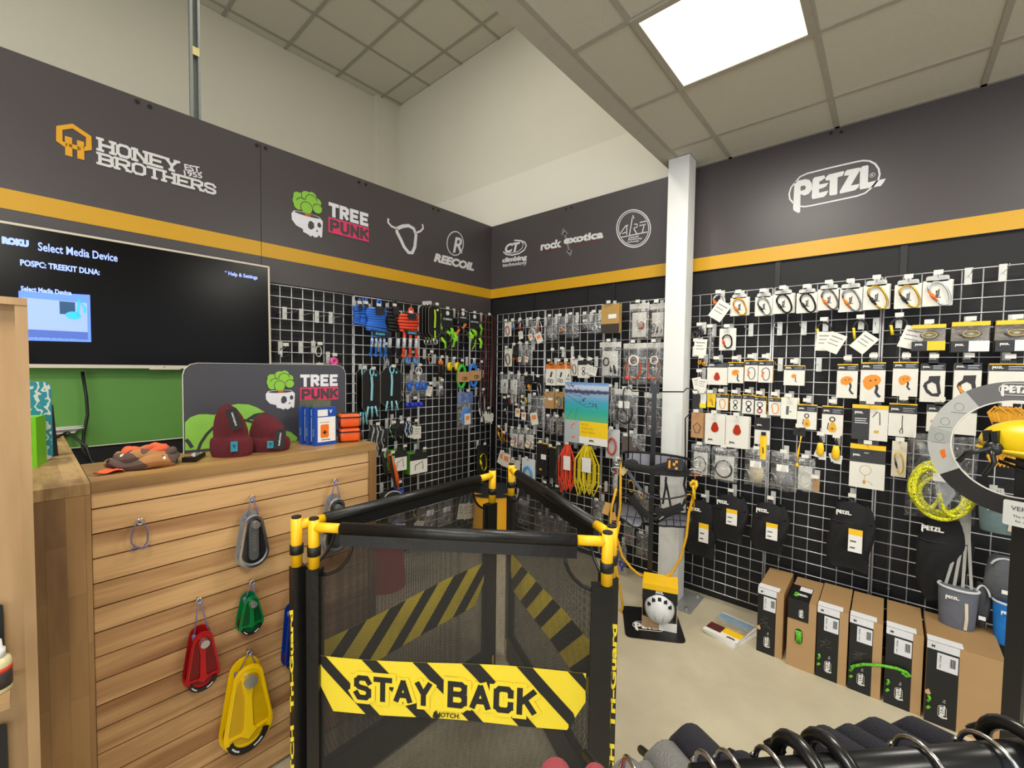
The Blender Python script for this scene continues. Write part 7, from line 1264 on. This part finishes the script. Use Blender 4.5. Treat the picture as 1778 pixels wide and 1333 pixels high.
for (x, y, s_, cc, nm, ro) in ((250, 420, .035, '#c8b98a', 'cream folded tag on the left of the harness', .6), (25, 910, .045, '#c49a58', 'kraft tag hanging by the yellow ropes', .3), (115, 1010, .03, '#c49a58', 'small kraft tag behind the yellow ropes', -.2)):
    o = tag(obj('paper_tag', B().prism(rrect(s_, s_*1.9, .002), 0, .001), mt(cc), loc=S(*c1_(x, y), .05)), nm, 'tag'); o.rotation_euler = (0, ro, math.atan2(sxr.y, sxr.x))
# helmet carton on the plate
hp0, hp1 = P(1114, 1086, 2, .008), P(1175, 1099, 2, .008); hw2 = (hp1-hp0).length; ang_ = math.atan2(hp1.y-hp0.y, hp1.x-hp0.x); hh2 = .285
t = thing('helmet_carton', 'open fronted yellow topped carton with white helmet on the floor plate', 'carton', (hp0.x, hp0.y, .007), ang_)
obj('base', B().box(0, hw2, 0, .16, 0, .006), WHITE, t); obj('back_panel', B().box(0, hw2, .155, .16, 0, hh2), mt('#d8d4c8'), t); obj('side_panel', B().box(0, .003, .0, .16, 0, hh2), mt('#8a7a58'), t); obj('side_panel', B().box(hw2-.003, hw2, 0, .16, 0, hh2), mt('#c8c0a8'), t)
obj('yellow_top', B().box(-.001, hw2+.001, -.001, .161, hh2-.035, hh2+.002), YEL, t); hd = obj('black_header', B().prism([(0, hh2-.035), (hw2, hh2-.035), (hw2, hh2*.62), (hw2*.85, hh2*.7), (hw2*.5, hh2*.77), (hw2*.15, hh2*.7), (0, hh2*.62)], -.001, .002), BLACK, t); logo(hd, hw2*.5, -.002, hh2*.83, .05, WHITE)
obj('lower_print', B().prism([(hw2*.5, 0), (hw2, 0), (hw2, hh2*.2), (hw2*.5, hh2*.16)], -.001, .002), WHITE, t); obj('kraft_flap', B().prism([(0, 0), (hw2*.5, 0), (hw2*.5, hh2*.14), (hw2*.3, hh2*.2), (0, hh2*.26)], -.001, .002), mt('#a88a66'), t)
hel = thing('helmet', 'white climbing helmet inside the yellow topped carton', 'helmet', (hp0.x+math.cos(ang_)*hw2*.5-math.sin(ang_)*.035, hp0.y+math.sin(ang_)*hw2*.5+math.cos(ang_)*.035, .007+hh2*.46), ang_)
obj('shell', B().surf(lambda u, v_: (lambda a, b: (.092*math.cos(b)*math.cos(a), .08*math.cos(b)*math.sin(a)-.01, .1*math.sin(b)))(u*2*math.pi, -math.pi/2+math.pi*v_), 32, 18, True), mt('#d8d9db', .3), hel, True)
vb = B()
for a_ in range(-60, 61, 30):
    an = math.radians(90+a_); cx, cz = .072*math.cos(an), .078*math.sin(an); vb.prism([(cx-.011, cz-.008), (cx+.011, cz-.006), (cx+.009, cz+.008), (cx-.01, cz+.007)], -.07+.0*a_, -.03)
obj('vent', vb, BLACK, hel); obj('front_ridge', B().tube([(-.05, -.055, .045), (-.03, -.085, .0), (-.02, -.08, -.05)], .003, 6).tube([(.05, -.055, .045), (.03, -.085, 0), (.02, -.08, -.05)], .003, 6), mt('#b9babd', .3), hel, True)
# ================================================================ ring display with helmet at the right
RC = CAM+ray(1766, 780)*1.5; rn = Vector((CAM.x-RC.x, CAM.y-RC.y, 0)).normalized(); rn = (rn+Vector((-.25, 0, 0))).normalized(); rx_ = Vector((-rn.y, rn.x, 0)); RS = 1.5/FPX
t = thing('ring_display', 'round card ring display around a helmet on a black post', 'display', RC, math.atan2(rx_.y, rx_.x))
ri, ro_ = 84*RS, 118*RS
def sector(a0, a1, r1=ri, r2=ro_, n=14, y=-.003, y2=.0): 
    b = B(); pts = [(r2*math.cos(math.radians(a0+(a1-a0)*k/n)), r2*math.sin(math.radians(a0+(a1-a0)*k/n))) for k in range(n+1)]+[(r1*math.cos(math.radians(a1-(a1-a0)*k/n)), r1*math.sin(math.radians(a1-(a1-a0)*k/n))) for k in range(n+1)]; return b.prism(pts, y, y2)
CG = mt('#b9bab6', .45); CGD = mt('#8e9190', .45); DG = mt('#6d6d6e', .45)
obj('dark_header_sector', sector(55, 125, n=16), DG, t); obj('light_sector', sector(125, 167), CG, t); obj('pale_sector', sector(167, 182), mt('#a7aaa6', .45), t); obj('light_sector', sector(182, 214), CG, t); obj('black_sector', sector(214, 330, n=20), mt('#2a2a2c', .4), t); obj('light_sector', sector(330, 415, n=16), CG, t)
obj('white_edge', B().stroke([(ri*math.cos(a*.105), ri*math.sin(a*.105)) for a in range(60)], .004, -.004, .001, True), WHITE, t)
logo(t, .0, -.004, (ri+ro_)/2, .09, WHITE, True)
for a_ in (138, 158, 176): 
    cx, cz = (ri+ro_)/2*math.cos(math.radians(a_)), (ri+ro_)/2*math.sin(math.radians(a_)); obj('head_outline_print', B().stroke(ell(cx, cz, .013, .015, 12), .0012, -.0036, -.003, True).stroke([(cx-.022, cz-.022), (cx+.02, cz-.022)], .002, -.0036, -.003), mt('#77797a'), t)
obj('print_block', B().prism([(-.2, -.04), (-.185, -.03), (-.18, -.06), (-.19, -.07)], -.0036, -.003), ORG, t)
pz = RC.z
obj('post', B().box(-.005, .04, .012, .05, -pz, -.02), PWD, t); obj('floor_base', B().box(-.12, .16, -.1, .16, -pz, -pz+.008), PWD, t); obj('post_arm', B().box(.0, .03, .0, .02, -ro_*1.0, .0), PWD, t)
# sign card under the ring
ps = CAM+ray(1790, 897)*1.42; tt = thing('info_card', 'white information card fixed under the ring display', 'card', ps, math.atan2(rx_.y, rx_.x)); obj('card', B().prism(rrect(.125, .085, .006), -.002, 0), mt('#cfcfca'), tt)
text(tt, 'VERTEX', -.008, -.003, .018, h=.014, mat=DARK, bold=0); text(tt, 'The helmet', -.012, -.003, -.008, h=.008, mat=DARK, bold=0); text(tt, 'for work', -.012, -.003, -.024, h=.008, mat=DARK, bold=0)
hel = thing('helmet', 'yellow work helmet with black visor clips on the ring display', 'helmet', CAM+ray(1816, 778)*1.46, math.atan2(rx_.y, rx_.x)); HS = 1.46/FPX
obj('shell', B().surf(lambda u, v_: (lambda a, b: ((82+2*math.sin(b))*HS*math.cos(b)**.8*math.cos(a), 46*HS*math.cos(b)**.8*math.sin(a), ((48*math.sin(b) if b > 0 else 26*math.sin(b)))*HS-(4*HS*math.cos(a) if b < 0 else 0)))(u*2*math.pi, -math.pi/2+math.pi*v_), 36, 20, True), mt('#e3c01a', .3, 0, .03), hel, True)
for a_, b_2 in ((-.45, 18), (-.1, 22)): obj('vent_slot', B().prism([(-50*HS+a_*30*HS, 5*HS), (-42*HS+a_*30*HS, 6*HS), (-44*HS+a_*30*HS, 26*HS), (-52*HS+a_*30*HS, 24*HS)], -47*HS, -30*HS), BLACK, hel)
obj('visor_clip', B().lathe([(.001, -.012), (.024, -.01), (.026, 0), (.02, .012), (.001, .014)], 18), mt('#1d1d1f', .3), hel, True, (-52*HS, -42*HS, -6*HS)).rotation_euler[0] = math.pi/2
obj('visor_arm', B().tube([(-52*HS, -46*HS, -6*HS), (-84*HS, -46*HS, -20*HS), (-96*HS, -42*HS, -38*HS)], .009, 8).tube([(-52*HS, -46*HS, -10*HS), (-48*HS, -48*HS, -30*HS), (-60*HS, -46*HS, -58*HS)], .008, 8), mt('#1d1d1f', .3), hel, True)
obj('inner_cradle', B().tube([(x*HS, -20*HS, z*HS) for x, z in ((-50, -30), (-20, -42), (20, -44), (50, -30))], .006, 6).tube([(x*HS, -30*HS, z*HS) for x, z in ((-40, -24), (-10, -30), (20, -30))], .008, 6), BLACK, hel, True)
obj('brim', B().tube([(83*HS*math.cos(a*.3), 47*HS*math.sin(a*.3), -9*HS) for a in range(21)], .006, 6, True), mt('#e3c01a', .3, 0, .03), hel, True)
# ================================================================ clothes rail in the foreground
RZ = 1.213; ra, rb = P(1440, 1344, 2, RZ), P(1766, 1317, 2, RZ); rd = (rb-ra).normalized(); pp_ = Vector((-rd.y, rd.x, 0))
t = thing('clothes_rail', 'black round garment rail crossing the bottom right corner', 'rail', (ra.x, ra.y, 0)); RAILM = mt('#111214', .3, .2)
obj('rail_tube', B().cyl(rd*-.16+Vector((0, 0, RZ)), rd*.62+Vector((0, 0, RZ)), .019, 24), RAILM, t, True); obj('upright', B().cyl(rd*.6+Vector((0, 0, 0)), rd*.6+Vector((0, 0, RZ)), .016, 16), RAILM, t, True); obj('upright', B().cyl(rd*-.14+Vector((0, 0, 0)), rd*-.14+Vector((0, 0, RZ)), .016, 16), RAILM, t, True)
obj('foot', B().box(-.02, .02, -.25, .25, 0, .03), RAILM, t); f2 = obj('foot', B().box(-.02, .02, -.25, .25, 0, .03), RAILM, t, loc=rd*.6)
def hangerhook(px, py, label, thick=.003, m=CHROME, R_=.029, off=0):
    tip = PP(px, py, ra+pp_*R_*1.25, pp_); s_ = (tip-ra).dot(rd)+off; c = ra+rd*s_
    tt = thing('garment_hanger', label, 'hanger', (c.x, c.y, RZ), math.atan2(pp_.y, pp_.x), 'hangers on the rail')
    pts = [(R_*math.cos(math.radians(d)), 0, R_*.95*math.sin(math.radians(d))) for d in range(200, -61, -20)][::1]
    pts = [(R_*1.12*math.cos(math.radians(d)), 0, -.004+R_*math.sin(math.radians(d))) for d in range(-5, 200, 15)]; pts = [(R_*1.25, 0, -.006)]+pts+[(-R_*.7, 0, -R_*.9), (0, 0, -R_*1.5), (0, 0, -R_*2.2)]
    obj('hook', B().tube(pts, thick, 8), m, tt, True); obj('hook_tip', B().lathe([(.001, -thick*1.6), (thick*1.5, 0), (.001, thick*1.6)], 8), m, tt, True, (R_*1.25, 0, -.006))
    obj('shoulder_bar', B().tube([(-.19, 0, -R_*2.2-.07), (-.1, 0, -R_*2.2-.02), (0, 0, -R_*2.2), (.1, 0, -R_*2.2-.02), (.19, 0, -R_*2.2-.07)], .006, 8), BLACK, tt, True)
    return tt
for px, py, s in ((1080, 1330, 'chrome hanger hook above the grey garments'), (1205, 1325, 'chrome hanger hook beside the tall navy shoulder'), (1242, 1296, 'chrome hanger hook left of the black rings'), (1308, 1312, 'chrome hanger hook just before the black rings'), (1548, 1290, 'chrome hanger hook in the middle of the rail'), (1660, 1276, 'chrome hanger hook near the right end of the rail')): hangerhook(px, py, s)
for px, py, s in ((1345, 1300, 'thick black hanger neck, left of the pair'), (1395, 1296, 'thick black hanger neck, right of the pair'), (1700, 1262, 'thick black hanger neck at the far right')): hangerhook(px, py, s, .0085, mt('#141414', .25), .036)
NAVY = mt('#13121f', .95, 0, .35, 300, .6); GREYF = mt('#6b6a68', .95, 0, .25, 300, .6); REDF = mt('#963c44', .95, 0, .2, 300, .6)
def garment(px, py, m, label, rad=.03, zt=1.165, L=.16, grp=None):
    tip = P(px, py, 2, zt); q = tip-Vector((0, 0, rad)); nk = q-pp_*L+Vector((0, 0, .035))
    nm = 'sweatshirt'; tt = thing(nm, label, 'garment', (q.x, q.y, q.z), 0, grp)
    pts = [nk-q, (nk-q)*.5+Vector((0, 0, .008)), Vector((0, 0, 0)), pp_*.022-Vector((0, 0, .03)), pp_*.03-Vector((0, 0, .12)), pp_*.03-Vector((0, 0, .4)), pp_*.028-Vector((0, 0, .62))]
    obj('shoulder_and_sleeve', B().tube(pts, [rad*.85, rad*1.0, rad*1.0, rad*.98, rad, rad*.9, rad*.7], 18), m, tt, True)
    bd = B().hull8([tuple(v) for v in (nk-q-rd*rad*.6, nk-q+rd*rad*.6, (nk-q)+Vector((0, 0, -.62))-rd*rad*.6, (nk-q)+Vector((0, 0, -.62))+rd*rad*.6, pp_*.02-rd*rad*.6-Vector((0, 0, .02)), pp_*.02+rd*rad*.6-Vector((0, 0, .02)), pp_*.02-rd*rad*.6-Vector((0, 0, .62)), pp_*.02+rd*rad*.6-Vector((0, 0, .62)))])
    obj('body', bd, m, tt)
for (px, py, m, s, rad, zt) in ((965, 1322, REDF, 'leftmost dusty red garment shoulder', .022, 1.14), (1034, 1330, REDF, 'small dusty red garment shoulder beside the barrier post', .018, 1.14), (1092, 1322, GREYF, 'grey felt garment, first from the left', .022, 1.15), (1124, 1326, GREYF, 'grey felt garment, second from the left', .018, 1.15), (1160, 1292, GREYF, 'tallest grey felt garment shoulder', .024, 1.17),
    (1203, 1262, NAVY, 'tall pointed navy garment shoulder', .022, 1.19), (1292, 1310, NAVY, 'low navy garment behind two chrome hooks', .022, 1.15), (1438, 1266, NAVY, 'first navy shoulder right of the black rings', .026, 1.16), (1482, 1262, NAVY, 'second navy shoulder right of the black rings', .022, 1.16), (1530, 1253, NAVY, 'third navy shoulder right of the black rings', .03, 1.16), (1594, 1250, NAVY, 'fourth navy shoulder right of the black rings', .026, 1.16)):
    garment(px, py, m, s, rad, zt)
# ================================================================ wooden shelf unit at the left edge
SH = wood('shelf_oak', '#876842', '#b3936a', (1, 1, .15), grain=1.5)
t = thing('shelf_unit', 'light oak shelf unit cut by the left edge of the picture', 'shelf', (1.84, -3.31, 0)); zt = 1.79
obj('side_panel', B().box(-.3, 0, -.009, .009, 0, zt), SH, t); obj('back_panel', B().box(-.3, -.022, -.6, -.009, 0, zt), SH, t, label='oak back panel')
obj('shelf', B().box(-.022, .13, -.5, -.0, .995, 1.013), SH, t) if False else None
for z in (.0, .99): obj('shelf_board', B().box(-.022, .1, -.6, -.03, z, z+.016), SH, t)
obj('top_board', B().box(-.3, .002, -.6, .009, zt, zt+.015), SH, t); obj('screw', B().cyl((-.022, -.045, 1.56), (-.018, -.045, 1.56), .004, 8), DARK, t)
q = P(14, 1195, 2, 1.006); 
tt = thing('spray_bottle', 'white capped bottle of cream liquid on the oak shelf', 'bottle', (1.885, -3.358, 1.006)); BR_ = .022
obj('bottle', B().lathe([(BR_*.95, 0), (BR_, .004), (BR_, .058), (BR_*.9, .066), (BR_*.5, .07)], 24), mt('#cfc59a', .3), tt, True); obj('cap', B().lathe([(BR_*.62, .07), (BR_*.62, .086), (BR_*.45, .087), (BR_*.4, .104), (.001, .105)], 20), mt('#d8dadc', .35), tt, True)
lb = obj('wrap_label', B().lathe([(BR_*1.01, .01), (BR_*1.01, .052)], 24), mt('#3a3638', .4, 0, .6, 40), tt, True); obj('red_label_patch', B().lathe([(BR_*1.03, .042), (BR_*1.03, .052)], 24), mt('#c8432c'), tt, True)
for (z, s) in ((1.1, 'black blister pack behind the bottle on the shelf unit'), (.84, 'black blister pack low on the shelf unit')):
    tt = thing('blister_pack', s, 'packet', (1.825, -3.385, z), math.pi/2); obj('card', B().prism(rrect(.075, .12, .006), -.002, 0), BLACK, tt); text(tt, 'CD KEY', .0, -.003, .045, h=.008, mat=WHITE); obj('red_print', B().box(.01, .025, -.0028, -.002, 0, .006).box(.012, .025, -.0028, -.002, -.02, -.014), mt('#c83a3a'), tt)
    hook3((1.815, -3.385, z+.06), math.pi/2, .03, 'small hook for the '+s[:40].rsplit(' ', 1)[0], 0)
